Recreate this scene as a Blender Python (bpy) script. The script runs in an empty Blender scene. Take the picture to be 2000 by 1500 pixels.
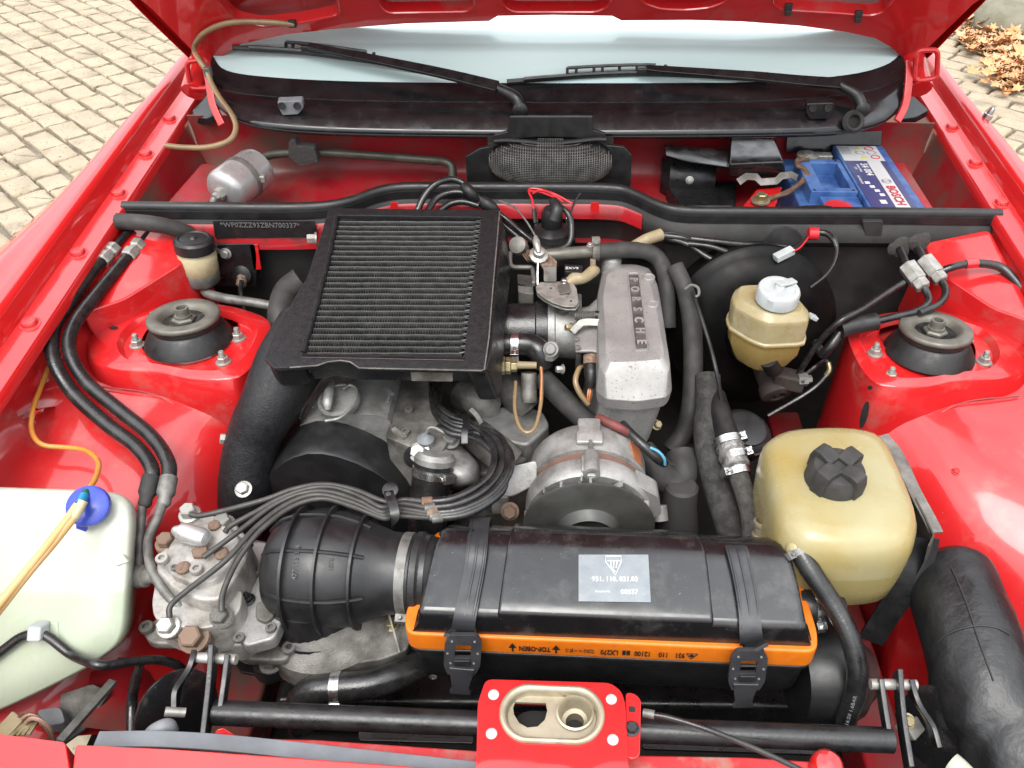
import bpy, bmesh, math, random
from mathutils import Vector as V, Matrix, noise
R = math.radians
random.seed(7)
S = bpy.context.scene
COL = S.collection

# ---------------------------------------------------------------- camera, sky, sun, exposure
CAM = V((0, 0, 1.5)); PITCH = R(40); ROLL = R(.6); FPX = 1618.; CX, CY = 1090., 750.
_U = V((0, math.sin(PITCH), math.cos(PITCH))); FW = V((0, math.cos(PITCH), -math.sin(PITCH)))
RT = V((1, 0, 0))*math.cos(ROLL) + _U*math.sin(ROLL); UP = _U*math.cos(ROLL) - V((1, 0, 0))*math.sin(ROLL)
cd = bpy.data.cameras.new('camera'); cam = bpy.data.objects.new('camera', cd); COL.objects.link(cam)
m = Matrix((RT, UP, -FW)).transposed().to_4x4(); m.translation = CAM; cam.matrix_world = m
cd.sensor_width = 36; cd.lens = 36*FPX/2000; cd.shift_x = -(CX-1000)/2000; cd.clip_start = .01; cd.clip_end = 500
S.camera = cam
W = bpy.data.worlds.new('World'); S.world = W; W.use_nodes = True
nt = W.node_tree; nt.nodes.clear()
out = nt.nodes.new('ShaderNodeOutputWorld'); bg = nt.nodes.new('ShaderNodeBackground')
sky = nt.nodes.new('ShaderNodeTexSky'); sky.sky_type = 'NISHITA'; sky.sun_disc = False
SUN_EL, SUN_ROT = R(62), R(196)
sky.sun_elevation = SUN_EL; sky.sun_rotation = SUN_ROT; sky.dust_density = 4; sky.ozone_density = .6; sky.air_density = 1.2
hs = nt.nodes.new('ShaderNodeHueSaturation'); hs.inputs['Saturation'].default_value = .28; hs.inputs['Value'].default_value = 1.0
tcw = nt.nodes.new('ShaderNodeTexCoord'); nzw = nt.nodes.new('ShaderNodeTexNoise'); nzw.inputs['Scale'].default_value = 2.6; nzw.inputs['Detail'].default_value = 5
rpw = nt.nodes.new('ShaderNodeValToRGB'); rpw.color_ramp.elements[0].position = .36; rpw.color_ramp.elements[1].position = .66
rpw.color_ramp.elements[0].color = (5.2, 5.7, 6.2, 1); rpw.color_ramp.elements[1].color = (13, 13.2, 13.4, 1)
mxw = nt.nodes.new('ShaderNodeMix'); mxw.data_type = 'RGBA'; mxw.inputs[0].default_value = .75
nt.links.new(tcw.outputs['Generated'], nzw.inputs['Vector']); nt.links.new(nzw.outputs[0], rpw.inputs[0])
nt.links.new(sky.outputs[0], hs.inputs['Color']); nt.links.new(hs.outputs[0], mxw.inputs[6]); nt.links.new(rpw.outputs[0], mxw.inputs[7])
sepw = nt.nodes.new('ShaderNodeSeparateXYZ'); grw = nt.nodes.new('ShaderNodeMapRange'); grw.inputs[1].default_value = 0; grw.inputs[2].default_value = 1; grw.inputs[3].default_value = .36; grw.inputs[4].default_value = 1.22
mlw = nt.nodes.new('ShaderNodeMix'); mlw.data_type = 'RGBA'; mlw.blend_type = 'MULTIPLY'; mlw.inputs[0].default_value = 1       # overcast sky: the zenith is about three times the horizon
nt.links.new(tcw.outputs['Generated'], sepw.inputs[0]); nt.links.new(sepw.outputs[2], grw.inputs[0]); nt.links.new(mxw.outputs[2], mlw.inputs[6]); nt.links.new(grw.outputs[0], mlw.inputs[7])
nt.links.new(mlw.outputs[2], bg.inputs[0]); nt.links.new(bg.outputs[0], out.inputs[0])
bg.inputs[1].default_value = .14
sd = bpy.data.lights.new('sun', 'SUN'); sd.energy = 1.3; sd.angle = R(36); sd.color = (1, .965, .91)
so = bpy.data.objects.new('sun', sd); COL.objects.link(so)
az = math.pi/2 - SUN_ROT      # direction towards the sun, matched to the sky's rotation
sdir = V((math.sin(SUN_ROT)*math.cos(SUN_EL), math.cos(SUN_ROT)*math.cos(SUN_EL), math.sin(SUN_EL)))
so.rotation_euler = sdir.to_track_quat('Z', 'Y').to_euler()
S.view_settings.view_transform = 'Standard'; S.view_settings.look = 'None'; S.view_settings.gamma = 1
S.view_settings.exposure = 1.45
try: S.view_settings.use_curve_mapping = False
except Exception: pass

# ---------------------------------------------------------------- placing: a photo pixel met with a plane of the real place
def ray(u, v): return FW + RT*((u-CX)/FPX) + UP*((CY-v)/FPX)
def PP(u, v, p0, n):
    d = ray(u, v); n = V(n); return CAM + d*((V(p0)-CAM).dot(n)/d.dot(n))
def P(u, v, z): return PP(u, v, (0, 0, z), (0, 0, 1))
def PG(u, v, dz=0): return PP(u, v, (0, .874, .862+dz), (0, -.0979, 1))
def PY(u, v, y): return PP(u, v, (0, y, 0), (0, 1, 0))
def PX(u, v, x): return PP(u, v, (x, 0, 0), (1, 0, 0))
def px(p): return (V(p)-CAM).dot(FW)/FPX            # metres per photo pixel at p
def zg(y): return .862+.0979*(y-.874)
def L3(l): return [P(*a) for a in l]

# ---------------------------------------------------------------- curve helpers
def cat(pts, k=6, closed=False):
    pts = [V(p) for p in pts]; n = len(pts); o = []
    if n < 3 and not closed:
        return [pts[0].lerp(pts[1], i/k) for i in range(k+1)]
    for i in range(n if closed else n-1):
        if closed: a, b, c, d = pts[(i-1) % n], pts[i], pts[(i+1) % n], pts[(i+2) % n]
        else:
            b, c = pts[i], pts[i+1]; a = pts[i-1] if i else b*2-c; d = pts[i+2] if i+2 < n else c*2-b
        for j in range(k):
            t = j/k
            o.append(.5*((2*b)+(c-a)*t+(2*a-5*b+4*c-d)*t*t+(3*b-a-3*c+d)*t**3))
    if not closed: o.append(pts[-1])
    return o
def rnd(poly, r, n=4):
    poly = [V(p) for p in poly]; o = []; N = len(poly)
    for i in range(N):
        a, b, c = poly[i-1], poly[i], poly[(i+1) % N]
        rr = r[i] if isinstance(r, (list, tuple)) else r
        d0 = (a-b); d1 = (c-b); q = min(rr, d0.length*.48, d1.length*.48)
        s = b+d0.normalized()*q; e = b+d1.normalized()*q
        for j in range(n+1):
            t = j/n; o.append(s*(1-t)**2 + b*2*t*(1-t) + e*t*t)
    return o
def frame(ax, ref=None):
    ax = V(ax).normalized(); ref = V(ref) if ref else (V((0, 0, 1)) if abs(ax.z) < .9 else V((1, 0, 0)))
    x = ref.cross(ax)
    if x.length < 1e-6: x = V((0, 1, 0)).cross(ax)
    x.normalize(); return x, ax.cross(x), ax
def mat_axis(p, ax, s=1, ref=None):
    x, y, z = frame(ax, ref); M4 = Matrix((x*s, y*s, z*s)).transposed().to_4x4(); M4.translation = V(p); return M4

class MB:
    def __init__(s): s.v = []; s.f = []
    def add(s, vs, fs):
        o = len(s.v); s.v += [V(a) for a in vs]; s.f += [[i+o for i in f] for f in fs]; return s
    def loft(s, loops, cap0=True, cap1=True, closed=True):
        n = len(loops[0]); vs = [p for l in loops for p in l]; fs = []
        for i in range(len(loops)-1):
            for j in range(n if closed else n-1):
                k = (j+1) % n; fs.append([i*n+j, i*n+k, (i+1)*n+k, (i+1)*n+j])
        if cap0: fs.append(list(range(n))[::-1])
        if cap1: fs.append([(len(loops)-1)*n+j for j in range(n)])
        return s.add(vs, fs)
    def grid(s, rows): return s.loft(rows, False, False, False)
    def tube(s, pts, r, n=10, k=6, cap=True, closed=False, flat=None):
        """smooth tube through pts; r a number or a list along pts"""
        P0 = [V(p) for p in pts]
        Q = cat(P0, k, closed) if k else P0
        N = len(Q)
        if isinstance(r, (list, tuple)):
            rr = []
            for i in range(N):
                t = i/(N-1)*(len(r)-1); a = min(int(t), len(r)-2); rr.append(r[a]+(r[a+1]-r[a])*(t-a))
        else: rr = [r]*N
        loops = []; x = None
        for i in range(N):
            if closed: t = Q[(i+1) % N]-Q[i-1]
            else: t = Q[min(i+1, N-1)]-Q[max(i-1, 0)]
            if t.length < 1e-9: t = V((0, 0, 1))
            t.normalize()
            if x is None: x = frame(t)[0]
            x = x-t*x.dot(t)
            if x.length < 1e-6: x = frame(t)[0]
            x.normalize(); y = t.cross(x)
            loops.append([Q[i]+(x*math.cos(a)+y*math.sin(a))*rr[i] for a in [2*math.pi*j/n for j in range(n)]])
        if closed: loops.append(loops[0]); cap = False
        return s.loft(loops, cap, cap)
    def lathe(s, p, ax, prof, n=24, ref=None, cap0=True, cap1=True, ph=0, rad=None):
        x, y, z = frame(ax, ref); p = V(p); loops = []
        for r, h in prof:
            loops.append([p+z*h+(x*math.cos(a)+y*math.sin(a))*r*(rad(a, h) if rad else 1) for a in [ph+2*math.pi*j/n for j in range(n)]])
        return s.loft(loops, cap0, cap1)
    def prism(s, pts, vec, scale=1):
        pts = [V(p) for p in pts]; vec = V(vec)
        nrm = V((0, 0, 0))
        for i in range(len(pts)): nrm += (pts[i]-pts[0]).cross(pts[(i+1) % len(pts)]-pts[0])
        if nrm.dot(vec) > 0: pts = pts[::-1]
        c = sum(pts, V((0, 0, 0)))/len(pts)
        low = [c+(p-c)*scale+vec for p in pts]
        return s.loft([low, pts], True, True)
    def box(s, c, size, rot=None):
        hx, hy, hz = size[0]/2, size[1]/2, size[2]/2; c = V(c)
        vs = [V((a*hx, b*hy, d*hz)) for d in (-1, 1) for b in (-1, 1) for a in (-1, 1)]
        if rot: vs = [rot @ q for q in vs]
        return s.add([c+q for q in vs], [[0, 2, 3, 1], [4, 5, 7, 6], [0, 1, 5, 4], [2, 6, 7, 3], [0, 4, 6, 2], [1, 3, 7, 5]])
    def bar(s, a, b, w, h, up=(0, 0, 1)):
        a, b = V(a), V(b); z = (b-a).normalized(); x = V(up).cross(z).normalized(); y = z.cross(x)
        L = [[q+x*i*w/2+y*j*h/2 for i, j in ((-1, -1), (1, -1), (1, 1), (-1, 1))] for q in (a, b)]
        return s.loft(L)
    def strip(s, pts, w, th, up, k=6):
        """flat strap following pts, w wide across, th thick; up(i)->normal or a vector"""
        Q = cat(pts, k); N = len(Q); loops = []
        for i in range(N):
            t = (Q[min(i+1, N-1)]-Q[max(i-1, 0)]).normalized()
            u = up(i/(N-1)) if callable(up) else V(up)
            x = t.cross(u).normalized(); u2 = x.cross(t)
            ww = w(i/(N-1)) if callable(w) else w
            loops.append([Q[i]+x*a*ww/2+u2*b*th for a, b in ((-1, 0), (1, 0), (1, 1), (-1, 1))])
        return s.loft(loops)
    def solid(s, th):
        """thickness for an open sheet: copy pushed along vertex normals, rims closed"""
        n = len(s.v); nr = [V((0, 0, 0)) for _ in s.v]; ec = {}
        for f in s.f:
            a = (s.v[f[1]]-s.v[f[0]]).cross(s.v[f[2]]-s.v[f[0]])+(s.v[f[-1]]-s.v[f[0]]).cross(s.v[f[0]]-s.v[f[1]])*-1
            a = (s.v[f[2]]-s.v[f[0]]).cross(s.v[f[-1]]-s.v[f[1]]) if len(f) > 3 else (s.v[f[1]]-s.v[f[0]]).cross(s.v[f[2]]-s.v[f[0]])
            for i in range(len(f)):
                nr[f[i]] += a; e = (f[i], f[(i+1) % len(f)]); ec[e] = 1
        nv = [s.v[i]-nr[i].normalized()*th if nr[i].length > 0 else s.v[i] for i in range(n)]
        fs = [list(f) for f in s.f] + [[i+n for i in f[::-1]] for f in s.f]
        for (a, b) in ec:
            if (b, a) not in ec: fs.append([b, a, a+n, b+n])
        s.v = s.v+nv; s.f = fs; return s
    def mirror(s):
        q = MB(); q.v = [V((-a.x, a.y, a.z)) for a in s.v]; q.f = [f[::-1] for f in s.f]; return q
    def join(s, o): return s.add(o.v, o.f)

OFF = {}
def tagp(o, label=None, cat=None, group=None, kind=None):
    if label: o['label'] = label
    if cat: o['category'] = cat
    if group: o['group'] = group
    if kind: o['kind'] = kind
    return o
def thing(name, loc, label, cat, group=None):
    o = bpy.data.objects.new(name, None); COL.objects.link(o); o.location = V(loc); o.empty_display_size = .02
    OFF[o.name] = V(loc); return tagp(o, label, cat, group)
def mesh_of(name, mb, off, mat, angle=38, smooth=True):
    me = bpy.data.meshes.new(name); me.from_pydata([tuple(p-off) for p in mb.v], [], mb.f); me.update()
    if smooth:
        me.polygons.foreach_set('use_smooth', [True]*len(me.polygons))
        try: me.set_sharp_from_angle(angle=R(angle))
        except Exception: pass
    if mat: me.materials.append(mat)
    return me
def build(name, mb, mat, parent=None, bevel=0, seg=2, sub=0, angle=38, smooth=True, label=None, cat=None, group=None, kind=None, fix=True, bang=30, wn=False):
    if parent: off = OFF[parent.name]
    else:
        n = len(mb.v); c = sum(mb.v, V((0, 0, 0)))/n; off = V((c.x, c.y, min(p.z for p in mb.v)))
    me = mesh_of(name, mb, off, mat, angle, smooth)
    if fix:
        bm = bmesh.new(); bm.from_mesh(me); bmesh.ops.recalc_face_normals(bm, faces=bm.faces[:]); bm.to_mesh(me); bm.free()
    o = bpy.data.objects.new(name, me); COL.objects.link(o)
    if parent: o.parent = parent
    else: o.location = off
    OFF[o.name] = off
    if bevel:
        b = o.modifiers.new('bevel', 'BEVEL'); b.width = bevel; b.segments = seg; b.limit_method = 'ANGLE'; b.angle_limit = R(bang); b.harden_normals = False
        me.polygons.foreach_set('use_smooth', [True]*len(me.polygons))
        try:
            w = o.modifiers.new('wn', 'WEIGHTED_NORMAL'); w.keep_sharp = False
        except Exception: pass
        at = me.attributes.get('sharp_edge')
        if at: me.attributes.remove(at)
    if sub:
        b = o.modifiers.new('sub', 'SUBSURF'); b.levels = sub; b.render_levels = sub
    return tagp(o, label, cat, group, kind)
def inst(name, me, M4, parent, label=None):
    o = bpy.data.objects.new(name, me); COL.objects.link(o); o.parent = parent
    o.matrix_basis = Matrix.Translation(-OFF[parent.name]) @ M4; OFF[o.name] = V(M4.translation)
    if label: o['label'] = label
    return o
_BM = {}
def bolt(parent, p, ax, r, mat, kind='hex', name='bolt', label=None, h=1.0, ref=None):
    """r = washer radius; unit meshes shared"""
    key = (kind, mat.name, h)
    if key not in _BM:
        b = MB()
        if kind == 'hex':
            b.lathe((0, 0, 0), (0, 0, 1), [(1, 0), (1, .16*h), (.9, .2*h)], 18)
            b.lathe((0, 0, 0), (0, 0, 1), [(.74, .18*h), (.74, .8*h), (.62, .9*h)], 6)
        elif kind == 'stud':
            b.lathe((0, 0, 0), (0, 0, 1), [(1, 0), (1, .18), (.9, .24)], 18)
            b.lathe((0, 0, 0), (0, 0, 1), [(.72, .2), (.72, .85), (.62, .95)], 6)
            b.lathe((0, 0, 0), (0, 0, 1), [(.4, .9), (.36, .95), (.4, 1.1), (.36, 1.2), (.4, 1.3), (.36, 1.4), (.38, 1.6), (.3, 1.75)], 12)
        elif kind == 'rivet':
            b.lathe((0, 0, 0), (0, 0, 1), [(1, 0), (.98, .12), (.7, .3), (.36, .36), (.3, .26), (.05, .24)], 18)
        elif kind == 'allen':
            b.lathe((0, 0, 0), (0, 0, 1), [(1, 0), (1, .7), (.92, .8), (.5, .8), (.5, .3), (.02, .3)], 18)
        elif kind == 'screw':
            b.lathe((0, 0, 0), (0, 0, 1), [(1, 0), (1, .3), (.75, .55), (.3, .6)], 16)
            b.box((0, 0, .6), (1.3, .22, .1))
        elif kind == 'round':
            b.lathe((0, 0, 0), (0, 0, 1), [(1.35, 0), (1.35, .12), (1.0, .2), (1, .5), (.85, .75), (.5, .82)], 20)
        _BM[key] = mesh_of(name, b, V((0, 0, 0)), mat, 35)
    return inst(name, _BM[key], mat_axis(p, ax, r, ref), parent, label)
def hose_clamp(parent, p, ax, r, w, mat, sdir=(0, 0, 1), name='hose_clamp', sub=True):
    """worm drive band: ring with slots, screw housing on the sdir side"""
    b = MB(); ax = V(ax).normalized(); p = V(p)
    b.lathe(p-ax*w/2, ax, [(r, 0), (r+.0012, .0002), (r+.0012, w-.0002), (r, w)], 28)
    x = (V(sdir)-ax*V(sdir).dot(ax)).normalized(); t = ax.cross(x)
    for i in range(16):
        a = .25+i*.09; d = x*math.cos(a)+t*math.sin(a); tt = ax.cross(d)
        c = p+d*(r+.0013)
        b.loft([[c+ax*i2*w*.32+tt*j*.0006+d*q for i2, j in ((-1, -1), (1, -1), (1, 1), (-1, 1))] for q in (0, .0005)])
    o = build(name, b, mat, parent)
    s = MB(); c = p+x*(r+w*.42)
    s.loft([[c+t*d+ax*i*w*.55+x*j*w*.4 for i, j in ((-1, -1), (1, -1), (1, 1), (-1, 1))] for d in (-w*.7, w*.7)])
    s.lathe(c+t*w*.6, t, [(w*.42, 0), (w*.42, w*.45), (w*.3, w*.55)], 6)
    s.lathe(c-t*w*1.2, t, [(w*.22, 0), (w*.22, w*.6)], 8)
    build('clamp_screw', s, mat, o, bevel=.0004)
    return o
_FC = {}
def text_mb(s, size, depth=.0003, bold=0, align='CENTER', sx=1):
    c = bpy.data.curves.new('t', 'FONT'); c.body = s; c.size = size; c.extrude = depth; c.align_x = align; c.align_y = 'CENTER'; c.offset = bold; c.resolution_u = 2
    o = bpy.data.objects.new('t', c); COL.objects.link(o); bpy.context.view_layer.update()
    me = bpy.data.meshes.new_from_object(o.evaluated_get(bpy.context.evaluated_depsgraph_get()))
    b = MB(); b.v = [V((q.co.x*sx, q.co.y, q.co.z)) for q in me.vertices]; b.f = [list(q.vertices) for q in me.polygons]
    bpy.data.objects.remove(o); bpy.data.meshes.remove(me); return b
def text(name, s, size, o, x, y, mat, parent, depth=.0003, bold=0, align='CENTER', label=None, sx=1):
    """text lying in the plane through o spanned by x (reading direction) and y (up of letters)"""
    t = text_mb(s, size, depth, bold, align, sx); x = V(x).normalized(); z = x.cross(V(y)).normalized(); y = z.cross(x); o = V(o)
    b = MB(); b.v = [o+x*q.x+y*q.y+z*(q.z+depth) for q in t.v]; b.f = t.f
    return build(name, b, mat, parent, smooth=False, fix=False, label=label)

# ---------------------------------------------------------------- materials
KB, KM = .60, .72      # base colour scales, lowered against the exposure so sky reflections stand out more
def M(name, col, rough=.5, metal=0, col2=None, vs=30, lo=.4, hi=.65, bump=0, bs=150, coat=0, crough=.04, spec=.5, sss=0, trans=0,
      dust=None, ds=14, dlo=.5, dhi=.75, rv=.12, alpha=1, ior=1.45, emis=None, spk=None, spks=400, spklo=.66, det=4, cbump=0, updust=None, level=None):
    kk = KB if metal < .3 else KM
    col = tuple(q*kk for q in col); col2 = col2 and tuple(q*kk for q in col2); dust = dust and tuple(q*kk for q in dust); spk = spk and tuple(q*kk for q in spk)
    m = bpy.data.materials.new(name); m.use_nodes = True; nt = m.node_tree; N = nt.nodes; Lk = nt.links.new
    b = N['Principled BSDF']
    b.inputs['Metallic'].default_value = metal; b.inputs['Roughness'].default_value = rough
    b.inputs['Specular IOR Level'].default_value = spec; b.inputs['IOR'].default_value = ior
    b.inputs['Coat Weight'].default_value = coat; b.inputs['Coat Roughness'].default_value = crough
    b.inputs['Transmission Weight'].default_value = trans
    if sss:
        b.inputs['Subsurface Weight'].default_value = sss; b.inputs['Subsurface Radius'].default_value = (.02, .018, .01); b.inputs['Subsurface Scale'].default_value = .6
    b.inputs['Alpha'].default_value = alpha
    tc = N.new('ShaderNodeTexCoord'); vec = tc.outputs['Object']
    def nz(sc, d=4, r=.55):
        n = N.new('ShaderNodeTexNoise'); n.inputs['Scale'].default_value = sc; n.inputs['Detail'].default_value = d; n.inputs['Roughness'].default_value = r
        Lk(vec, n.inputs['Vector']); return n.outputs[0]
    def ramp(x, a, c):
        n = N.new('ShaderNodeMapRange'); n.inputs[1].default_value = a; n.inputs[2].default_value = c; Lk(x, n.inputs[0]); return n.outputs[0]
    def mix(f, a, c):
        n = N.new('ShaderNodeMix'); n.data_type = 'RGBA'; Lk(f, n.inputs[0])
        for i, q in ((6, a), (7, c)):
            if hasattr(q, 'default_value'): Lk(q, n.inputs[i])
            else: n.inputs[i].default_value = (*q, 1)
        return n.outputs[2]
    c = None
    if col2: c = mix(ramp(nz(vs, det), lo, hi), col, col2)
    if spk: c = mix(ramp(nz(spks, 2), spklo, spklo+.06), c or col, spk)
    if dust: c = mix(ramp(nz(ds, 6, .65), dlo, dhi), c or col, dust)
    if updust:
        g = N.new('ShaderNodeNewGeometry'); sp = N.new('ShaderNodeSeparateXYZ'); Lk(g.outputs['Normal'], sp.inputs[0])
        q = N.new('ShaderNodeMath'); q.operation = 'MULTIPLY'; Lk(ramp(sp.outputs[2], .2, .95), q.inputs[0]); Lk(ramp(nz(ds*1.7, 6, .7), .3, .75), q.inputs[1])
        c = mix(q.outputs[0], c or col, updust)
    if level:      # fluid seen through the wall, up to a height of the vessel
        sz = N.new('ShaderNodeSeparateXYZ'); Lk(vec, sz.inputs[0]); lv = N.new('ShaderNodeMapRange'); lv.inputs[1].default_value = level[0]+.0015; lv.inputs[2].default_value = level[0]-.0015; lv.inputs[3].default_value = 0; lv.inputs[4].default_value = .85
        Lk(sz.outputs[2], lv.inputs[0]); c = mix(lv.outputs[0], c or col, tuple(q*kk for q in level[1]))
    if c is not None: Lk(c, b.inputs['Base Color'])
    else: b.inputs['Base Color'].default_value = (*col, 1)
    if rv:
        n = N.new('ShaderNodeMapRange'); n.inputs[1].default_value = .3; n.inputs[2].default_value = .7
        n.inputs[3].default_value = max(0, rough-rv); n.inputs[4].default_value = min(1, rough+rv); Lk(nz(vs*1.3+5, 5), n.inputs[0]); Lk(n.outputs[0], b.inputs['Roughness'])
    if bump:
        n = N.new('ShaderNodeBump'); n.inputs['Strength'].default_value = 1; n.inputs['Distance'].default_value = bump; Lk(nz(bs, 5), n.inputs['Height']); Lk(n.outputs[0], b.inputs['Normal'])
    if cbump:
        n = N.new('ShaderNodeBump'); n.inputs['Strength'].default_value = 1; n.inputs['Distance'].default_value = cbump; Lk(nz(9, 2), n.inputs['Height']); Lk(n.outputs[0], b.inputs['Coat Normal'])
    return m
RED = (.74, .0175, .019)
m_red = M('red_paint', RED, .32, coat=1, crough=.03, spec=.3, rv=.05, cbump=.0012)
m_redw = M('red_paint_inner', (.70, .0175, .020), .35, coat=.8, crough=.07, spec=.3, rv=.08, cbump=.0015, dust=(.34, .20, .165), ds=13, dlo=.54, dhi=.92, spk=(.75, .30, .26), spks=420, spklo=.735)
m_redd = M('red_paint_dust_and_shade', (.42, .012, .02), .5, coat=.25, crough=.25, spec=.3, dust=(.13, .10, .075), ds=7, dlo=.44, dhi=.66)
m_blk = M('black_rubber', (.012, .012, .013), .48, col2=(.022, .021, .02), vs=60, bump=.0002, bs=500)
m_hose = M('hose_rubber', (.013, .013, .014), .28, spec=.6, col2=(.03, .029, .028), vs=45, bump=.00025, bs=350, dust=(.06, .055, .05), ds=25, dlo=.58, dhi=.85)
m_hosed = M('hose_rubber_dusty', (.03, .029, .028), .7, col2=(.055, .052, .048), vs=40, bump=.0003, bs=300)
m_bplas = M('black_plastic', (.014, .014, .015), .4, col2=(.022, .022, .023), vs=40, bump=.00012, bs=700)
m_bpl2 = M('black_plastic_gloss', (.010, .010, .011), .2, col2=(.018, .018, .02), vs=30, spec=.6, dust=(.05, .05, .05), ds=30, dlo=.6, dhi=.85)
m_bpnt = M('black_paint_gloss', (.011, .0112, .0122), .23, spec=.7, col2=(.013, .013, .014), vs=25, dust=(.075, .072, .068), ds=30, dlo=.52, dhi=.82, spk=(.16, .16, .16), spks=300, spklo=.715)
m_bsat = M('black_paint_satin', (.011, .011, .012), .33, col2=(.02, .02, .021), vs=50, bump=.0002, bs=260, dust=(.055, .05, .046), ds=20, dlo=.58, dhi=.85)
m_crkl = M('black_crackle', (.012, .012, .0135), .5, spec=.35, col2=(.02, .02, .022), vs=130, bump=.0008, bs=420, rv=.1)
m_bulk = M('bulkhead_sound_deadening', (.022, .021, .02), .62, col2=(.04, .038, .036), vs=14, bump=.0006, bs=60, dust=(.06, .053, .048), ds=8, dlo=.5, dhi=.8)
m_alu = M('cast_aluminium', (.46, .455, .44), .48, .5, col2=(.28, .275, .26), vs=28, bump=.0006, bs=700, dust=(.13, .118, .10), ds=24, dlo=.47, dhi=.76, spk=(.55, .54, .52), spks=900, spklo=.62)
m_plen = M('plenum_aluminium', (.40, .39, .375), .45, .4, col2=(.31, .30, .288), vs=18, bump=.0005, bs=900, spk=(.12, .11, .10), spks=330, spklo=.645)
m_alud = M('dirty_aluminium', (.32, .305, .28), .6, .45, col2=(.15, .142, .128), vs=30, bump=.0007, bs=500, dust=(.07, .062, .052), ds=16, dlo=.42, dhi=.72)
m_kjet = M('cast_zinc', (.50, .48, .445), .48, .35, col2=(.33, .31, .28), vs=38, bump=.0005, bs=600, dust=(.17, .145, .115), ds=30, dlo=.46, dhi=.72)
m_zinc = M('zinc_plate', (.46, .45, .42), .36, .5, col2=(.30, .285, .25), vs=80)
m_steel = M('bright_steel', (.62, .62, .61), .25, .95, col2=(.42, .41, .4), vs=90)
m_yzinc = M('yellow_passivated', (.48, .40, .22), .38, .75, col2=(.30, .25, .15), vs=90)
m_rust = M('rusty_bolt', (.18, .10, .066), .7, .3, col2=(.29, .22, .165), vs=160, bump=.0003, bs=600)
m_pipe = M('dusty_steel_pipe', (.22, .215, .20), .55, .45, col2=(.12, .115, .105), vs=60, bump=.0002, bs=400)
m_silv = M('silver_canister', (.62, .62, .61), .34, .6, col2=(.48, .48, .47), vs=26, dust=(.3, .28, .26), ds=30, dlo=.6, dhi=.9)
m_cop = M('copper_windings', (.22, .125, .095), .6, .3, col2=(.17, .10, .08), vs=50)
m_tankw = M('milky_plastic', (.62, .65, .55), .30, col2=(.54, .56, .43), level=(.125, (.50, .56, .42)), vs=9, sss=.25, spec=.45, dust=(.46, .35, .20), ds=9, dlo=.62, dhi=.95, bump=.0004, bs=25)
m_tanky = M('yellowed_plastic', (.45, .40, .22), .24, col2=(.40, .30, .10), level=(.062, (.37, .30, .115)), vs=9, sss=.2, spec=.5, dust=(.46, .41, .22), ds=7, dlo=.5, dhi=.8, bump=.0003, bs=30)
m_resy = M('reservoir_plastic', (.44, .38, .22), .25, col2=(.36, .28, .13), level=(.038, (.36, .235, .065)), vs=22, sss=.2, spec=.5, dust=(.50, .45, .32), ds=24, dlo=.5, dhi=.8)
m_resc = M('cream_plastic', (.62, .54, .34), .35, col2=(.52, .43, .24), vs=40, sss=.15)
m_whpl = M('white_plastic', (.56, .60, .60), .35, col2=(.48, .52, .52), vs=60, sss=.1)
m_blue = M('blue_plastic', (.085, .19, .46), .38, col2=(.035, .10, .33), vs=40, bump=.0001, bs=500, dust=(.16, .2, .3), ds=30, dlo=.6, dhi=.9)
m_bluec = M('blue_cap_plastic', (.05, .09, .55), .3, col2=(.04, .07, .45), vs=50)
m_servo = M('servo_shaded_black', (.005, .005, .005), .4, spec=.14, col2=(.008, .0075, .007), vs=20, dust=(.018, .014, .012), ds=9, dlo=.5, dhi=.75)  # black taken darker to stand in for the shade around the servo
m_org = M('orange_rubber', (.90, .22, .01), .45, col2=(.80, .19, .012), vs=60)
m_orgt = M('orange_tube', (.75, .33, .07), .3, col2=(.66, .25, .04), vs=30, sss=.2)
m_orgp = M('pale_orange_tube', (.78, .50, .22), .35, col2=(.72, .42, .16), vs=20, sss=.2)
m_clr = M('yellowed_clear_tube', (.36, .25, .13), .3, col2=(.27, .17, .09), vs=16, sss=.1)
m_tan = M('tan_sleeve', (.42, .34, .20), .5, col2=(.33, .26, .15), vs=40)
m_braid = M('fabric_braid', (.10, .095, .085), .85, col2=(.05, .048, .044), vs=120, bump=.001, bs=380)
m_foam = M('insulation_foam', (.035, .034, .032), .95, col2=(.075, .072, .066), vs=90, bump=.0016, bs=260)
m_gold = M('gold_zinc_plate', (.50, .44, .32), .42, .6, col2=(.34, .29, .2), vs=25, dust=(.16, .14, .11), ds=30, dlo=.55, dhi=.8)
m_vinyl = M('black_vinyl', (.012, .012, .013), .42, col2=(.022, .022, .023), vs=18, bump=.0035, bs=26, spec=.55)
m_gcup = M('strut_cup_metal', (.19, .182, .155), .5, .45, col2=(.12, .113, .094), vs=30, bump=.0003, bs=500, dust=(.26, .23, .18), ds=20, dlo=.5, dhi=.8)
m_wred = M('red_wire', (.65, .02, .03), .4); m_wbrn = M('brown_wire', (.12, .06, .035), .6, col2=(.2, .11, .06), vs=80)
m_worg = M('orange_wire', (.75, .25, .08), .45); m_wblu = M('light_blue_wire', (.12, .42, .6), .4)
m_wpale = M('pale_pink_wire', (.55, .33, .24), .5)
m_white = M('white_print', (.80, .80, .80), .5, rv=0); m_bprt = M('black_print', (.02, .018, .016), .5, rv=0)
m_foil = M('silver_foil_label', (.28, .31, .33), .38, .2, col2=(.24, .265, .285), vs=70, bump=.0002, bs=300)
m_nav = M('navy_print', (.05, .06, .19), .35, rv=.03); m_prred = M('red_print', (.62, .02, .03), .4, rv=0); m_prgry = M('grey_print', (.35, .36, .38), .5, rv=0)
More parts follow.
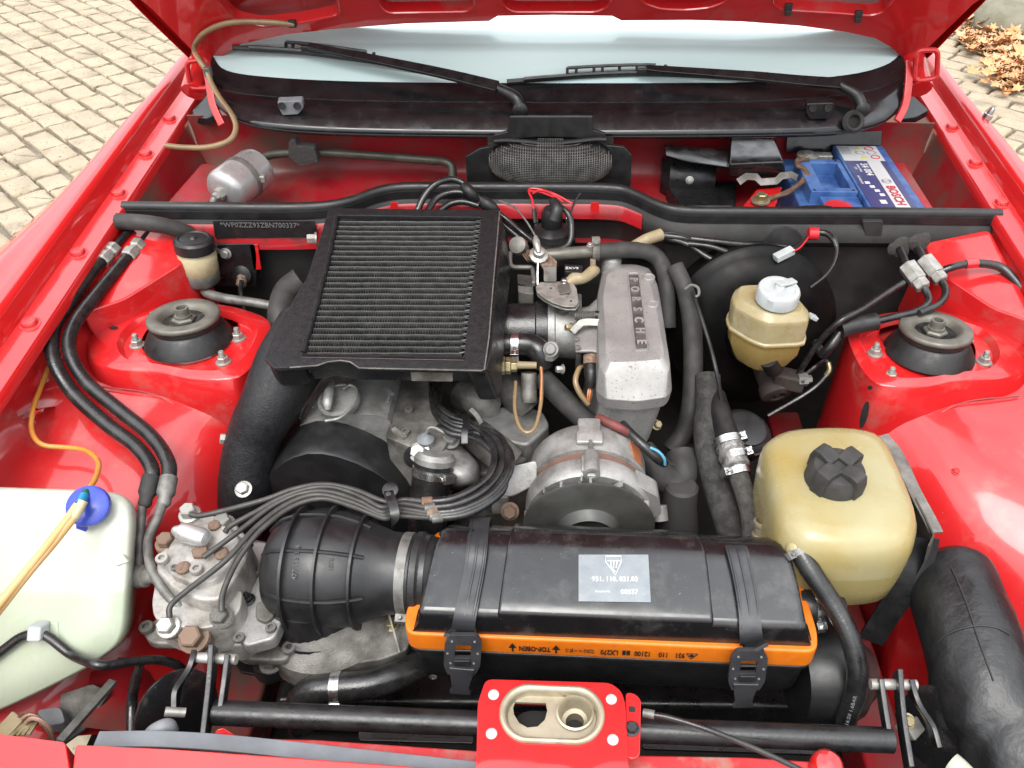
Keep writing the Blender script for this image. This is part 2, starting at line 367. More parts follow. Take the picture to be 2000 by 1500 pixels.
m_pryel = M('yellow_print', (.75, .65, .1), .45, rv=0)
m_strap = M('strap_rubber', (.032, .033, .037), .42, col2=(.045, .046, .05), vs=40, bump=.0001, bs=500, dust=(.09, .088, .085), ds=30, dlo=.58, dhi=.85)
m_line = M('grimy_fuel_line', (.075, .072, .066), .5, .25, col2=(.045, .042, .038), vs=50, bump=.0002, bs=400)
m_grey = M('grey_plastic', (.24, .25, .27), .5, col2=(.19, .2, .21), vs=60)
m_gseal = M('grey_rubber_seal', (.20, .215, .235), .55, col2=(.15, .16, .175), vs=20, bump=.0003, bs=200)
m_dark = M('grime_and_shade_black', (.012, .011, .010), .8, col2=(.03, .027, .024), vs=15)
m_seam = M('sealer', (.05, .045, .042), .8, bump=.002, bs=160)
from mathutils.bvhtree import BVHTree
# ================================================================ pavement
def holed(loops, vec):
    """flat plate with holes: outer loop first, then hole loops; vec = thickness"""
    from mathutils.geometry import tessellate_polygon
    tri = tessellate_polygon([[tuple(p) for p in l] for l in loops]); al = [V(p) for l in loops for p in l]; n = len(al); vec = V(vec)
    b = MB(); fs = [list(t) for t in tri] + [[i+n for i in t[::-1]] for t in tri]; o = 0
    for l in loops:
        k = len(l)
        for i in range(k): a, c = o+i, o+(i+1) % k; fs.append([a, c, c+n, a+n])
        o += k
    b.add(al+[p+vec for p in al], fs); return b
m_bed = M('sandy_joint', (.30, .265, .20), .95, col2=(.23, .20, .15), vs=9, bump=.004, bs=60, dust=(.10, .14, .035), ds=1.6, dlo=.64, dhi=.72, rv=0)
SETT = [M('sett_stone_'+n, c, .8, col2=c2, vs=8, bump=.004, bs=34, spk=(.13, .115, .09), spks=90, spklo=.64, dust=(.22, .19, .14), ds=4, dlo=.55, dhi=.8, rv=.05) for n, c, c2 in
        (('buff', (0.467, 0.383, 0.269), (0.405, 0.323, 0.224)), ('pink', (0.436, 0.338, 0.251), (0.477, 0.383, 0.287)), ('grey', (0.384, 0.328, 0.251), (0.332, 0.279, 0.216)), ('pale', (0.519, 0.432, 0.305), (0.457, 0.373, 0.261)))]
g = MB().add([(-60, -40, 0), (60, -40, 0), (60, 80, 0), (-60, 80, 0)], [[0, 1, 2, 3]])
pave = build('pavement', g, m_bed, kind='structure', smooth=False, fix=False)
def sett_mesh(i, mat):
    rr = random.Random(i); b = MB(); N = 16
    def ring(s, z, j):
        o = []
        for k in range(N):
            sd_, t_ = divmod(k, 4); e_ = (-.93, -.35, .35, .90)[t_]; c, d = ((1, e_), (-e_, 1), (-1, -e_), (e_, -1))[sd_]
            o.append(V((c*.5*s*(1+rr.uniform(-j, j)), d*.5*s*(1+rr.uniform(-j, j)), z+rr.uniform(-.08, .08)*(z > .3))))
        return o
    r0 = ring(1, 0, .04); r1 = [V((p.x, p.y, .55)) for p in r0]; r2 = ring(.955, .88, .03); r3 = ring(.62, 1.0, .1)
    b.loft([r0, r1, r2, r3], False, True); return mesh_of('sett', b, V((0, 0, 0)), mat, 60)
SM = [sett_mesh(i, SETT[i % 4]) for i in range(16)]
cand = []; A = R(-43); ca, sa = math.cos(A), math.sin(A)
def proj(p):
    q = V(p)-CAM; d = q.dot(FW)
    return (CX+FPX*q.dot(RT)/d, CY-FPX*q.dot(UP)/d) if d > .05 else (9e9, 9e9)
for r_ in range(-78, 100):
    w = .114; x = -8+random.uniform(0, .2)
    while x < 9:
        l = random.choice((.12, .14, .155, .17, .19)); cx, cy = x+l/2, r_*w+random.uniform(-.006, .006)
        gx, gy = cx*ca-cy*sa, cx*sa+cy*ca+3
        x += l+random.uniform(.010, .018)
        if gy < -1.0 or gy > 8.5 or abs(gx) > 5 or (abs(gx) < .7 and gy < 5): continue
        u, v = proj((gx, gy, 0)) if gy > .6 else (9e9, 9e9)
        vis = (-120 < u < 2120 and -90 < v < 640 and not 470 < u < 1700) and (u < 400-max(0, v-150)*1.15+60 and u < 450) if u < 1000 else (u > 1790+max(0, v-150)*.55-60)
        cand.append((abs(gx)+gy+(0 if vis else 100), gx, gy, l, w-random.uniform(.010, .018)))
cand.sort(); far = MB()
for i, (d_, gx, gy, l, w) in enumerate(cand):
    M4 = Matrix.Translation((gx, gy, random.uniform(-.004, .002))) @ Matrix.Rotation(A+random.uniform(-.04, .04), 4, 'Z') @ Matrix.Rotation(random.uniform(-.02, .02), 4, 'X') @ Matrix.Diagonal((l, w, .026, 1))
    me = random.choice(SM)
    if i < 300: inst('sett', me, M4, pave)
    else:
        far.add([M4 @ q.co for q in me.vertices], [list(p.vertices) for p in me.polygons])
if far.v: build('far_setts', far, SETT[0], pave, kind='stuff', fix=False, angle=60)
# leaf litter
m_leaf = M('dry_leaf', (.68, .30, .11), .7, col2=(.74, .42, .20), vs=14, rv=0); m_leaf2 = M('dry_leaf_pale', (.76, .47, .26), .7, col2=(.62, .30, .12), vs=10, rv=0)
def leaf(b, p, s, rz, rr):
    M4 = Matrix.Translation(p) @ Matrix.Rotation(rz, 4, 'Z') @ Matrix.Rotation(rr.uniform(-.5, .5), 4, 'X') @ Matrix.Rotation(rr.uniform(-.4, .4), 4, 'Y')
    out = [(0, -.55), (.12, -.2), (.42, -.28), (.3, .0), (.5, .22), (.2, .25), (0, .6), (-.2, .25), (-.5, .22), (-.3, 0), (-.42, -.28), (-.12, -.2)]
    cu = rr.uniform(.3, 1.0); vs = [M4 @ V((x*s, y*s, cu*s*(x*x*1.2+y*y*.5))) for x, y in out]
    c = M4 @ V((0, 0, 0)); b.add(vs+[c], [[i, (i+1) % 12, 12] for i in range(12)])
rr = random.Random(5); lit = [MB(), MB()]; nl = 0
for (u, v, su, sv, n) in ((1965, 130, 34, 42, 210), (1920, 45, 34, 30, 130), (1985, 60, 18, 30, 70), (1895, 85, 22, 18, 40), (1950, 100, 60, 60, 60), (1985, 165, 18, 24, 90), (1930, 95, 40, 14, 50)):
    for k in range(n):
        p = P(rr.gauss(u, su*.6), rr.gauss(v, sv*.6), .02); p.z = .03+rr.random()*.05
        leaf(lit[k % 2], p, rr.uniform(.045, .085), rr.uniform(0, 6.3), rr)
for b, m_ in zip(lit, (m_leaf, m_leaf2)): build('fallen_leaves', b, m_, kind='stuff', fix=False, label='drift of dry orange brown leaves on the paving beside the car', cat='leaves')
p = P(1975, 22, .1); b = MB(); b.lathe(p-V((0, 0, .12)), (0, 0, 1), [(.26, 0), (.30, .06), (.26, .14), (.15, .2), (.03, .22)], 14, rad=lambda a, h: 1+.15*math.sin(a*2+1)+.08*math.sin(a*5))
build('boulder', b, M('mossy_stone', (.26, .24, .18), .9, col2=(.19, .18, .12), vs=9, bump=.01, bs=20), sub=1, label='mossy grey green stone behind the leaf drift', cat='stone')

# ================================================================ car body
car = thing('sports_car', (0, .9, 0), 'red sports car with its bonnet propped open over the engine bay', 'car')
def both(name, mb, mat, **k):
    a = build(name, mb, mat, car, **k); c = build(name, mb.mirror(), mat, car, **k); return a, c
ST = [(.2, .13), (.45, .135), (.65, .15), (.8, .152), (.9, .145), (1.0, .118), (1.08, .095), (1.15, .080), (1.25, .066), (1.35, .058), (1.45, .036), (1.56, .022), (1.8, .02), (2.2, .02)]
rows = []
for y, e in ST:
    xg, z = .686, zg(min(y, 1.5)); dn = 0
    if y > 1.5: xg = .686+(y-1.5)*.08
    prof = [(-.022, -.014), (-.0215, -.004), (-.019, 0), (.013, 0), (.0165, .001), (.0225, .022), (.0245, .0265), (.029, .0295), (.035, .030), (.03+e*.35, .025), (.03+e*.7, .008), (.03+e*.95, -.022), (.03+e*1.08, -.06), (.03+e*1.12, -.14), (.03+e*1.1, -.3), (.03+e*.9, -.5)]
    rows.append([V((xg+a, y, z+b)) for a, b in prof])
sm = list(map(list, zip(*[cat(c, 4) for c in zip(*rows)])))
w = MB().grid(sm); w.solid(-.0012)
both('wing', w, m_red, angle=50)
# flange bolts
for side in (-1, 1):
    for y in (.32, .44, .56, .72, .869, 1.02, 1.172, 1.29, 1.408):
        bolt(car, V((side*.686, y, zg(y)+.0005)), (0, -.098, 1), .0102, m_red, 'round', 'wing_bolt')
# inner wing sheet, left pixels with heights, then mirrored
RW = [[(240, 412, .880), (262, 425, .86), (300, 440, .84), (330, 452, .82), (352, 470, .80), (372, 500, .76)],
      [(175, 515, .868), (205, 530, .845), (245, 545, .825), (285, 560, .80), (330, 570, .775), (400, 590, .75)],
      [(125, 580, .860), (150, 595, .835), (195, 605, .805), (260, 620, .785), (340, 630, .775), (470, 640, .77)],
      [(72, 640, .853), (100, 655, .825), (150, 670, .793), (220, 680, .778), (350, 690, .772), (500, 690, .765)],
      [(15, 712, .846), (55, 725, .815), (120, 740, .783), (215, 755, .767), (350, 765, .757), (478, 760, .74)],
      [(-55, 800, .838), (-10, 810, .795), (75, 820, .764), (195, 835, .752), (330, 850, .735), (452, 835, .710)],
      [(-150, 930, .826), (-100, 935, .772), (10, 940, .742), (160, 945, .728), (315, 945, .705), (432, 935, .670)],
      [(-230, 1060, .814), (-180, 1060, .752), (-50, 1070, .712), (130, 1075, .690), (290, 1065, .660), (415, 1050, .62)],
      [(-330, 1230, .800), (-270, 1230, .730), (-80, 1240, .665), (120, 1240, .62), (280, 1220, .58), (400, 1190, .54)],
      [(-400, 1450, .785), (-330, 1450, .71), (-80, 1450, .62), (120, 1440, .56), (290, 1420, .50), (420, 1380, .45)]]
rows = [L3(r) for r in RW]
for r in rows: q = r[-1]; r += [q+V((.012, 0, -.03)), q+V((.014, 0, -.10)), q+V((.0, 0, -.32))]
rows = [cat(r, 4) for r in rows]; sm = list(map(list, zip(*[cat(c, 4) for c in zip(*rows)])))
w = MB().grid(sm); wvb = BVHTree.FromPolygons([tuple(p) for p in w.mirror().v], w.f); w.solid(.0012)
both('inner_wing', w, m_redw, angle=60)
h = wvb.ray_cast(CAM, ray(1867, 921).normalized())
if h[0]: bolt(car, h[0], (0, -.2, 1), .0045, m_redw, 'round', 'weld_stud')
# shelf of the inner wing next to the bulkhead
top = rnd([V((-.662, 1.135, .868)), V((-.562, 1.12, .852)), V((-.560, 1.055, .842)), V((-.618, .975, .83)), V((-.662, .93, .835))], .012)
both('wing_shelf', MB().prism(top, (0.012, 0, -.12)), m_redw, bevel=.005)
# lap seam below each strut tower
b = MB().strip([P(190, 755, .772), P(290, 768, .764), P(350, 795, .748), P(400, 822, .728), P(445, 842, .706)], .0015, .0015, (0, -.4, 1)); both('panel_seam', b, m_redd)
# strut towers
OT = [(521, 625), (470, 603), (420, 594), (360, 590), (304, 600), (240, 612), (200, 632), (176, 667), (184, 705), (225, 719), (275, 722), (315, 725), (371, 737), (448, 738), (488, 712), (516, 662)]
IN = [(500, 635), (455, 612), (410, 603), (360, 600), (312, 609), (268, 622), (240, 645), (228, 672), (240, 697), (265, 706), (290, 708), (325, 714), (371, 722), (436, 722), (474, 700), (498, 662)]
to = cat(L3([(u, v, .797) for u, v in OT]), 3, True); ti = cat(L3([(u, v, .801) for u, v in IN]), 3, True); c = P(372, 660, .80)
tf = [c+(p-c)*.93+V((0, 0, -.009)) for p in ti]
base = []; low = []
for p in to:
    d = p-c; f_ = max(0, min(1, (d.x+.02)/.07)); f_ = f_*f_*(3-2*f_); s = 1.12-.09*f_
    base.append(c+V((d.x*s, d.y*s, -.045-.015*f_))); low.append(base[-1]+V((-.03+.036*f_, d.y*.25, -.07-.28*f_)))
ed = [c+(p-c)*1.025+V((0, 0, -.002)) for p in to]
mc = P(372, 652, .795); hole = [mc+V((math.cos(-2*math.pi*i/len(to)+.9)*.088, math.sin(-2*math.pi*i/len(to)+.9)*.088, -.002)) for i in range(len(to))]
# align hole loop with tower loop by angle
def ang(p): return math.atan2(p.y-mc.y, p.x-mc.x)
hole = [mc+V((math.cos(ang(p))*.067, math.sin(ang(p))*.067, -.003)) for p in tf]; hl = [q+(q-mc)*-.03+V((0, 0, .003)) for q in hole]
w = MB().loft([low, base, ed, to, ti, tf, hole, hl], False, False); both('strut_tower', w, m_redw, angle=50)
# slot and drain hole in the right tower side, small square hole plates
tvb = BVHTree.FromPolygons([tuple(p) for p in w.mirror().v], w.f); tvl = BVHTree.FromPolygons([tuple(p) for p in w.v], w.f)
def surf_mark(nm, tv, uv, mat):
    q_ = []
    for u, v in uv:
        d_ = ray(u, v).normalized(); h = tv.ray_cast(CAM, d_)
        if h[0] is None: return
        q_.append(h[0]-d_*.0012)
    b_ = MB(); b_.add(q_+[p+V((0, 0, -.0004)) for p in q_], [list(range(len(q_)))]); build(nm, b_, mat, car, fix=False)
def ell(u, v, a_, b_, t_=0): return [(u+a_*math.cos(x)*math.cos(t_)-b_*math.sin(x)*math.sin(t_), v+a_*math.cos(x)*math.sin(t_)+b_*math.sin(x)*math.cos(t_)) for x in [2*math.pi*i/16 for i in range(16)]]
surf_mark('tower_slot', tvb, ell(1688, 810, 27, 7, R(-76)), m_dark); surf_mark('drain_hole', tvb, ell(1699, 757, 5, 4), m_dark); surf_mark('drain_hole', tvl, ell(222, 640, 9, 3.5), m_dark)
# ---------------------------------------------------------------- bulkhead, seal
SEAL = [(240, 401), (400, 403), (560, 404), (640, 400), (690, 390), (735, 373), (790, 364), (900, 364), (1050, 364), (1190, 366), (1235, 376), (1285, 399), (1335, 410), (1450, 412), (1700, 413), (1955, 416)]
sp = [PG(u, v, 0) for u, v in SEAL]; sc = cat(sp, 5)
b = MB(); n = len(sc)
for prof in ([(-.008, -.004), (-.008, .002), (-.003, .0065), (.002, .0065), (.006, .002), (.006, -.004)],):
    b.loft([[p+V((0, y, z)) for y, z in prof] for p in sc])
b.loft([[p+V((0, y, z)) for y, z in ((-.010, -.016), (-.010, -.004), (-.004, -.003), (-.004, -.016))] for p in sc])
build('bonnet_seal', b, m_bplas, car, angle=60)
pr = [(0.006, -.006), (-.004, -.008), (-.008, -.018), (-.016, -.026), (-.018, -.045), (-.008, -.056), (.002, -.064), (.004, -.12), (.004, -.5)]
b = MB().grid([[p+V((0, y, z)) for y, z in pr] for p in sc]); b.solid(.002)
build('bulkhead', b, m_bulk, car, angle=45)
# red strip under the seal on the left and centre
seg = [p for p in sc if -.665 < p.x < .135]
b = MB().grid([[p+V((0, y, z)) for y, z in ((-.0165, -.022), (-.0195, -.026), (-.0225, -.062 if p.x < -.3 else -.045), (-.010, -.066 if p.x < -.3 else -.05))] for p in seg]); b.solid(.001)
build('bulkhead_strip', b, M('red_paint_grimy', (.50, .012, .02), .35, coat=.7, crough=.08, dust=(.06, .04, .03), ds=18, dlo=.5, dhi=.72), car)
b = MB().prism(rnd([PY(u, v, 1.1205) for u, v in ((415, 431), (615, 431), (618, 464), (420, 466))], .003), (0, .002, 0)); vin = build('identity_plate', b, m_bsat, car, bevel=.0006)
text('plate_lettering', '*WP0ZZZ93ZBN700337*', .0112, PY(508, 440, 1.1200), (1, 0, 0), (0, .08, 1), M('stamped_grey', (.16, .16, .155), .5, rv=0), vin, depth=.0004, sx=1.0)
# red tape marks on the bulkhead lining
for pts in ([(488, 478), (503, 478), (510, 526), (496, 527)], [(763, 396), (777, 396), (775, 412), (762, 412)], [(1154, 396), (1170, 396), (1170, 416), (1154, 416)]):
    build('paint_tab', MB().prism([PY(u, v, 1.118 if pts[0][0] < 700 else 1.17) for u, v in pts], (0, .002, 0)), m_red, car)
# rear chamber floor and rear wall
pr = [(0, -.02), (.01, -.085), (.03, -.098)]
rows = [[V((x, 1.155 if abs(x+.1) > .2 else 1.2, .80)), V((x, 1.25, .802)), V((x, 1.36, .806)), V((x, 1.40, .816)), V((x, 1.415, .84)), V((x, 1.42, .88)), V((x, 1.41, .922))] for x in [(i*.05-.675)*.972 for i in range(28)]]
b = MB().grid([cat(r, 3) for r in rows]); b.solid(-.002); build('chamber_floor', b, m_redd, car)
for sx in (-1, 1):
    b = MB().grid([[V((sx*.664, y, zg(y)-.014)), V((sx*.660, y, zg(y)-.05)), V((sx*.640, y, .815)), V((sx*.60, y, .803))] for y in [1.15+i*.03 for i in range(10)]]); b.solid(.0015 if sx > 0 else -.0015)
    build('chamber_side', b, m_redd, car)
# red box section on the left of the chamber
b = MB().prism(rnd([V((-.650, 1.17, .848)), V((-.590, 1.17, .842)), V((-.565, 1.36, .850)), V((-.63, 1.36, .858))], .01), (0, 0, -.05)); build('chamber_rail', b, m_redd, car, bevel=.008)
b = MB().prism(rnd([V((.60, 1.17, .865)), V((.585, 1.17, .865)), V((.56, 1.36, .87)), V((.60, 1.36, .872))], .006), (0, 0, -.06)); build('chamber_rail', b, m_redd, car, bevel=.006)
# ---------------------------------------------------------------- scuttle and windscreen
AA = [(404, 148, 1.44), (432, 178, 1.41), (520, 192, 1.388), (700, 201, 1.376), (1000, 204, 1.372), (1300, 204, 1.372), (1500, 201, 1.38), (1660, 188, 1.392), (1738, 168, 1.415), (1772, 142, 1.44)]
BB = [(406, 170, 1.415), (440, 203, 1.375), (525, 219, 1.352), (700, 229, 1.342), (1000, 233, 1.340), (1300, 233, 1.340), (1500, 230, 1.345), (1650, 222, 1.358), (1722, 203, 1.38), (1765, 178, 1.41)]
CC = [(425, 205, 1.385), (468, 234, 1.345), (540, 251, 1.330), (700, 260, 1.322), (1000, 264, 1.32), (1300, 264, 1.32), (1500, 262, 1.325), (1640, 257, 1.335), (1712, 243, 1.355), (1750, 218, 1.38)]
ra = [PY(*q) for q in AA]; rb = [PY(*q) for q in BB]; rc = [PY(*q) for q in CC]
rab = [a.lerp(c, .5)+V((0, -.002, .001)) for a, c in zip(ra, rb)]; rbc = [a.lerp(c, .5)+V((0, -.003, .0)) for a, c in zip(rb, rc)]
rd_ = [p+V((0, .02, -.012)) for p in rc]
cols = [[a, ab, bb, bc, c_, d_] for a, ab, bb, bc, c_, d_ in zip(ra, rab, rb, rbc, rc, rd_)]
cols = [cat(c_, 3) for c_ in cols]; sm = list(map(list, zip(*[cat(c_, 5) for c_ in zip(*cols)])))
b = MB().grid(sm); b.solid(-.003); scu = build('scuttle_panel', b, m_bpl2, car, angle=50)
b = MB().tube([p+V((0, .001, .001)) for p in ra], .0026, 8); build('scuttle_ridge', b, m_bplas, scu)
b = MB().tube([p+V((0, 0, -.001)) for p in rc], .003, 8); build('scuttle_lip', b, m_bplas, scu)
# corner cover plates where scuttle meets the wing gutter
for sx, pts in ((-1, [(375, 215, .925), (415, 178, .94), (430, 215, .932), (405, 232, .92), (380, 228, .918)]), (1, [(1748, 205, .935), (1775, 178, .945), (1815, 215, .925), (1790, 228, .92), (1760, 232, .92)])):
    build('corner_cover', MB().prism(rnd(L3(pts), .006), (0, 0, -.012)), m_bpl2, car, bevel=.003)
gd = V((0, math.cos(R(29)), math.sin(R(29)))); gn = V((0, -math.sin(R(29)), math.cos(R(29))))
g0 = cat([p+V((0, .004, .002)) for p in ra], 5)
def gp(p, s):
    k = 1-(.10*s); return V((p.x*k, p.y+gd.y*s*(1-.25*s), p.z+gd.z*s*(1-.20*s)))
b = MB().grid([[gp(p, s) for s in [i*.09 for i in range(11)]] for p in g0]); b.solid(-.005)
m_glass = bpy.data.materials.new('windscreen_painted_sky'); m_glass.use_nodes = True
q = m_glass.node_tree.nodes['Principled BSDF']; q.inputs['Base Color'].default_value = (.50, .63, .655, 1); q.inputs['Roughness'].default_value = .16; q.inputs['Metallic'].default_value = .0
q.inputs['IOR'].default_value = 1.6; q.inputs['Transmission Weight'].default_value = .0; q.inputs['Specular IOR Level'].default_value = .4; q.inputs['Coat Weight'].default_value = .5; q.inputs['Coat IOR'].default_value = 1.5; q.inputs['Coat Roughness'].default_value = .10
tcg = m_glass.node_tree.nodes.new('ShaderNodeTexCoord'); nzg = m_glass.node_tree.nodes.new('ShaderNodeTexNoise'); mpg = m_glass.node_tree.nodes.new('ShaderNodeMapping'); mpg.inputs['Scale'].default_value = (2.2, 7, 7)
mxg = m_glass.node_tree.nodes.new('ShaderNodeMix'); mxg.data_type = 'RGBA'; mxg.inputs[6].default_value = (.36, .475, .47, 1); mxg.inputs[7].default_value = (.53, .64, .63, 1); nzg.inputs['Scale'].default_value = 1.4; nzg.inputs['Detail'].default_value = 5  # pale mottled base colour stands in for bright sky mirrored in the pane
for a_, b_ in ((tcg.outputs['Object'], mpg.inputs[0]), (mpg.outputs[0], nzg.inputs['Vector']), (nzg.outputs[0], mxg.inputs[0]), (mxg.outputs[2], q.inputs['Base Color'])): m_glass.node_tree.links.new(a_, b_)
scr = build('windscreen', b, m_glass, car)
b = MB().grid([[gp(p, s)+gn*.0012 for s in (.0, .012, .026, .040-.0*i)] for i, p in enumerate(g0)]); build('windscreen_border', b, m_bpl2, scr)
# A pillars and roof rail that carry the screen
for sx in (-1, 1):
    e = ra[0] if sx < 0 else ra[-1]
    pts = [gp(e, s)+V((sx*.018, .0, -.004)) for s in (-.03, .2, .45, .7, .9)]
    build('screen_pillar', MB().tube(pts, .02, 10), m_red, car)
# inside of the car behind the opaque pane: dashboard top
b = MB().grid([[V((x, 1.46, .935)), V((x, 1.62, .955)), V((x, 1.85, .95)), V((x, 1.9, .80))] for x in (-.62, -.3, 0, .3, .62)]); build('dashboard', b, m_bplas, car)
# ---------------------------------------------------------------- bonnet
TH = R(55); bd = V((0, -math.cos(TH), math.sin(TH))); bn = V((0, -math.sin(TH), -math.cos(TH))); bp0 = V((0, 1.455, 1.035))
def PB(u, v, off=0): return PP(u, v, bp0+bn*off, bn)
edge = [(398, 122), (436, 109), (470, 86), (560, 67), (650, 57), (790, 46), (955, 41), (972, 31), (1080, 29), (1196, 31), (1214, 40), (1350, 39), (1450, 42), (1560, 50), (1650, 62), (1710, 75), (1740, 92), (1768, 118), (1800, 105), (1900, 8), (300, 20)]
def bq(x, s, off=0): return V((x, bp0.y, bp0.z))+bd*s+bn*off
far_edge = [(.715, .22), (.725, .55), (.69, .82), (.62, .96), (0, 1.00), (-.62, .96), (-.69, .82), (-.725, .55), (-.715, .22)]
outer = [PB(u, v) for u, v in edge[:-1]]+[bq(*q_) for q_ in far_edge]+[PB(*edge[-1])]
HO = [[(300, -130), (461, 42), (510, 53), (590, 44), (664, 29), (640, -110)], [(736, -30), (735, 4), (755, 26), (915, 23), (925, 10), (925, -30)], [(977, -30), (979, 8), (1000, 24), (1168, 24), (1192, 10), (1192, -30)],
      [(1248, -30), (1252, 5), (1290, 18), (1340, 20), (1390, 15), (1424, 0), (1440, -30)], [(1500, -110), (1514, 12), (1530, 20), (1620, 25), (1700, 31), (1724, 25), (1850, -130)]]
ho = [rnd([PB(u, v) for u, v in h], .012, 4) for h in HO]
bon = build('bonnet', MB().prism([PB(u, v, -.055) for u, v in edge[:-1]]+[bq(x_, s_, -.055) for x_, s_ in far_edge]+[PB(*edge[-1], -.055)], -bn*.0015), m_red, car)
build('bonnet_frame', holed([outer]+ho, -bn*.022), m_redw, bon, bevel=.002, seg=2)
# folded rims round the frame openings, and rim along the rear edge
b = MB()
for h in ho: b.tube(h, .0022, 6, 0, closed=True)
build('frame_rim', b, m_redw, bon)
# outer skin edge flange standing proud of the frame, left and right
for pts in ([(398, 130), (380, 110), (330, 62), (285, 18), (240, -30)], [(1765, 132), (1800, 112), (1850, 62), (1905, 8), (1945, -40)]):
    L_ = [PB(u, v, -.035) for u, v in pts]; L2 = [PB(u+(-14 if u < 1000 else 14), v, -.018) for u, v in pts]; L0 = [PB(u+(22 if u < 1000 else -22), v-6, -.002) for u, v in pts]
    b = MB().grid([cat(L0, 4), cat([p.lerp(r_, .5)+bn*-.012 for p, r_ in zip(L0, L2)], 4), cat(L_, 4), cat(L2, 4)]); b.solid(.0012); build('bonnet_flange', b, m_redw, bon, angle=60)
for u, v in ((1540, 14), (1677, 28)):
    c = PB(u, v, .001); b = MB(); b.box(c, (.012, .006, .012)); b.box(c+V((0, -.003, -.008)), (.010, .005, .008)); build('frame_clip', b, m_bplas, bon, bevel=.001)
# hinge arms and bracket loops
for nm, pts in (('l', [(404, 128, 1.43), (410, 160, 1.41), (418, 205, 1.385), (436, 245, 1.365)]), ('r', [(1775, 118, 1.43), (1773, 160, 1.41), (1766, 205, 1.385), (1750, 238, 1.365)])):
    build('bonnet_hinge', MB().strip([PY(*q_) for q_ in pts], .013, .006, (0, -1, .3)), m_redw, car, bevel=.0015)
for pts in ([(364, 120), (405, 116), (411, 172), (372, 172)], [(1790, 98), (1832, 97), (1830, 152), (1786, 158)]):
    b = MB().tube(rnd([PY(u, v, 1.41) for u, v in pts], .01, 4), .0045, 8, 0, closed=True); build('hinge_loop', b, m_redw, car)
# ---------------------------------------------------------------- front end
b = MB().prism(rnd([P(u, v, .742) for u, v in ((146, 1462), (150, 1454), (330, 1462), (600, 1481), (930, 1506), (940, 1800), (100, 1800))], .004), (0, 0, -.03)); build('nose_panel', b, m_red, car, bevel=.004)
b = MB().prism(rnd([P(u, v, .748) for u, v in ((-200, 1424), (0, 1433), (128, 1449), (136, 1500), (120, 1750), (-220, 1750))], .004), (0, 0, -.05)); build('wing_front', b, m_red, car, bevel=.005)
b = MB().strip([P(190, 1447, .722), P(300, 1446, .722), P(420, 1452, .721), P(560, 1466, .720), P(720, 1484, .718), P(940, 1508, .716)], .016, .004, (0, 0, 1)); build('nose_seal', b, m_gseal, car, bevel=.001)
b = MB().prism(rnd([P(u, v, .700) for u, v in ((425, 1452), (470, 1440), (620, 1444), (940, 1466), (1230, 1474), (1460, 1478), (1640, 1490), (1640, 1640), (430, 1640))], .006), (0, 0, -.06)); build('front_panel', b, M('red_paint_front', (.58, .02, .025), .4, coat=.6, crough=.12, dust=(.30, .26, .2), ds=14, dlo=.52, dhi=.7), car, bevel=.006)
b = MB().prism(rnd([P(u, v, .71) for u, v in ((478, 1447), (545, 1449), (548, 1470), (480, 1466))], .004), (0, 0, -.02)); build('panel_bead', b, m_red, car, bevel=.003)
# bracket lug next to the left headlamp lever
b = MB().loft([L3([(412, 1452, .71), (428, 1432, .715), (437, 1420, .73), (420, 1425, .73)]), L3([(455, 1462, .70), (462, 1440, .70), (466, 1440, .715), (448, 1448, .715)])]); build('panel_lug', b, m_red, car, bevel=.002)
b = MB().lathe(P(1612, 1500, .70), (0, -.2, 1), [(.016, 0), (.016, .008), (.012, .014), (.004, .016)], 18); build('buffer_knob', b, m_red, car)
# under tray and frame rails so that the bay has a bottom
b = MB().box((0, .72, .36), (1.3, 1.1, .02)); b.box((0, .28, .475), (1.3, .03, .45)); build('under_tray', b, m_dark, car)
for sx in (-1, 1):
    b = MB().box((sx*.42, .75, .43), (.06, .9, .08)); build('chassis_rail', b, m_redd, car, bevel=.006)  # darker red stands in for the shade low in the bay
b = MB().box((0, .60, .44), (.74, .08, .08)); build('axle_crossmember', b, m_bsat, car, bevel=.01)
# inner panel behind the left headlamp, its darker red standing in for deep shade
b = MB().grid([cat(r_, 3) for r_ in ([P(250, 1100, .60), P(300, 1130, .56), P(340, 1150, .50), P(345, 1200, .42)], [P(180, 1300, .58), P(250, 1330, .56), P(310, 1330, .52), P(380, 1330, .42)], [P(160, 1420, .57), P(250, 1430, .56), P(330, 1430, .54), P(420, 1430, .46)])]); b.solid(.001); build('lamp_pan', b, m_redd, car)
# aerial base on the right wing
t = thing('aerial_base', PG(1912, 250, .02), 'chrome aerial base standing on the far right wing', 'aerial')
p = PG(1912, 252, .008); ax = V((.25, -.1, 1)).normalized()
build('gasket', MB().lathe(p, ax, [(.014, 0), (.013, .006), (.009, .012)], 18), m_bplas, t); build('collar', MB().lathe(p+ax*.012, ax, [(.007, 0), (.007, .008), (.0085, .009), (.0085, .017), (.006, .018), (.005, .026), (.003, .029)], 8), m_steel, t)
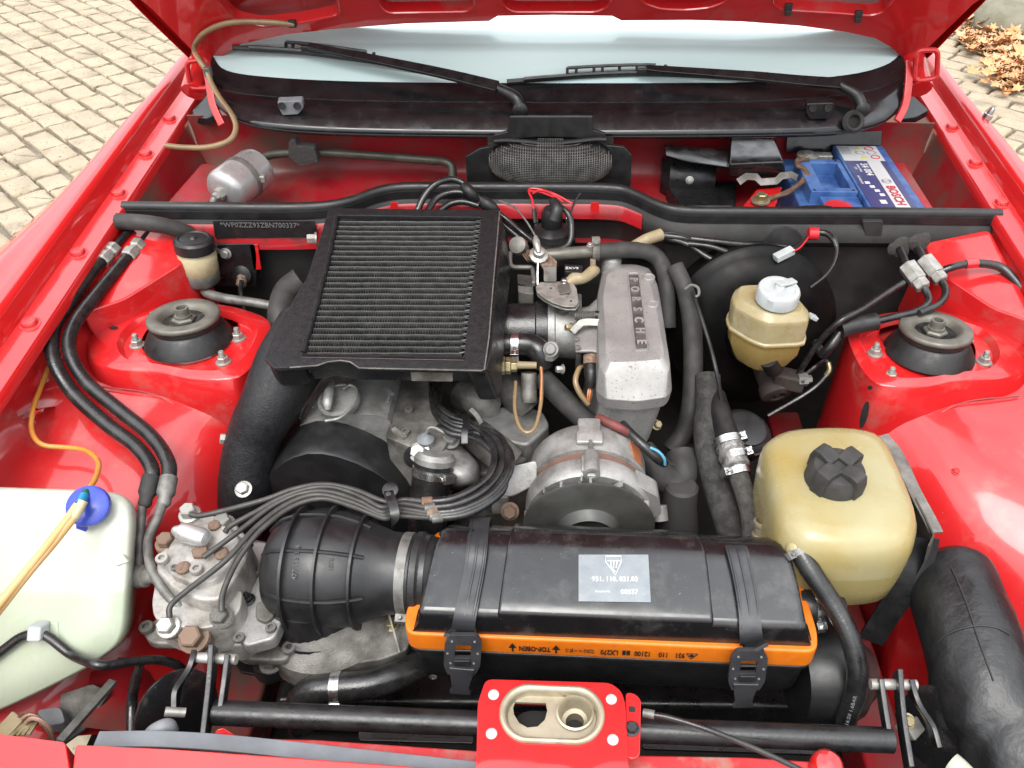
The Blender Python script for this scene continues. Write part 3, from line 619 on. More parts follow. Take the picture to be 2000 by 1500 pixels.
# ================================================================ components, left and middle
from mathutils.bvhtree import BVHTree
def tube(name, uvz, r, mat, parent=None, n=10, k=6, **kw):
    return build(name, MB().tube([q if isinstance(q, V) else P(*q) for q in uvz], r, n, k), mat, parent, **kw)
def plate(name, uvz, dz, mat, parent=None, r=0, bevel=.001, scale=1, vec=None, **kw):
    l = L3(uvz); l = rnd(l, r) if r else l
    return build(name, MB().prism(l, vec or (0, 0, -dz), scale), mat, parent, bevel=bevel, **kw)
def on(mb_or_bvh, u, v, off=.0006):
    h = mb_or_bvh.ray_cast(CAM, ray(u, v).normalized()); return h[0]+h[1]*(off if h[1].dot(ray(u, v)) < 0 else -off) if h[0] else None
def bvh(mb): return BVHTree.FromPolygons([tuple(p) for p in mb.v], mb.f)
Z = V((0, 0, 1))
# ---------------------------------------------------------------- strut mounts
for (u, v), studs, lab in (((371, 664), [(269, 675), (437, 708), (466, 662), (303, 632)], 'strut mount with dusty metal cup on the left red tower beside two black hoses'),
                           ((1814, 688), [(1708, 692), (1738, 740), (1921, 708), (1886, 664)], 'strut mount with dusty metal cup on the right red tower near the brake reservoir')):
    p = P(u, v, .793); t = thing('strut_mount', p, lab, 'strut mount', 'strut mounts on the red towers')
    a = V((0, .10, 1)).normalized()
    build('rubber_boot', MB().lathe(p, a, [(.0605, 0), (.0595, .003), (.0545, .012), (.0485, .022), (.0462, .0245), (.0448, .0255), (.0448, .027), (.0462, .028), (.0462, .033), (.02, .033)], 40), m_blk, t, angle=50)
    build('cup', MB().lathe(p+a*.033, a, [(.046, 0), (.048, .0015), (.0488, .004), (.0478, .007), (.0455, .0085), (.036, .0088), (.0315, .0075), (.0275, .002), (.025, -.006), (.0, -.006)], 44), m_gcup, t, angle=60)
    b = MB(); b.lathe(p+a*.026, a, [(.0165, 0), (.0165, .010), (.014, .012)], 6); b.lathe(p+a*.038, a, [(.0115, 0), (.0115, .003), (.009, .0035), (.009, .009), (.0095, .0095), (.0095, .014), (.0065, .014), (.006, .004), (0, .004)], 16)
    build('centre_nut', b, m_gcup, t)
    for q in studs: bolt(t, P(q[0], q[1], .7915), (0, .08, 1), .0105, m_zinc, 'stud', 'stud_nut')
# ---------------------------------------------------------------- fluid reservoir, left
t = thing('fluid_reservoir', P(392, 548, .80), 'small cream fluid bottle with ribbed black screw cap beside the bulkhead', 'reservoir')
b0, b1 = P(394, 548, .795), P(377, 464, .868); ax = (b1-b0).normalized(); Lb = (b1-b0).length
build('bottle', MB().lathe(b0, ax, [(.010, -.004), (.024, 0), (.0265, .004), (.027, .018), (.0285, .02), (.0285, Lb*.62), (.026, Lb*.68), (.0245, Lb*.75)], 28), m_resc, t, angle=50)
build('base_band', MB().lathe(b0+ax*-.002, ax, [(.0245, 0), (.0276, .004), (.0279, .019), (.0272, .02)], 28), m_pipe, t)
build('cap', MB().lathe(b0+ax*Lb*.72, ax, [(.026, 0), (.0285, .001), (.0285, .016), (.026, .0195), (.022, .0205), (.020, .019), (.006, .0195), (.003, .022)], 48, rad=lambda a, h: 1+.018*(math.sin(a*24) > 0)*(0 < h < .017)), m_bplas, t, angle=30)
build('bracket', MB().prism(rnd([PY(u, v, 1.118) for u, v in ((422, 478), (498, 476), (502, 500), (500, 560), (425, 560))], .006), (0, .003, 0)), m_bsat, t, bevel=.001)
bolt(t, PY(441, 495, 1.116), (0, -1, .2), .009, m_zinc, 'hex', 'bracket_nut')
tube('braided_outlet', [(398, 556, .79), (404, 572, .783), (440, 583, .782), (500, 592, .78), (560, 604, .775)], .0075, m_pipe, t)
tube('cowl_drain_tube', [PY(230, 432, 1.105), PY(290, 436, 1.10), PY(340, 446, 1.108), PY(385, 464, 1.125), PY(430, 492, 1.125)], .0125, m_hosed, label='thick dull black drain tube lying along the bulkhead above the cream bottle', cat='tube')
t = thing('sensor_plug', PY(473, 540, 1.12), 'orange ribbed sensor plug in a black grommet right of the cream bottle', 'sensor')
p = PY(474, 535, 1.118); build('grommet', MB().lathe(p, (0, -1, .3), [(.016, 0), (.015, .006), (.009, .009)], 20), m_blk, t)
build('plug', MB().lathe(p, (0.05, -.8, -.35), [(.007, .004), (.0085, .008), (.007, .011), (.0085, .014), (.007, .017), (.0085, .020), (.004, .024)], 16), m_rust, t)
tube('lead', [PY(472, 548, 1.09), PY(470, 570, 1.085), PY(478, 606, 1.07)], .0035, m_blk, t, 8)
# ---------------------------------------------------------------- two fuel hoses on the left wing
def hose_line(lab, pipe0, hexuv, hose, r, ferr, pipe1, pr):
    t = thing('fuel_hose', P(*hose[len(hose)//2]), lab, 'hose', 'fuel hoses over the left inner wing')
    tube('feed_pipe', pipe0, pr, m_bsat, t, 8)
    a, c = P(*pipe0[-1]), P(*hexuv); ax = (c-a).normalized()
    b = MB(); b.lathe(a-ax*.004, ax, [(.007, 0), (.011, .002), (.011, .014), (.0085, .016), (.0085, .022), (.012, .024), (.012, .038), (.009, .040)], 6); build('union_nut', b, m_zinc, t, bevel=.0006)
    c2 = a+ax*.034
    build('hose', MB().tube([c2]+[P(*q) for q in hose], r, 14, 7), m_hose, t)
    b = MB(); e = P(*hose[-1]); d = (P(*pipe1[0])-P(*hose[-2])).normalized()
    b.lathe(e-d*.014, d, [(r*.98, 0), (r+.0016, .001), (r+.0018, .022), (r*.85, .028), (r*.9, .036), (r*.6, .04)], 20); build('ferrule', b, m_hosed if 'outer' in lab else m_pipe, t)
    tube('steel_pipe', [e+d*.01]+[P(*q) for q in pipe1], ferr, m_pipe, t, 12)
    return t
hose_line('outer black fuel hose sweeping along the left wing rail', [(258, 444, .868), (222, 484, .862)], (200, 508, .86), [(180, 530, .858), (140, 585, .852), (106, 640, .842), (104, 700, .828), (140, 765, .802), (205, 826, .782), (265, 872, .770), (296, 915, .762), (291, 950, .752)], .009, .0048, [(279, 985, .742), (274, 1050, .728), (272, 1112, .705)], .005)
hose_line('inner black fuel hose curving round the left strut tower', [(292, 452, .858), (272, 476, .855)], (252, 500, .852), [(235, 520, .85), (185, 580, .845), (145, 635, .838), (136, 685, .826), (168, 745, .804), (232, 800, .786), (296, 853, .772), (329, 905, .762), (326, 952, .752)], .009, .0055, [(309, 1008, .745), (290, 1055, .738), (296, 1110, .735), (326, 1160, .725), (372, 1205, .712)], .0045)
tube('wing_cable', [(246, 520, .845), (222, 558, .84), (190, 610, .825), (178, 632, .81)], .0022, m_wbrn, label='thin brown cable running beside the inner black fuel hose', cat='cable')
t = thing('washer_pipe', P(62, 830, .785), 'thin orange washer tube clipped to the left inner wing', 'tube')
tube('tube', [(97, 712, .81), (82, 750, .80), (66, 795, .795), (62, 840, .785), (82, 868, .776), (130, 874, .772), (168, 880, .775), (192, 903, .785), (186, 935, .80), (168, 962, .81)], .0032, m_orgt, t, 10)
b = MB(); b.strip([P(48, 812, .772), P(66, 806, .79), P(72, 800, .792), P(99, 797, .768)], .012, .0012, (0, -.3, 1), 3); build('clip', b, m_redw, t)
tube('green_joint', [(169, 960, .81), (158, 982, .812), (148, 1000, .812)], .0045, M('green_joint', (.02, .11, .06), .35), t)
tube('blue_joint', [(164, 968, .811), (157, 984, .813)], .0052, M('cyan_joint', (.03, .28, .5), .35), t)
# ---------------------------------------------------------------- washer tank
def tz(v): return .792-(v-950)/440*.16
TK = [(-160, 940), (60, 948), (150, 951), (232, 957), (258, 975), (265, 1010), (261, 1090), (252, 1225), (240, 1258), (190, 1298), (100, 1345), (0, 1392), (-160, 1450)]
t = thing('washer_tank', P(100, 1200, .6), 'large milky white washer bottle with blue cap at the left front', 'washer bottle')
tk = [P(u, v, tz(v)) for u, v in TK]; c = sum(tk, V((0, 0, 0)))/len(tk); vec = (c-CAM).normalized()*.15+V((.02, 0, 0))
nrm = V((0, -.83, .55)); shp = cat(rnd(tk, .02, 3), 1, True)
def tsc(l, s, d): return [c+(p-c)*(s*.985)+d for p in l]
b = MB().loft([tsc(shp, .9, vec), tsc(shp, .985, vec*.85), tsc(shp, 1.0, vec*.5), tsc(shp, 1.0, vec*.1), tsc(shp, .985, nrm*.004), tsc(shp, .95, nrm*.010), tsc(shp, .6, nrm*.013)], True, True)
build('bottle', b, m_tankw, t, angle=70); tb = bvh(b)
p = P(172, 988, .800); ax = V((.12, -.55, .85)).normalized()
o = build('cap', MB().lathe(p-ax*.008, ax, [(.022, 0), (.023, .006), (.0225, .010), (.020, .0118), (.0, .0125)], 32), m_bluec, t)
b = MB().bar(P(160, 1012, .792), P(160, 1034, .776), .012, .004, ax); build('cap_tab', b, m_bluec, o, bevel=.001)
tube('hose_nipple', [(163, 978, .822), (150, 1003, .815), (143, 1012, .81)], .005, m_resc, t)
for l in ([(152, 985, .82), (120, 1030, .81), (60, 1105, .80), (-30, 1215, .785)], [(146, 1008, .812), (105, 1060, .803), (50, 1125, .795), (-40, 1240, .775)]): tube('spray_tube', l, .0044, m_orgp, t)
p = on(tb, 90, 1232, .002); b = MB().prism([on(tb, u, v, .0015) for u, v in ((74, 1212), (114, 1214), (116, 1250), (74, 1250))], nrm*-.004); build('clip_pad', b, m_tankw, t, bevel=.003)
b = MB().prism([on(tb, u, v, .019) for u, v in ((73, 1220), (100, 1221), (98, 1250), (71, 1250))], nrm*-.019); build('cable_clip', b, m_whpl, t, bevel=.0025)
b = MB().prism([on(tb, u, v, .004) for u, v in ((226, 1086), (243, 1084), (246, 1098), (228, 1106))], nrm*-.005); build('mould_tab', b, m_tankw, t, bevel=.001)
t = thing('wiring_loom', P(190, 1298, .64), 'black taped wiring loom clipped across the white washer bottle', 'wiring loom')
def tn(u, v, o=.009): return on(tb, u, v, o) or P(u, v, .66)
tube('loom', [tn(-30, 1302), tn(15, 1268), tn(50, 1243), tn(80, 1236), tn(105, 1243), tn(150, 1276), P(186, 1297, .698), P(215, 1299, .690), P(250, 1293, .678), P(310, 1289, .655), P(350, 1302, .63), P(368, 1330, .58)], .0052, m_hose, t)
tube('loom_branch', [P(277, 1290, .66), P(266, 1325, .63), P(258, 1370, .60), P(256, 1460, .58)], [.004, .006, .0062, .0055], m_hose, t)
# ---------------------------------------------------------------- parts under the washer tank
t = thing('headlamp_tray', P(90, 1400, .55), 'dusty grey metal tray with bent tab under the white washer bottle', 'bracket')
plate('tray', [(-60, 1440, .57), (40, 1380, .58), (180, 1335, .59), (215, 1350, .58), (170, 1420, .56), (60, 1500, .55), (-60, 1520, .55)], .004, m_alud, t, r=.004)
b = MB().prism(rnd([P(*q) for q in ((72, 1385, .60), (118, 1380, .60), (128, 1412, .595), (76, 1420, .592))], .006), (0, .002, -.02)); build('tab', b, m_grey, t, bevel=.001)
b = MB().bar(P(118, 1448, .62), P(222, 1330, .615), .010, .006); build('stay_rod', b, m_pipe, t, bevel=.001)
t = thing('multi_plug', P(40, 1420, .63), 'pale multi-pin plug with brown wires beside the red front wing', 'connector')
b = MB().bar(P(5, 1440, .635), P(42, 1400, .64), .02, .014); build('plug_body', b, m_tan, t, bevel=.002)
for i in range(4): tube('plug_wire', [P(38+i*4, 1400+i*4, .645), P(52+i*3, 1394+i*3, .652), P(75+i*2, 1402+i*2, .648), P(92+i*2, 1425, .632), P(106, 1452, .60)], .0022, m_wpale if i % 2 else m_wbrn, t, 6)
b = MB()
for i in range(4): b.bar(P(22+i*11, 1438-i*1, .642), P(50+i*8, 1412-i*2, .643), .004, .002)
build('contact', b, m_yzinc, t)
# ---------------------------------------------------------------- fuel distributor on its air flow meter
t = thing('fuel_distributor', P(390, 1200, .64), 'pale cast fuel distributor with many banjo bolts beside the washer bottle', 'fuel distributor')
plate('lower_flange', [(278, 1242), (286, 1222), (306, 1206), (330, 1180), (500, 1090), (575, 1120), (585, 1230), (556, 1296), (470, 1296), (436, 1272), (385, 1284), (364, 1270), (292, 1262)], .014, m_alud, t, r=.006, bevel=.002) if 0 else None
def L3z(l, z): return [P(u, v, z) for u, v in l]
def pz(name, uv, z, dz, mat, parent, r=.005, bevel=.002, scale=1.0, **kw): return build(name, MB().prism(rnd(L3z(uv, z), r), (0, 0, -dz), scale), mat, parent, bevel=bevel, **kw)
FL = [(279, 1236), (290, 1214), (312, 1208), (330, 1150), (480, 1050), (524, 1058), (575, 1130), (586, 1232), (560, 1290), (474, 1288), (440, 1262), (388, 1276), (366, 1258), (292, 1256)]
pz('lower_flange', FL, .640, .012, m_alu, t, .008, .002); pz('upper_flange', FL, .655, .012, m_alud, t, .009, .003, 1.0)
pz('meter_body', [(318, 1180), (480, 1058), (516, 1062), (548, 1130), (545, 1205), (505, 1235), (470, 1262), (400, 1250), (330, 1235)], .682, .03, m_alu, t, .008, .004, 1.05)
pz('control_body', [(296, 1176), (304, 1128), (330, 1140), (400, 1165), (474, 1150), (470, 1190), (445, 1215), (395, 1228), (330, 1222), (300, 1205)], .722, .05, m_kjet, t, .008, .004, 1.03)
pz('distributor_head', [(303, 1110), (312, 1078), (330, 1052), (348, 1022), (372, 1006), (410, 1004), (452, 1012), (486, 1050), (482, 1086), (460, 1128), (430, 1170), (390, 1172), (338, 1150)], .742, .045, m_kjet, t, .007, .004, 1.04)
pz('head_plate', [(318, 1096), (330, 1064), (356, 1030), (400, 1020), (446, 1026), (470, 1052), (452, 1098), (420, 1132), (380, 1140), (340, 1124)], .750, .010, m_kjet, t, .006, .003, 1.06)
pz('meter_plate', [(470, 1078), (496, 1056), (522, 1058), (554, 1122), (556, 1200), (536, 1246), (480, 1262), (452, 1228), (462, 1150)], .698, .02, m_alu, t, .006, .003)
pz('plate_boss', [(500, 1176), (528, 1170), (540, 1196), (520, 1216), (498, 1206)], .704, .01, m_alud, t, .005, .002)
for u_, v_ in ((540, 1085), (549, 1150), (530, 1228), (468, 1248)): bolt(t, P(u_, v_, .699), (0, -.05, 1), .006, m_alud, 'allen', 'cap_screw')
b = MB()
for i in range(7): b.bar(P(478-i*3, 1085+i*13, .722-i*.004), P(492-i*3, 1062+i*13, .722-i*.004), .004, .004)
build('body_fins', b, m_bsat, t)
for u, v, z, r, mm, h in ((371, 1006, .756, .0125, m_zinc, 1.3), (439, 1026, .752, .013, m_zinc, 1.3), (326, 1062, .752, .0125, m_rust, 1.2), (397, 1088, .754, .013, m_rust, 1.3), (330, 1224, .734, .0125, m_zinc, 1.2), (380, 1246, .722, .0165, m_rust, 1.1), (433, 1204, .736, .0125, m_alud, 1.2)):
    p = P(u, v, z-.012); ax = (0, -.45, 1) if v > 1180 else (.05*(400-u)/70, -.1, 1)
    bolt(t, p, ax, r, mm, 'hex', 'banjo_bolt', h=h)
    build('banjo_ring', MB().lathe(p-V(ax).normalized()*.010, ax, [(r*1.0, 0), (r*1.02, .002), (r*1.02, .010), (r*.9, .011)], 18), m_kjet if mm != m_rust else m_rust, t)
for u, v, z, k, mm, r in ((318, 1094, .752, 'allen', m_zinc, .007), (385, 1114, .752, 'allen', m_kjet, .007), (433, 1082, .753, 'screw', m_rust, .008), (358, 1110, .752, 'screw', m_rust, .008), (419, 1027, .752, 'screw', m_rust, .007), (341, 1110, .752, 'allen', m_alud, .004), (500, 1117, .699, 'allen', m_alud, .008), (485, 1172, .699, 'stud', m_bsat, .008), (288, 1228, .657, 'allen', m_alud, .008), (472, 1252, .66, 'allen', m_alud, .008), (566, 1268, .657, 'allen', m_alud, .008)):
    bolt(t, P(u, v, z), (0, -.05, 1), r, mm, k, 'cap_screw' if k == 'allen' else 'slotted_plug')
a, c = P(343, 1036, .765), P(416, 1056, .765); d = (c-a).normalized()
build('pressure_damper', MB().lathe(a, d, [(.004, -.003), (.006, 0), (.006, .004), (.0095, .006), (.011, .012), (.011, .034), (.0085, .040), (.003, .043)], 20), m_silv, t)
a, c = P(252, 1128, .70), P(306, 1122, .708); d = (c-a).normalized()
b = MB(); b.lathe(a, d, [(.010, 0), (.010, .008)], 6); build('union_bolt', b, m_rust, t); build('union_collar', MB().lathe(a+d*.008, d, [(.012, 0), (.0135, .002), (.0135, .014), (.010, .016), (.010, .03)], 20), m_zinc, t)
# ---------------------------------------------------------------- lower casting of the air flow meter
t = thing('air_flow_meter', P(660, 1260, .58), 'grimy grey casting under the ribbed black rubber boot', 'casting')
pz('casting', [(530, 1180), (610, 1170), (700, 1170), (800, 1190), (800, 1268), (745, 1288), (690, 1296), (640, 1310), (590, 1312), (560, 1290), (545, 1240)], .640, .05, m_alud, t, .01, .004, .9)
build('bowl', MB().lathe(P(648, 1205, .628), Z, [(.085, -.02), (.084, .012), (.074, .022), (.066, .034), (.06, .05)], 36), m_alud, t)
for u, v in ((765, 1220), (673, 1273)): bolt(t, P(u, v, .642), (0, -.1, 1), .0095, m_yzinc, 'hex', 'flange_bolt')
for u in (556, 643, 758):
    b = MB().bar(P(u, 1195, .668), P(u+22, 1275, .645), .002, .008); build('casting_rib', b, m_alud, t)
t = thing('meter_mount', P(530, 1310, .55), 'rubber mounting foot with grey bolt below the grimy casting', 'mounting')
pz('foot_plate', [(452, 1286), (545, 1292), (572, 1310), (566, 1330), (470, 1312)], .60, .005, m_bsat, t, .003, .001)
build('rubber_bush', MB().lathe(P(531, 1310, .602), Z, [(.018, 0), (.019, .006), (.017, .022)], 24), m_blk, t); bolt(t, P(531, 1296, .624), (0, -.05, 1), .014, m_alud, 'hex', 'mount_bolt')
# ---------------------------------------------------------------- rubber boot
C = P(650, 1112, .712); k_ = px(C)
t = thing('intake_boot', C-V((0, 0, .06)), 'ribbed black rubber intake boot joined to the air box', 'intake boot')
A_ = (P(840, 1122, .722)-P(560, 1106, .722)).normalized()
prof = [(522, .02), (528, .036), (540, .050), (560, .060), (590, .0665), (630, .069), (670, .0675), (705, .062), (735, .054), (765, .0475), (800, .046), (842, .046)]
pf = [(r, (u-650)*k_) for u, r in prof]
build('boot', MB().lathe(C, A_, pf, 44), m_bplas, t, angle=60)
def rat(h):
    for (r0, h0), (r1, h1) in zip(pf, pf[1:]):
        if h0 <= h <= h1: return r0+(r1-r0)*(h-h0)/(h1-h0)
    return .045
for u in (588, 650, 712):
    h = (u-650)*k_; r = rat(h); build('boot_rib', MB().lathe(C+A_*(h-.0025), A_, [(r-.004, 0), (r+.0065, .001), (r+.0065, .004), (r-.004, .005)], 44), m_bplas, t)
X, Y, _ = frame(A_)
for a in (1.95, 2.75, 1.2, .5):
    d = None; pts = []
    for u in range(535, 745, 15):
        h = (u-650)*k_; pts.append(C+A_*h+(V((0, math.cos(a), math.sin(a))))*(rat(h)+.0015))
    build('boot_rib', MB().tube(pts, .0022, 6, 2), m_bplas, t)
build('skirt', MB().lathe(P(632, 1175, .655), Z, [(.071, -.006), (.0725, .001), (.0715, .005), (.066, .008), (.064, .05)], 40), m_bplas, t)
for (u, s_) in ((612, '477 133 356'), (676, '1078')):
    pp = C+A_*((u-650)*k_); r = rat((u-650)*k_); an = math.radians(233); d = V((0, math.cos(an), -math.sin(an)*-1)); d = V((0, -math.cos(R(58)), math.sin(R(58))))
    text('moulded_number', s_, .0075, pp+d*(r+.0006), V((0, math.sin(R(58)), math.cos(R(58)))), -A_, m_vinyl, t, depth=.0004)
hose_clamp(t, C+A_*((798-650)*k_), A_, .0465, .0115, m_pipe, (0, -.9, -.42)); build('neck_collar', MB().lathe(C+A_*((812-650)*k_), A_, [(.046, 0), (.049, .002), (.049, .009), (.046, .012), (.042, .03)], 40), m_blk, t)
bolt(t, P(522, 1168, .68), (0, -.6, 1), .006, m_bsat, 'screw', 'link_stud')
# ---------------------------------------------------------------- air filter box
t = thing('air_filter_box', P(1190, 1300, .58), 'black air filter box with orange seal, two rubber straps and silver sticker', 'air filter box')
PRF = [((796, 1236), (1596, 1272), .704), ((810, 1216), (1584, 1250), .722), ((816, 1196), (1578, 1226), .7491), ((825, 1158), (1570, 1186), .7558), ((840, 1094), (1556, 1122), .7656), ((852, 1050), (1542, 1078), .7715), ((868, 1030), (1518, 1056), .765), ((875, 1022), (1510, 1050), .735)]
def lid_row(t0, dz=0):
    o = []
    for (a, c, z) in PRF: o.append((a[0]+(c[0]-a[0])*t0, a[1]+(c[1]-a[1])*t0, z+dz))
    q = [P(*s_) for s_ in o]
    for i in (0, 1): q[i] = PY(o[i][0], o[i][1], q[2].y-.0015*(2-i))
    return q
def lid_loop(t0, dz=0, inset=0):
    r = lid_row(t0); r = r[:2]+cat(r[2:], 3)
    if dz: r = [p+V((0, 0, dz))*(1 if i > 2 else i/3) for i, p in enumerate(r)]
    bk = r[-1]; fr = r[0]
    return r+[V((bk.x, bk.y+.004, .70)), V((fr.x, fr.y+.004, .70))]
b = MB().loft([lid_loop(t0) for t0 in (0, .03, .15, .215, .76, .9, .97, 1)]); lid_b = b
build('lid', b, m_bpnt, t, bevel=.007, seg=4, bang=50)
b = MB().loft([lid_loop(t0, .0055) for t0 in (.205, .4, .6, .757)]); lid_r = b
build('lid_panel', b, m_bpnt, t, bevel=.0035, seg=3, bang=50)
# tray and seal
GK = [(792, 1238, .718), (1597, 1274, .718), (1598, 1235, .718), (1545, 1062, .718), (850, 1035, .718), (790, 1200, .718)]
gl = rnd(L3(GK), .012, 4)
build('seal', MB().prism(gl, (0, 0, -.030)), m_org, t, bevel=.003)
gc = sum(gl, V((0, 0, 0)))/len(gl); tl = [gc+(p-gc)*.992+V((0, 0, -.0305)) for p in gl]; build('tray_rim', MB().prism(tl, (0, 0, -.007)), m_bplas, t, bevel=.002)
tl = [gc+(p-gc)*.975+V((0, 0, -.037)) for p in gl]; tl2 = [gc+(p-gc)*.965+V((0, .004, -.085)) for p in gl]; tl3 = [gc+(p-gc)*.9+V((0, .02, -.125)) for p in gl]; tl4 = [gc+(p-gc)*.8+V((0, .03, -.14)) for p in gl]
build('tray', MB().loft([tl4, tl3, tl2, tl]), m_bplas, t, angle=45); bolt(t, PY(846, 1322, gl[0].y+.012), (0, -1, .1), .005, m_zinc, 'rivet', 'tray_rivet')
# lettering on the front of the seal, printed upside down
g0_, g1_ = P(830, 1239.7, .718), P(1560, 1272.3, .718); gx = (g1_-g0_).normalized(); gy_ = V((0, 0, 1))
gn_ = gx.cross(gy_).normalized()
def gpos(u): 
    q = PP(u, 1265+(u-1000)*.046, g0_+gn_*.0009, gn_); return q
for u, s_, sz in ((1044, 'TOP-OBEN', .0125), (1190, 'LX270', .0128), (1255, '12100', .0128), (1296, '110', .0128), (1328, '931', .0128)):
    text('seal_lettering', s_, sz, gpos(u), -gx, -gy_, m_bprt, t, .0002, .0002, sx=.56)
for u, s_ in ((1112, '50 14\n37 16'), (1130, '15 14'), (1150, 'Made in\nAustria')): text('seal_lettering', s_, .0038, gpos(u), -gx, -gy_, m_bprt, t, .0002)
for u in (1001, 1086):
    p = gpos(u); b = MB().add([p+gx*a+gy_*c for a, c in ((-.0045, .000), (.0045, .0), (0, .009))], [[0, 1, 2]]); b.add([p+gx*a+gy_*c for a, c in ((-.0009, -.007), (.0009, -.007), (.0009, .001), (-.0009, .001))], [[0, 1, 2, 3]]); b.v = [q+gn_*.0003 for q in b.v]; build('seal_arrow', b, m_bprt, t, fix=False, smooth=False)
p = gpos(1223); b = MB()
for i in range(2):
    for j in range(2): b.box(p+gx*(i-.5)*.0046+gy_*(j-.5)*.0046, (.0036, .0006, .0036))
build('seal_mark', b, m_bprt, t)
p = gpos(1351); b = MB(); tri = [p+gx*a+gy_*c for a, c in ((-.006, .004), (.006, .004), (0, -.006))]; b.tube(tri, .0006, 5, 0, closed=True); b.lathe(p-gn_*0, gn_, [(.0022, -.0002), (.0022, .0003)], 12); build('seal_mark', b, m_bprt, t)
# straps
lb = bvh(lid_b); lr = bvh(lid_r)
def sp_(u, v, o=.002): return on(lb, u, v, o)
for pth, bk in (([(938, 1026), (934, 1060), (928, 1110), (918, 1160), (909, 1200), (906, 1226)], [(905, 1245), (904, 1275), (903, 1300), (901, 1325), (899, 1352)]), ([(1425, 1046), (1438, 1080), (1449, 1125), (1459, 1180), (1464, 1225), (1466, 1250)], [(1464, 1272), (1460, 1305), (1456, 1330), (1453, 1352), (1450, 1378)])):
    pts = [sp_(*q, .0035) for q in pth]; pts = [p for p in pts if p]
    f0 = PY(bk[0][0], bk[0][1], gl[0].y-.006)
    yb = P(bk[0][0], bk[0][1]+8, .718).y-.005; bp_ = [PY(u, v, yb-.0045*i) for i, (u, v) in enumerate(bk)]
    back = [pts[0]+V((0, .012, -.025)), pts[0]+V((0, .008, -.008))]
    st = build('strap', MB().strip(back+pts+bp_[:1], lambda s: .0275-.005*math.sin(s*3.1) + (.014*max(0, (s-.86)/.14)), .004, lambda s: V((0, -.3-s*1.2, 1-s*.75)), 5), m_strap, t, bevel=.001, label=None)
    for off in (-.009, 0, .009):
        b = MB().tube([p+V((off, -.001, .0036)) for p in back[1:]+pts[:-1]], .0016, 6, 4); build('strap_rib', b, m_strap, st)
    c = bp_[1]; bx = V((1, 0, 0)); up_ = (bp_[0]-bp_[-1]).normalized(); fn = bx.cross(up_)
    fr_ = holed([rnd([c+bx*x*.0195+up_*y*.022+fn*.003 for x, y in ((-1, .75), (-.7, 1.25), (.7, 1.25), (1, .75), (1, -.75), (.75, -1.35), (-.75, -1.35), (-1, -.75))], .003), rnd([c+bx*x*.0085+up_*(y*.009+.004)+fn*.003 for x, y in ((-1, -1), (-1, 1), (1, 1), (1, -1))], .001)], -fn*.005)
    bu = build('buckle', fr_, m_strap, t, bevel=.001)
    b = MB(); b.bar(c+bx*-.0085+fn*.004-up_*.010, c+bx*.0085+fn*.004-up_*.010, .008, .004, fn); b.bar(c+bx*-.0095+fn*.001+up_*.004, c+bx*.0095+fn*.001+up_*.004, .0022, .002, fn); build('buckle_bar', b, m_blk, bu, bevel=.0008)
    b = MB()
    for x, y in ((-.012, .019), (.012, .019), (-.016, .002), (.016, .002), (-.0125, -.012), (.0125, -.012)): b.lathe(c+bx*x+up_*y+fn*.003, fn, [(.0013, 0), (.0013, .0007), (.0005, .0007)], 8)
    build('buckle_pins', b, m_zinc, bu)
    w0, w1, w2 = bp_[2], bp_[3], bp_[4]; b = MB().strip([w0+fn*.001, w1, w2], lambda s: .028-.012*s+(.006 if s > .85 else 0), .004, fn, 5); build('pull_tab', b, m_strap, t, bevel=.0012)
# sticker
b = MB(); N = 8; q4 = ((1130, 1084), (1266, 1084), (1271, 1177), (1130, 1175)); rows = []
for i in range(N+1):
    r_ = []
    for j in range(N+1):
        a, c = i/N, j/N; u = (q4[0][0]*(1-c)+q4[1][0]*c)*(1-a)+(q4[3][0]*(1-c)+q4[2][0]*c)*a; v = (q4[0][1]*(1-c)+q4[1][1]*c)*(1-a)+(q4[3][1]*(1-c)+q4[2][1]*c)*a; r_.append(on(lr, u, v, .0007))
    rows.append(r_)
b.grid(rows); b.solid(.0004); stk = build('sticker', b, m_foil, t, fix=True)
def stext(s_, u, v, sz, bold=.0001): 
    o_ = on(lr, u, v, .0012); x_ = on(lr, u+20, v, .0012)-on(lr, u-20, v, .0012); y_ = on(lr, u, v-6, .0012)-on(lr, u, v+6, .0012); text('sticker_print', s_, sz, o_, x_, y_, m_white, stk, .0001, bold)
stext('931. 110. 021.03', 1201, 1132, .0074); stext('00337', 1229, 1157, .0074); stext('Knecht-Nr.', 1178, 1156, .0036, 0)
b = MB()
for sh in ([(1183, 1087), (1213, 1087), (1213, 1098), (1202, 1124), (1183, 1098)], [(1186, 1096), (1210, 1096)], [(1193, 1098), (1193, 1108), (1202, 1118)], [(1205, 1098), (1203, 1110)], [(1199, 1098), (1198, 1110)]): b.tube([on(lr, u, v, .0014) for u, v in sh], .0006, 5, 0, closed=len(sh) == 5)
build('sticker_shield', b, m_white, stk)
# inlet cone and clamp at the right end
build('inlet_cone', MB().lathe(P(1600, 1318, .615), (1, .08, -.05), [(.050, -.03), (.057, .0), (.058, .02), (.05, .04), (.038, .05), (.03, .06)], 36), m_bplas, t)
hose_clamp(t, P(1592, 1185, .70), (1, .1, 0), .020, .010, m_steel, (-.1, -1, -.3))
tube('breather_stub', [(1560, 1182, .70), (1600, 1184, .70), (1630, 1190, .69)], .0195, m_blk, t, 18)
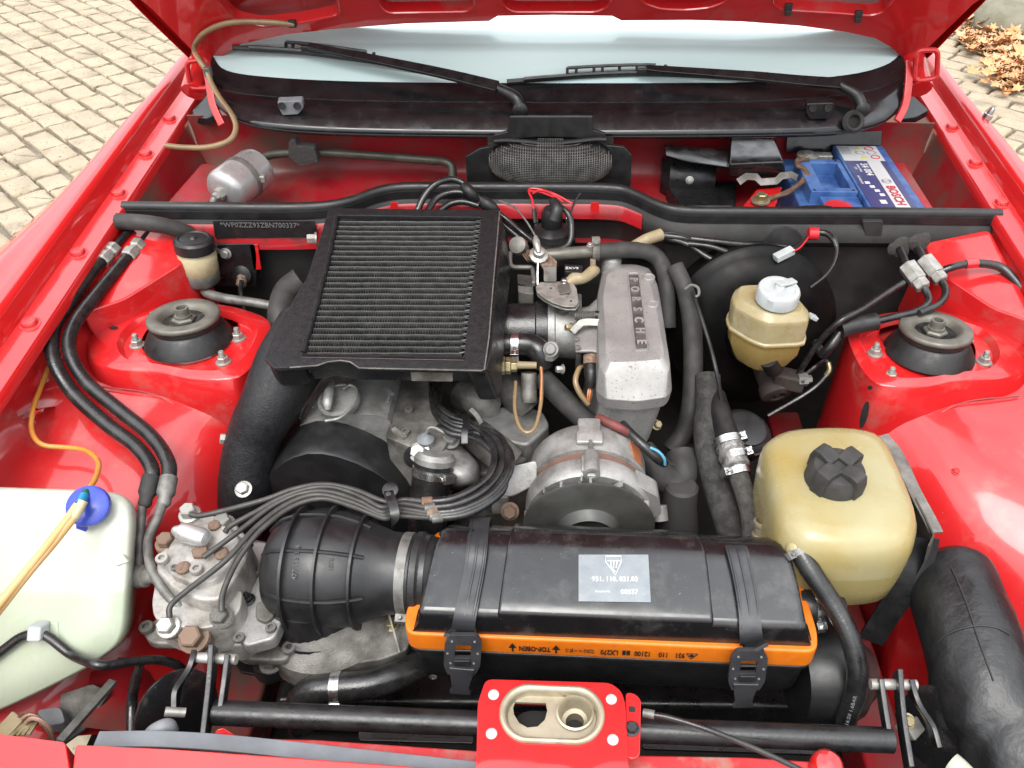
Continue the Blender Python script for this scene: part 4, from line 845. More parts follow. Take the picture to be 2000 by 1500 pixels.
# ================================================================ intercooler
t = thing('intercooler', P(770, 580, .80), 'black finned intercooler on top of the engine with a crackle finish frame', 'intercooler')
def zi(v): return .902-(v-415)*.042/310
def PI(u, v, dz=0): return P(u, v, zi(v)+dz)
OF = [(642, 406), (976, 410), (974, 470), (962, 560), (953, 680), (947, 722), (940, 722), (700, 718), (684, 706), (662, 704), (640, 706), (620, 713), (580, 716), (535, 719), (516, 700), (540, 640), (600, 540), (620, 480)]
HL = [(660, 420), (940, 424), (936, 470), (922, 560), (906, 696), (590, 690), (622, 590), (640, 520)]
build('frame', holed([[PI(u, v, .004) for u, v in OF], rnd([PI(u, v, .004) for u, v in HL], .003)], (0, 0, -.006)), m_crkl, t, bevel=.0012)
# front drop edge of the frame and end tanks
b = MB().prism(rnd([PI(u, v, -.003) for u, v in ((642, 408), (600, 540), (540, 640), (518, 700), (535, 716), (590, 712), (630, 560), (658, 412))], .006), (0, .01, -.04)); build('end_tank', b, m_crkl, t, bevel=.006, seg=3)
b = MB().prism(rnd([PI(u, v, -.003) for u, v in ((945, 412), (976, 412), (980, 470), (968, 560), (958, 690), (950, 722), (910, 722), (925, 560))], .006), (.012, .01, -.06)); build('end_tank', b, m_bsat, t, bevel=.008, seg=3)
b = MB().prism([PI(u, v, -.004) for u, v in ((600, 712), (640, 704), (690, 712), (945, 716), (930, 560), (620, 560))], (0, .012, -.035)); build('core_casing', b, m_bsat, t, bevel=.002)
b = MB().prism([PI(u, v, -.05) for u, v in ((640, 420), (950, 420), (930, 700), (590, 700))], (0, 0, -.01)); build('core_back', b, m_dark, t)
# cooling tubes and fins
NR = 26; m_core = M('core_black', (.026, .026, .025), .45, col2=(.05, .049, .047), vs=90, spk=(.5, .5, .49), spks=420, spklo=.735)
def edge_u(v): 
    f = (v-420)/270
    return 658-66*f**1.15, 938-33*f
vs_ = []; v0, v1 = 424., 690.
for i in range(NR): 
    f = i/(NR-1); vs_.append(v0+(v1-v0)*(f*.86+f*f*.14))
for i, v in enumerate(vs_):
    ul, ur = edge_u(v); a, c = PI(ul+3, v), PI(ur-3, v+1); b = MB(); pts = [a.lerp(c, k/14)+V((0, random.uniform(-.0003, .0003), random.uniform(-.0003, .0003))) for k in range(15)]
    b.loft([[p+V((0, y, z)) for y, z in ((-.0013, -.03), (-.0015, -.0006), (-.0009, .0006), (-.0003, -.0002), (.0003, -.0002), (.0009, .0006), (.0015, -.0006), (.0013, -.03))] for p in pts]); build('cooling_tube', b, m_core, t)
fin = MB(); fedge = MB()
for i in range(NR-1):
    va, vb = vs_[i], vs_[i+1]; n = 60
    ula, ura = edge_u(va); pa, pb = PI(ula+4, va, -.0012), PI(ura-4, va+1, -.0012); ulb, urb = edge_u(vb); qa, qb = PI(ulb+4, vb, -.0012), PI(urb-4, vb+1, -.0012)
    pts = []
    for k in range(n+1):
        f = k/n; j = random.uniform(-.0006, .0006); top = qa.lerp(qb, f) + V((j, .0015, 0)); bot = pa.lerp(pb, f)+V((j, -.0015, 0)); pts += ([top, bot] if k % 2 else [bot, top])
    fedge.tube(pts, .00055, 3, 0, False)
    fin.loft([[p, p+V((0, 0, -.022))] for p in pts], False, False, False)
fo = build('fins', fin, m_dark, t, kind='stuff', smooth=False, fix=False); build('fin_edges', fedge, m_core, t, kind='stuff', fix=False)
ends = MB()
for i in range(NR-1):
    v = (vs_[i]+vs_[i+1])/2; ul, ur = edge_u(v); dv = (vs_[i+1]-vs_[i])*.46
    ends.tube([PI(ur-8, v-dv, .0008), PI(ur+3, v-dv*.6, .0015), PI(ur+5, v, .0012), PI(ur+1, v+dv*.7, .0008), PI(ur-8, v+dv, .0002)], .0014, 6, 4)
build('tube_ends', ends, m_core, t, kind='stuff', fix=False)
b = MB().tube([PI(*edge_u(v)[:1], v, .002)+V((random.uniform(-.0012, .0012), 0, random.uniform(-.0008, .0008))) for v in vs_], [.0034]+[random.uniform(.0026, .0042) for _ in range(18)], 7, 1); build('weld_bead', b, m_crkl, t)
b = MB().tube([PI(edge_u(v)[1]+7, v, .0015) for v in vs_], .0025, 6, 1); build('weld_bead', b, m_crkl, t)
b = MB().bar(PI(588, 697, .003), PI(908, 703, .003), .006, .004); build('core_bar', b, m_bsat, t, bevel=.0008); b = MB().bar(PI(660, 420, .002), PI(940, 424, .002), .005, .004); build('core_bar', b, m_bsat, t, bevel=.0008)
b = MB().tube([PI(u, v, .0045) for u, v in ((566, 718), (620, 714), (640, 707), (665, 704), (684, 707), (702, 719), (940, 724), (946, 722), (955, 660), (963, 560), (976, 412))], .0009, 5, 0); build('worn_edge', b, m_pipe, t)
y0 = PI(850, 722).y+.004
b = MB().prism([PY(u, v, y0) for u, v in ((802, 727), (884, 728), (884, 745), (804, 744))], (0, .002, 0)); tg = build('type_plate', b, m_alud, t)
bolt(t, PY(619, 466, 1.10), (-1, -.2, .1), .010, m_zinc, 'hex', 'mount_bolt', h=1.6)
# charge pipe going down at the left
t2 = thing('charge_pipe', P(470, 960, .60), 'wide black crackle finish charge pipe dropping from the intercooler', 'pipe')
b = MB().tube([P(606, 650, .815), P(566, 712, .806), P(527, 790, .775), P(498, 850, .735), P(484, 905, .70), P(478, 960, .665), P(478, 1010, .62)], [.048, .045, .038, .0355, .035, .0345, .0345], 28, 6); build('pipe', b, m_crkl, t2, angle=80)
bolt(t2, P(476, 956, .716), (0, -.5, 1), .011, m_zinc, 'hex', 'pipe_bolt', h=.9); bolt(t2, P(448, 858, .735), (-1, -.3, .4), .010, m_zinc, 'hex', 'pipe_bolt', h=1.3)
tube('turbo_hose', [(590, 545, .80), (560, 570, .785), (548, 610, .77), (552, 650, .75)], .020, m_hosed, label='dull black hose bending down behind the left intercooler tank', cat='hose')
# ================================================================ engine
t = thing('cam_cover', P(670, 800, .70), 'grey alloy cam cover with oil filler cap below the intercooler', 'cam cover')
xl, xr = P(572, 800, .735).x, P(762, 800, .755).x
def arch(f): return (xl+(xr-xl)*f, .69+.068*min(1, (1-(1-f)**2.6)*1.15) if f < .5 else .762-.012*((f-.5)*2)**2)
pr_ = [(0, .60), (0, .675), (.02, .70), (.06, .722), (.12, .737), (.2, .747), (.35, .755), (.6, .758), (.85, .756), (.97, .750), (1.0, .742), (1.0, .60)]
b = MB().grid([[V((xl+(xr-xl)*f, y, z-(0 if y > .85 else .004))) for f, z in pr_] for y in (.822, .84, .95, 1.08)]); b.prism([V((xl+(xr-xl)*f, .823, z-.005)) for f, z in pr_], (0, .004, 0)); build('cover', b, m_alu, t, angle=35)
b = MB()
for k in range(3): b.tube([V((xl+.010+k*.011, .845, .724+k*.010)), V((xl+.010+k*.011, 1.05, .726+k*.010))], .003, 6, 1)
build('cover_rib', b, m_alu, t)
b = MB().bar(V((xl+.135, .842, .758)), V((xl+.148, 1.05, .7605)), .004, .003); build('cover_seam', b, m_alud, t)
p = P(664, 786, .764); ax = V((-.1, -.18, 1)).normalized()
o = build('filler_cap', MB().lathe(p, ax, [(.024, -.004), (.028, 0), (.0285, .007), (.027, .009), (.0235, .0095), (.0225, .0085), (.0, .009)], 36), m_alu, t)
b = MB().tube([P(648, 748, .782), P(643, 765, .786), P(640, 785, .783), P(640, 800, .776)], [.004, .0065, .0065, .004], 12, 4); build('cap_grip', b, m_alu, o)
b = MB().tube([P(670, 760, .782), P(684, 752, .782), P(697, 762, .78), P(690, 790, .778), P(665, 815, .776), P(635, 822, .775)], .002, 8, 5); build('cap_rim', b, m_alu, o)
pz('cover_tape', [(749, 757), (758, 756), (771, 770), (766, 773)], .7625, .001, m_foil, t, 0, 0)
# timing belt cover
t = thing('timing_cover', P(650, 950, .60), 'arched black timing belt cover in front of the cam cover', 'timing cover')
yf = .768; AR = [(514, 955), (522, 932), (534, 914), (552, 899), (572, 888), (600, 880), (630, 880), (660, 886), (700, 900), (736, 918), (765, 938), (790, 958), (810, 985), (812, 1060), (514, 1060)]
fr = [PY(u, v, yf) for u, v in AR]; fc = sum(fr, V((0, 0, 0)))/len(fr)
ins = [fc+(p-fc)*.965+V((0, -.004, 0)) for p in fr]; ins2 = [fc+(p-fc)*.9+V((0, -.004, 0)) for p in fr]
b = MB().loft([ins2, ins, fr, [p+V((0, .02, .0015)) for p in fr], [p+V((0, .055, .002)) for p in fr], [fc+(p-fc)*1.02+V((0, .057, .002)) for p in fr], [fc+(p-fc)*1.02+V((0, .064, .002)) for p in fr]], True, True)
build('cover', b, m_bplas, t, angle=50)
b = MB().lathe(P(812, 888, .725), (.2, -1, .25), [(.014, 0), (.016, .003), (.016, .008), (.011, .009)], 24); build('grommet', b, m_blk, t)
# cylinder head side and block mass
t = thing('cylinder_head', P(880, 840, .5), 'grimy grey cylinder head plate beside the injection lines', 'engine block')
pz('head_plate', [(762, 742), (838, 742), (852, 820), (880, 850), (862, 885), (800, 872), (752, 852), (770, 800)], .735, .10, m_alud, t, .006, .003)
pz('block', [(836, 735), (1010, 735), (1060, 820), (1030, 900), (940, 930), (880, 900)], .66, .25, m_alud, t, .02, .01)
pz('intake_flange', [(930, 800), (1000, 790), (1060, 800), (1075, 830), (1030, 870), (985, 860), (940, 850)], .685, .05, m_alu, t, .01, .005)
for a, c in (((905, 770), (960, 800)), ((990, 750), (1030, 800)), ((930, 850), (1000, 905))): tube('intake_runner', [(a[0], a[1], .69), ((a[0]+c[0])/2, (a[1]+c[1])/2, .695), (c[0], c[1], .68)], .024, m_alud, t, 16)
for u, v in ((799, 802), (792, 846)): bolt(t, P(u, v, .736), Z, .006, m_alud, 'allen', 'cap_screw')
b = MB().bar(P(768, 838, .738), P(792, 856, .737), .006, .005); build('head_clip', b, m_alu, t)
pz('lower_block', [(560, 760), (1330, 760), (1330, 1000), (560, 1000)], .50, .10, m_dark, t, .02, .01)
t = thing('temperature_sensor', P(832, 870, .70), 'small translucent blue grey sensor with looped lead', 'sensor')
build('body', MB().lathe(P(833, 866, .735), (0, -.1, 1), [(.006, -.012), (.011, -.008), (.0115, .010), (.008, .013), (.004, .017)], 18), m_grey, t); build('base', MB().lathe(P(833, 872, .715), (0, -.1, 1), [(.014, 0), (.012, .01)], 18), m_blk, t)
tube('lead', [P(833, 846, .755), P(838, 836, .762), P(850, 836, .762), P(870, 846, .758), P(890, 852, .752)], .0022, m_pipe, t, 8)
# coolant outlet
t = thing('coolant_outlet', P(860, 930, .60), 'cast coolant outlet with black hose and steel clamp above the lines', 'coolant outlet')
b = MB().loft([rnd([P(*q) for q in l], .012, 3) for l in ([(800, 905, .66), (830, 862, .66), (900, 862, .66), (940, 905, .66), (936, 950, .66), (880, 960, .66)], [(806, 902, .705), (832, 870, .71), (895, 872, .71), (932, 905, .705), (926, 940, .70), (880, 946, .70)], [(824, 898, .720), (840, 878, .722), (886, 882, .722), (915, 905, .716), (905, 925, .712), (880, 930, .712)])]); build('housing', b, m_alu, t, angle=60)
bolt(t, P(820, 884, .732), (-.1, -.7, .9), .014, m_zinc, 'hex', 'outlet_bolt', h=1.2); bolt(t, P(879, 862, .725), (.1, -.2, 1), .013, m_alu, 'hex', 'outlet_bolt')
a, c = P(848, 900, .728), P(836, 985, .675); d = (c-a).normalized()
build('hose', MB().tube([a, a.lerp(c, .3), a.lerp(c, .65), c, c+d*.03+V((0, 0, -.03))], .0255, 28, 4), m_hose, t)
hose_clamp(t, a+d*.014, d, .0258, .0115, m_steel, (.75, -.45, .5)); build('neck', MB().lathe(a-d*.012, d, [(.022, 0), (.027, .006), (.026, .014)], 28), m_alu, t)
# ================================================================ injection lines
clipA, clipB = P(766, 985, .765), P(868, 850, .762)
LN = [([(371, 1004, .762), (392, 1007, .762), (450, 994, .764), (520, 975, .768), (572, 956, .77), (630, 946, .772), (690, 956, .770), (740, 976, .768)], 0),
      ([(439, 1040, .758), (452, 1026, .760), (500, 1000, .766), (545, 975, .769), (600, 955, .771), (650, 952, .771), (700, 968, .769), (742, 990, .767)], 1),
      ([(398, 1088, .758), (420, 1072, .762), (470, 1035, .766), (530, 990, .769), (585, 965, .771), (640, 960, .771), (700, 978, .769), (744, 1000, .766)], 2),
      ([(331, 1206, .736), (334, 1182, .742), (370, 1150, .752), (440, 1095, .768), (500, 1030, .770), (560, 985, .771), (620, 966, .771), (690, 982, .769), (745, 1006, .764)], 3),
      ([(433, 1194, .740), (434, 1165, .748), (446, 1130, .757), (470, 1085, .764), (510, 1035, .769), (570, 990, .770), (630, 974, .770), (690, 990, .768), (748, 1012, .762)], 4)]
RT_ = [[(790, 976, .767), (830, 980, .768), (880, 975, .768), (925, 955, .768), (958, 925, .768), (966, 885, .768), (948, 850, .767), (915, 826, .766), (880, 812, .765), (856, 790, .763), (852, 752, .757)],
       [(790, 984, .765), (835, 992, .766), (890, 985, .766), (940, 962, .767), (974, 925, .767), (980, 885, .767), (960, 850, .766), (920, 832, .765), (880, 822, .764), (850, 796, .762), (848, 752, .757)],
       [(790, 994, .763), (840, 1002, .764), (900, 995, .764), (955, 968, .765), (988, 925, .766), (990, 880, .766), (970, 848, .765), (930, 838, .764), (885, 830, .763), (858, 806, .762), (856, 752, .756)],
       [(790, 1000, .761), (845, 1008, .762), (905, 1000, .762), (962, 970, .763), (996, 920, .764), (994, 880, .764), (965, 858, .763), (930, 846, .763), (885, 838, .762), (850, 806, .761), (843, 752, .756)],
       [(790, 1008, .759), (850, 1012, .760), (905, 1006, .760), (950, 985, .761), (985, 950, .762), (975, 900, .762), (950, 870, .762), (925, 855, .761), (885, 848, .760), (870, 840, .760), (855, 835, .758)]]
names = ['topmost', 'second', 'middle', 'fourth', 'lowest']
for (l, i), r_ in zip(LN, RT_):
    lab = {0: 'fuel line running from the rear grey banjo bolt, outermost where it arcs left', 1: 'fuel line leaving the right rear grey banjo bolt of the distributor', 2: 'fuel line leaving the rusty banjo bolt on top of the distributor', 3: 'fuel line crossing diagonally down to the front left banjo bolt', 4: 'fuel line dropping to the front middle banjo bolt of the distributor'}[i]
    t = thing('injection_line', P(*l[len(l)//2]), lab, 'fuel line', 'injection fuel lines looping in front of the engine')
    mid = [P(766, 981+i*6.5, .7655-i*.0012)]
    tube('steel_line', l+mid+r_[:2], .0033, m_line, t, 10, 6)
    tube('rubber_sleeve', r_[1:], .0047, m_hose, t, 10, 6)
    a, c = P(*r_[1]), P(*r_[2]); d = (c-a).normalized(); build('crimp', MB().lathe(a-d*.004, d, [(.004, 0), (.0058, .001), (.0058, .012), (.005, .013)], 12), m_rust if i in (0, 2) else m_pipe, t)
t = thing('line_clip', clipA, 'black strap clip holding the lines above the rubber boot', 'clip')
b = MB().strip([P(764, 952, .772), P(760, 965, .779), P(768, 985, .778), P(772, 1008, .772), P(768, 1024, .755)], .0115, .003, (0, -.3, 1), 5); build('strap', b, m_bsat, t, bevel=.0008)
build('loop', MB().lathe(P(763, 958, .778), (0, -.4, 1), [(.009, 0), (.0095, .003), (.007, .004)], 16), m_bsat, t); bolt(t, P(759, 966, .781), (0, -.4, 1), .004, m_bsat, 'screw', 'clip_screw')
t = thing('line_clip', clipB, 'black comb clip holding the lines near the cylinder head', 'clip')
b = MB().strip([P(908, 812, .776), P(912, 826, .778), P(908, 845, .776), P(908, 868, .768)], .009, .004, (0, -.3, 1), 5); build('strap', b, m_bsat, t, bevel=.0008)
b = MB().strip([P(918, 800, .776), P(930, 812, .77), P(938, 826, .76)], .006, .003, (0, -.3, 1), 4); build('clip_tongue', b, m_pipe, t)
# ================================================================ alternator
ytop = P(1150, 818, .770).y; Ca = V((P(1150, 816, .770).x, ytop, .692)); AS = 1.12; Aa = V((.0, -1, -.04)).normalized()
t = thing('alternator', Ca-V((0, .06, .09)), 'alloy alternator with copper stator and finned fan behind the air box', 'alternator')
def stripe(a, h): return 1
build('rear_housing', MB().lathe(Ca, Aa, [(.03, -.012), (.052, -.008), (.063, 0), (.068, .008), (.0695, .016), (.0695, .048), (.071, .049), (.071, .054), (.06, .055)], 56), m_alu, t, angle=35)
build('stator', MB().lathe(Ca, Aa, [(.06, .05), (.0665, .052), (.0665, .072), (.06, .072)], 56), m_cop, t)
build('front_housing', MB().lathe(Ca, Aa, [(.06, .068), (.071, .069), (.0725, .074), (.0725, .094), (.07, .098), (.05, .098)], 56), m_alu, t, angle=35)
b = MB(); 
for a in [R(x) for x in (90, 62, 118, 20, 160, 200, -20, 240, 300)]:
    d = V((math.cos(a), 0, math.sin(a))); p = Ca+Aa*.098+d*.058; b.bar(p, p+Aa*.012, .003, .02, d)
build('housing_web', b, m_alu, t)
fanp = Ca+Aa*.112
build('fan', MB().lathe(fanp, Aa, [(.02, -.001), (.071, 0), (.0745, .0015), (.0745, .0035), (.071, .005), (.040, .0055), (.036, .007), (.033, .014), (.030, .020), (.030, .010), (.01, .008)], 56), M('fan_plate', (.085, .087, .08), .55, .3, col2=(.055, .055, .05), vs=30, dust=(.05, .046, .04), ds=22, dlo=.5, dhi=.8), t, angle=40)
for k in range(10):
    a = R(90+k*36+10); d = V((math.cos(a), 0, math.sin(a))); p = fanp+d*.066-Aa*.0005; b = MB().bar(p, p-Aa*.010, .0016, .016, d.cross(Aa)*.4+d); build('fan_blade', b, m_alu, t)
text('fan_marking', '28 x 12R', .0062, fanp+V((-.026, 0, .052))+Aa*.0056, V((.94, 0, .34)), V((-.34, 0, .94)), m_alu, t, .0005)
for (h0, h1, w_, r_) in ((.004, .030, .026, .072), (.026, .048, .030, .072), (.072, .098, .020, .0735)):
    p = Ca+V((0, 0, r_)); b = MB().bar(p+Aa*h0, p+Aa*h1, w_, .006); build('rib', b, m_alu, t, bevel=.002)
p = Ca+V((.001, 0, .0735)); build('through_bolt_boss', MB().lathe(p+Aa*.066, Aa, [(.007, 0), (.0085, .004), (.0095, .036), (.0055, .036), (.005, .030), (0, .03)], 20), m_alu, t); b = MB().tube([p+Aa*.045, p+Aa*.07], .0028, 8, 1); build('through_bolt', b, m_pipe, t)
p = Ca+Aa*.066+V((.062, 0, .03)); b = MB().prism(rnd([p+V((x, 0, z)) for x, z in ((-.01, .02), (.016, .0), (.022, -.03), (.004, -.04), (-.008, -.02))], .004), Aa*.028); build('side_lug', b, m_alu, t, bevel=.002)
b = MB().lathe(P(1272, 985, .665), (.1, -.6, -.7), [(.010, 0), (.010, .02), (.005, .02), (.005, .01)], 14); build('lug_boss', b, m_alu, t)
b = MB().prism(rnd([P(*q) for q in ((1060, 905, .735), (1012, 918, .73), (984, 940, .715), (978, 962, .705), (992, 976, .70), (1020, 972, .70), (1060, 950, .715))], .006), (0, .02, -.02)); build('pivot_lug', b, m_alu, t, bevel=.004)
b = MB().bar(P(996, 965, .70), P(996, 1000, .675), .02, .02); build('pivot_nut', b, m_alud, t, bevel=.004); bolt(t, P(996, 998, .688), (0, -.8, .6), .012, m_rust, 'hex', 'pivot_bolt', h=1.1)
b = MB().prism([Ca+Aa*h+V((math.cos(a)*.0698, 0, math.sin(a)*.0698)) for h, a in ((.02, R(48)), (.046, R(42)), (.046, R(30)), (.016, R(30)))], (.001, 0, .001)); build('warning_label', b, M('orange_label', (.5, .17, .07), .5), t)
for o_ in t.children: o_.data.transform(Matrix.Translation(Ca-OFF[t.name]) @ Matrix.Diagonal((AS, .98, AS, 1)) @ Matrix.Translation(OFF[t.name]-Ca)) if not o_.matrix_basis.translation.length > 0 else None
# leads behind the alternator
t = thing('alternator_cable', P(1250, 880, .70), 'black alternator cable with light blue wire and red terminal boot', 'cable')
tube('cable', [(1216, 828, .755), (1232, 846, .757), (1258, 872, .75), (1285, 896, .735), (1297, 905, .72)], [.0055, .006, .007, .006], m_hose, t)
tube('blue_wire', [(1270, 874, .752), (1286, 882, .75), (1297, 895, .742), (1299, 908, .73)], .0018, m_wblu, t, 6)
tube('terminal_boot', [(1168, 816, .765), (1185, 824, .768), (1210, 836, .765), (1230, 848, .755)], [.006, .0065, .005], M('faded_red_rubber', (.22, .05, .045), .6, col2=(.16, .04, .035), vs=60), t)
# ================================================================ intake plenum
t = thing('intake_plenum', P(1240, 760, .62), 'grey alloy intake plenum with raised lettering right of the intercooler', 'intake plenum')
T0 = [(1186, 535), (1206, 527), (1240, 528), (1262, 536), (1272, 560), (1285, 620), (1297, 690), (1290, 702), (1240, 706), (1192, 708), (1184, 690), (1182, 640), (1178, 580)]
T1 = [(1176, 532), (1198, 517), (1240, 516), (1268, 524), (1282, 552), (1294, 615), (1309, 712), (1306, 728), (1245, 730), (1180, 734), (1170, 712), (1168, 640), (1168, 575)]
T2 = [(1172, 545), (1196, 522), (1242, 520), (1272, 530), (1286, 560), (1298, 640), (1313, 762), (1302, 776), (1245, 784), (1184, 780), (1164, 764), (1164, 660), (1164, 590)]
l0 = L3z(T0, .838); l1 = L3z(T1, .826); l2 = L3z(T2, .800)
cc_ = sum(l2, V((0, 0, 0)))/len(l2); l3 = [cc_+(p-cc_)*.97+V((0, 0, -.02)) for p in l2]; l4 = [cc_+(p-cc_)*.86+V((.0, .0, -.035)) for p in l2]; l5 = [cc_+(p-cc_)*.8+V((-.01, -.01, -.10)) for p in l2]; l6 = [cc_+(p-cc_)*.75+V((-.03, -.02, -.16)) for p in l2]
S_ = lambda l: rnd(l, .006, 2)
b = MB().loft([S_(q) for q in (l6, l5, l4, l3, l2, l1, l0)]); build('body', b, m_plen, t, bevel=.003, seg=3, bang=25)
rc_ = rnd([P(u, v, .8385) for u, v in ((1226, 533), (1247, 533), (1266, 684), (1241, 686))], .004, 4); b = MB().tube(rc_, .0011, 6, 0, closed=True); build('letter_frame', b, m_plen, t)
ic_ = [sum(rc_, V((0, 0, 0)))/len(rc_)]; b = MB().prism([ic_[0]+(p-ic_[0])*.94 for p in rc_], (0, 0, -.002)); b.v = [p+V((0, 0, .0008)) for p in b.v]; build('letter_ground', b, M('letter_recess', (.07, .06, .055), .6, .3, col2=(.13, .12, .11), vs=60), t)
la, lz = P(1236, 538, .8396), P(1254, 680, .8396); ld = (lz-la)
for i, ch in enumerate('PORSCHE'):
    p = la+ld*((i+.5)/7); text('raised_letter', ch, .0172, p, ld.normalized(), V((1, 0.12, 0)), m_silv, t, .0009, .0004, sx=.95)
for u, v in ((1266, 540), (1273, 593)): build('boss', MB().lathe(P(u, v+12, .828), Z, [(.010, -.006), (.0095, .010), (.0085, .0115), (.006, .0115), (.0055, .0105), (0, .0105)], 24), m_plen, t)
build('rear_boss', MB().lathe(P(1194, 520, .82), (0, .2, 1), [(.016, -.01), (.0155, .012), (.012, .016)], 24), m_plen, t)
build('neck', MB().loft([rnd([P(u, v, z) for u, v, z in l], .012, 3) for l in ([(1118, 605, .808), (1124, 690, .80), (1124, 690, .745), (1118, 605, .75)], [(1150, 598, .815), (1156, 690, .805), (1156, 690, .735), (1150, 598, .745)], [(1190, 560, .82), (1200, 700, .81), (1200, 700, .72), (1190, 560, .73)])]), m_plen, t, bevel=.004, seg=3)
bolt(t, P(1282, 830, .70), (.4, -.5, .7), .008, m_yzinc, 'hex', 'plenum_bolt')
# throttle body
ct = P(1085, 645, .772); xa = V((1, .02, 0)).normalized()
t = thing('throttle_unit', ct-V((0, 0, .05)), 'round alloy throttle body with lever plate joining intercooler and plenum', 'throttle body')
k_ = px(ct)
build('black_hose', MB().lathe(ct, xa, [(.040, -.075), (.0405, -.03), (.044, -.028), (.044, -.012), (.040, -.010)], 40), m_hose, t, angle=40)
build('body', MB().lathe(ct, xa, [(.036, -.02), (.0425, -.014), (.0425, -.002), (.0405, 0), (.041, .010), (.043, .022), (.043, .03), (.03, .032)], 40), m_alu, t, angle=40)
b = MB().prism(rnd([ct+V((.030, y, z)) for y, z in ((-.05, -.05), (-.056, .0), (-.035, .042), (.03, .046), (.05, .03), (.05, -.05))], .012), xa*.008); build('flange', b, m_alud, t, bevel=.002)
bolt(t, P(1076, 682, .80), (-.2, -.7, .6), .008, m_alu, 'round', 'body_stud'); b = MB().prism(rnd(L3([(1060, 672, .797), (1085, 666, .797), (1092, 682, .797), (1080, 692, .797), (1064, 690, .797)]), .004), (0, 0, -.014)); build('ear', b, m_alu, t, bevel=.0015)
for u, v in ((1126, 662), (1128, 678)): bolt(t, P(u, v, .806), (0, -.2, 1), .004, m_alud, 'rivet', 'flange_pin')
bolt(t, P(1117, 640, .812), (-1, -.4, .3), .007, m_yzinc, 'hex', 'flange_bolt', h=1.6); bolt(t, P(1100, 721, .765), (-1, -.3, .2), .007, m_zinc, 'hex', 'flange_bolt', h=1.7)
q1 = [(1046, 560), (1054, 551), (1100, 549), (1118, 551), (1126, 563), (1130, 588), (1124, 598), (1102, 598), (1078, 590), (1060, 580), (1048, 570)]
pz('lever_plate', q1, .842, .0025, m_zinc, t, .003, .0006); pz('lever_plate', [(u+1, v+6) for u, v in q1], .836, .0025, m_zinc, t, .003, .0006)
bolt(t, P(1102, 551, .843), Z, .006, m_steel, 'hex', 'lever_nut'); pz('stop_plate', [(1090, 556), (1112, 552), (1116, 570), (1094, 574)], .845, .002, m_gcup, t, .002, .0004)
for u, v in ((1076, 563), (1110, 574), (1115, 588)): build('lever_hole', MB().lathe(P(u, v, .8425), Z, [(.0016, 0), (.0016, .0004)], 10), m_dark, t)
def coil(name, p, ax, r, L, n, wr, mat, parent):
    x, y, z = frame(ax); pts = [V(p)+z*(L*i/(n*10))+x*r*math.cos(2*math.pi*i/10)+y*r*math.sin(2*math.pi*i/10) for i in range(n*10+1)]
    build(name, MB().tube(pts, wr, 5, 0), mat, parent)
coil('lever_spring', P(1100, 612, .808), Z, .009, .026, 6, .0013, m_pipe, t)
p = P(1122, 616, .822); coil('return_spring', p, (1, .01, 0), .0062, .030, 12, .0008, m_pipe, t)
a = P(1162, 616, .822); build('spring_sleeve', MB().tube([a, a+V((.033, .001, 0))], .0068, 14, 1), m_bplas, t)
b = MB().strip([P(1118, 648, .810), P(1130, 636, .818), P(1145, 629, .822), P(1212, 632, .822), P(1216, 622, .823)], .010, .004, (0, -.8, .6), 4); build('spring_arm', b, m_zinc, t, bevel=.001)
# throttle linkage
t = thing('throttle_linkage', P(1060, 500, .83), 'rusty bell crank and rod of the throttle linkage behind the lever plate', 'linkage')
build('shaft', MB().lathe(P(1052, 500, .86), (.1, -.5, 1), [(.014, 0), (.014, .004), (.009, .006), (.008, .014), (.005, .015)], 12), m_zinc, t)
b = MB().prism(rnd([P(*q) for q in ((1038, 490, .862), (1058, 484, .862), (1088, 510, .85), (1086, 545, .845), (1062, 545, .845), (1064, 528, .85))], .003), (0, 0, -.003)); build('crank_plate', b, m_rust, t, bevel=.0005)
b = MB().prism(rnd([P(*q) for q in ((1062, 522, .852), (1086, 516, .856), (1087, 548, .845), (1062, 548, .845))], .003), (0, -.003, 0)); build('bracket', b, m_pipe, t, bevel=.0005)
tube('pull_rod', [(1051, 506, .868), (1050, 530, .856), (1050, 556, .843)], .0014, m_steel, t, 6); tube('cable_end', [(1046, 462, .885), (1048, 475, .88), (1052, 494, .872)], [.003, .0055, .0055, .003], m_zinc, t)
tube('cable', [(1046, 462, .885), (1028, 432, .90), (1005, 405, .905), (975, 392, .90)], .0014, m_pipe, t, 6)
b = MB().tube(rnd([P(*q) for q in ((996, 492, .845), (996, 515, .838), (1002, 522, .836), (1040, 522, .836), (1044, 555, .828))], .004), .0035, 8, 0); build('stay', b, m_pipe, t)
pz('stay_plate', [(1010, 535), (1040, 538), (1042, 575), (1012, 570)], .80, .02, m_alud, t, .003, .001); b = MB().tube([P(1012, 555, .82), P(1020, 557, .825), P(1046, 558, .832)], .0014, 6, 2); build('link_rod', b, m_steel, t)
coil('return_spring', P(1025, 505, .845), (.6, .2, .3), .007, .022, 7, .0012, m_rust, t)
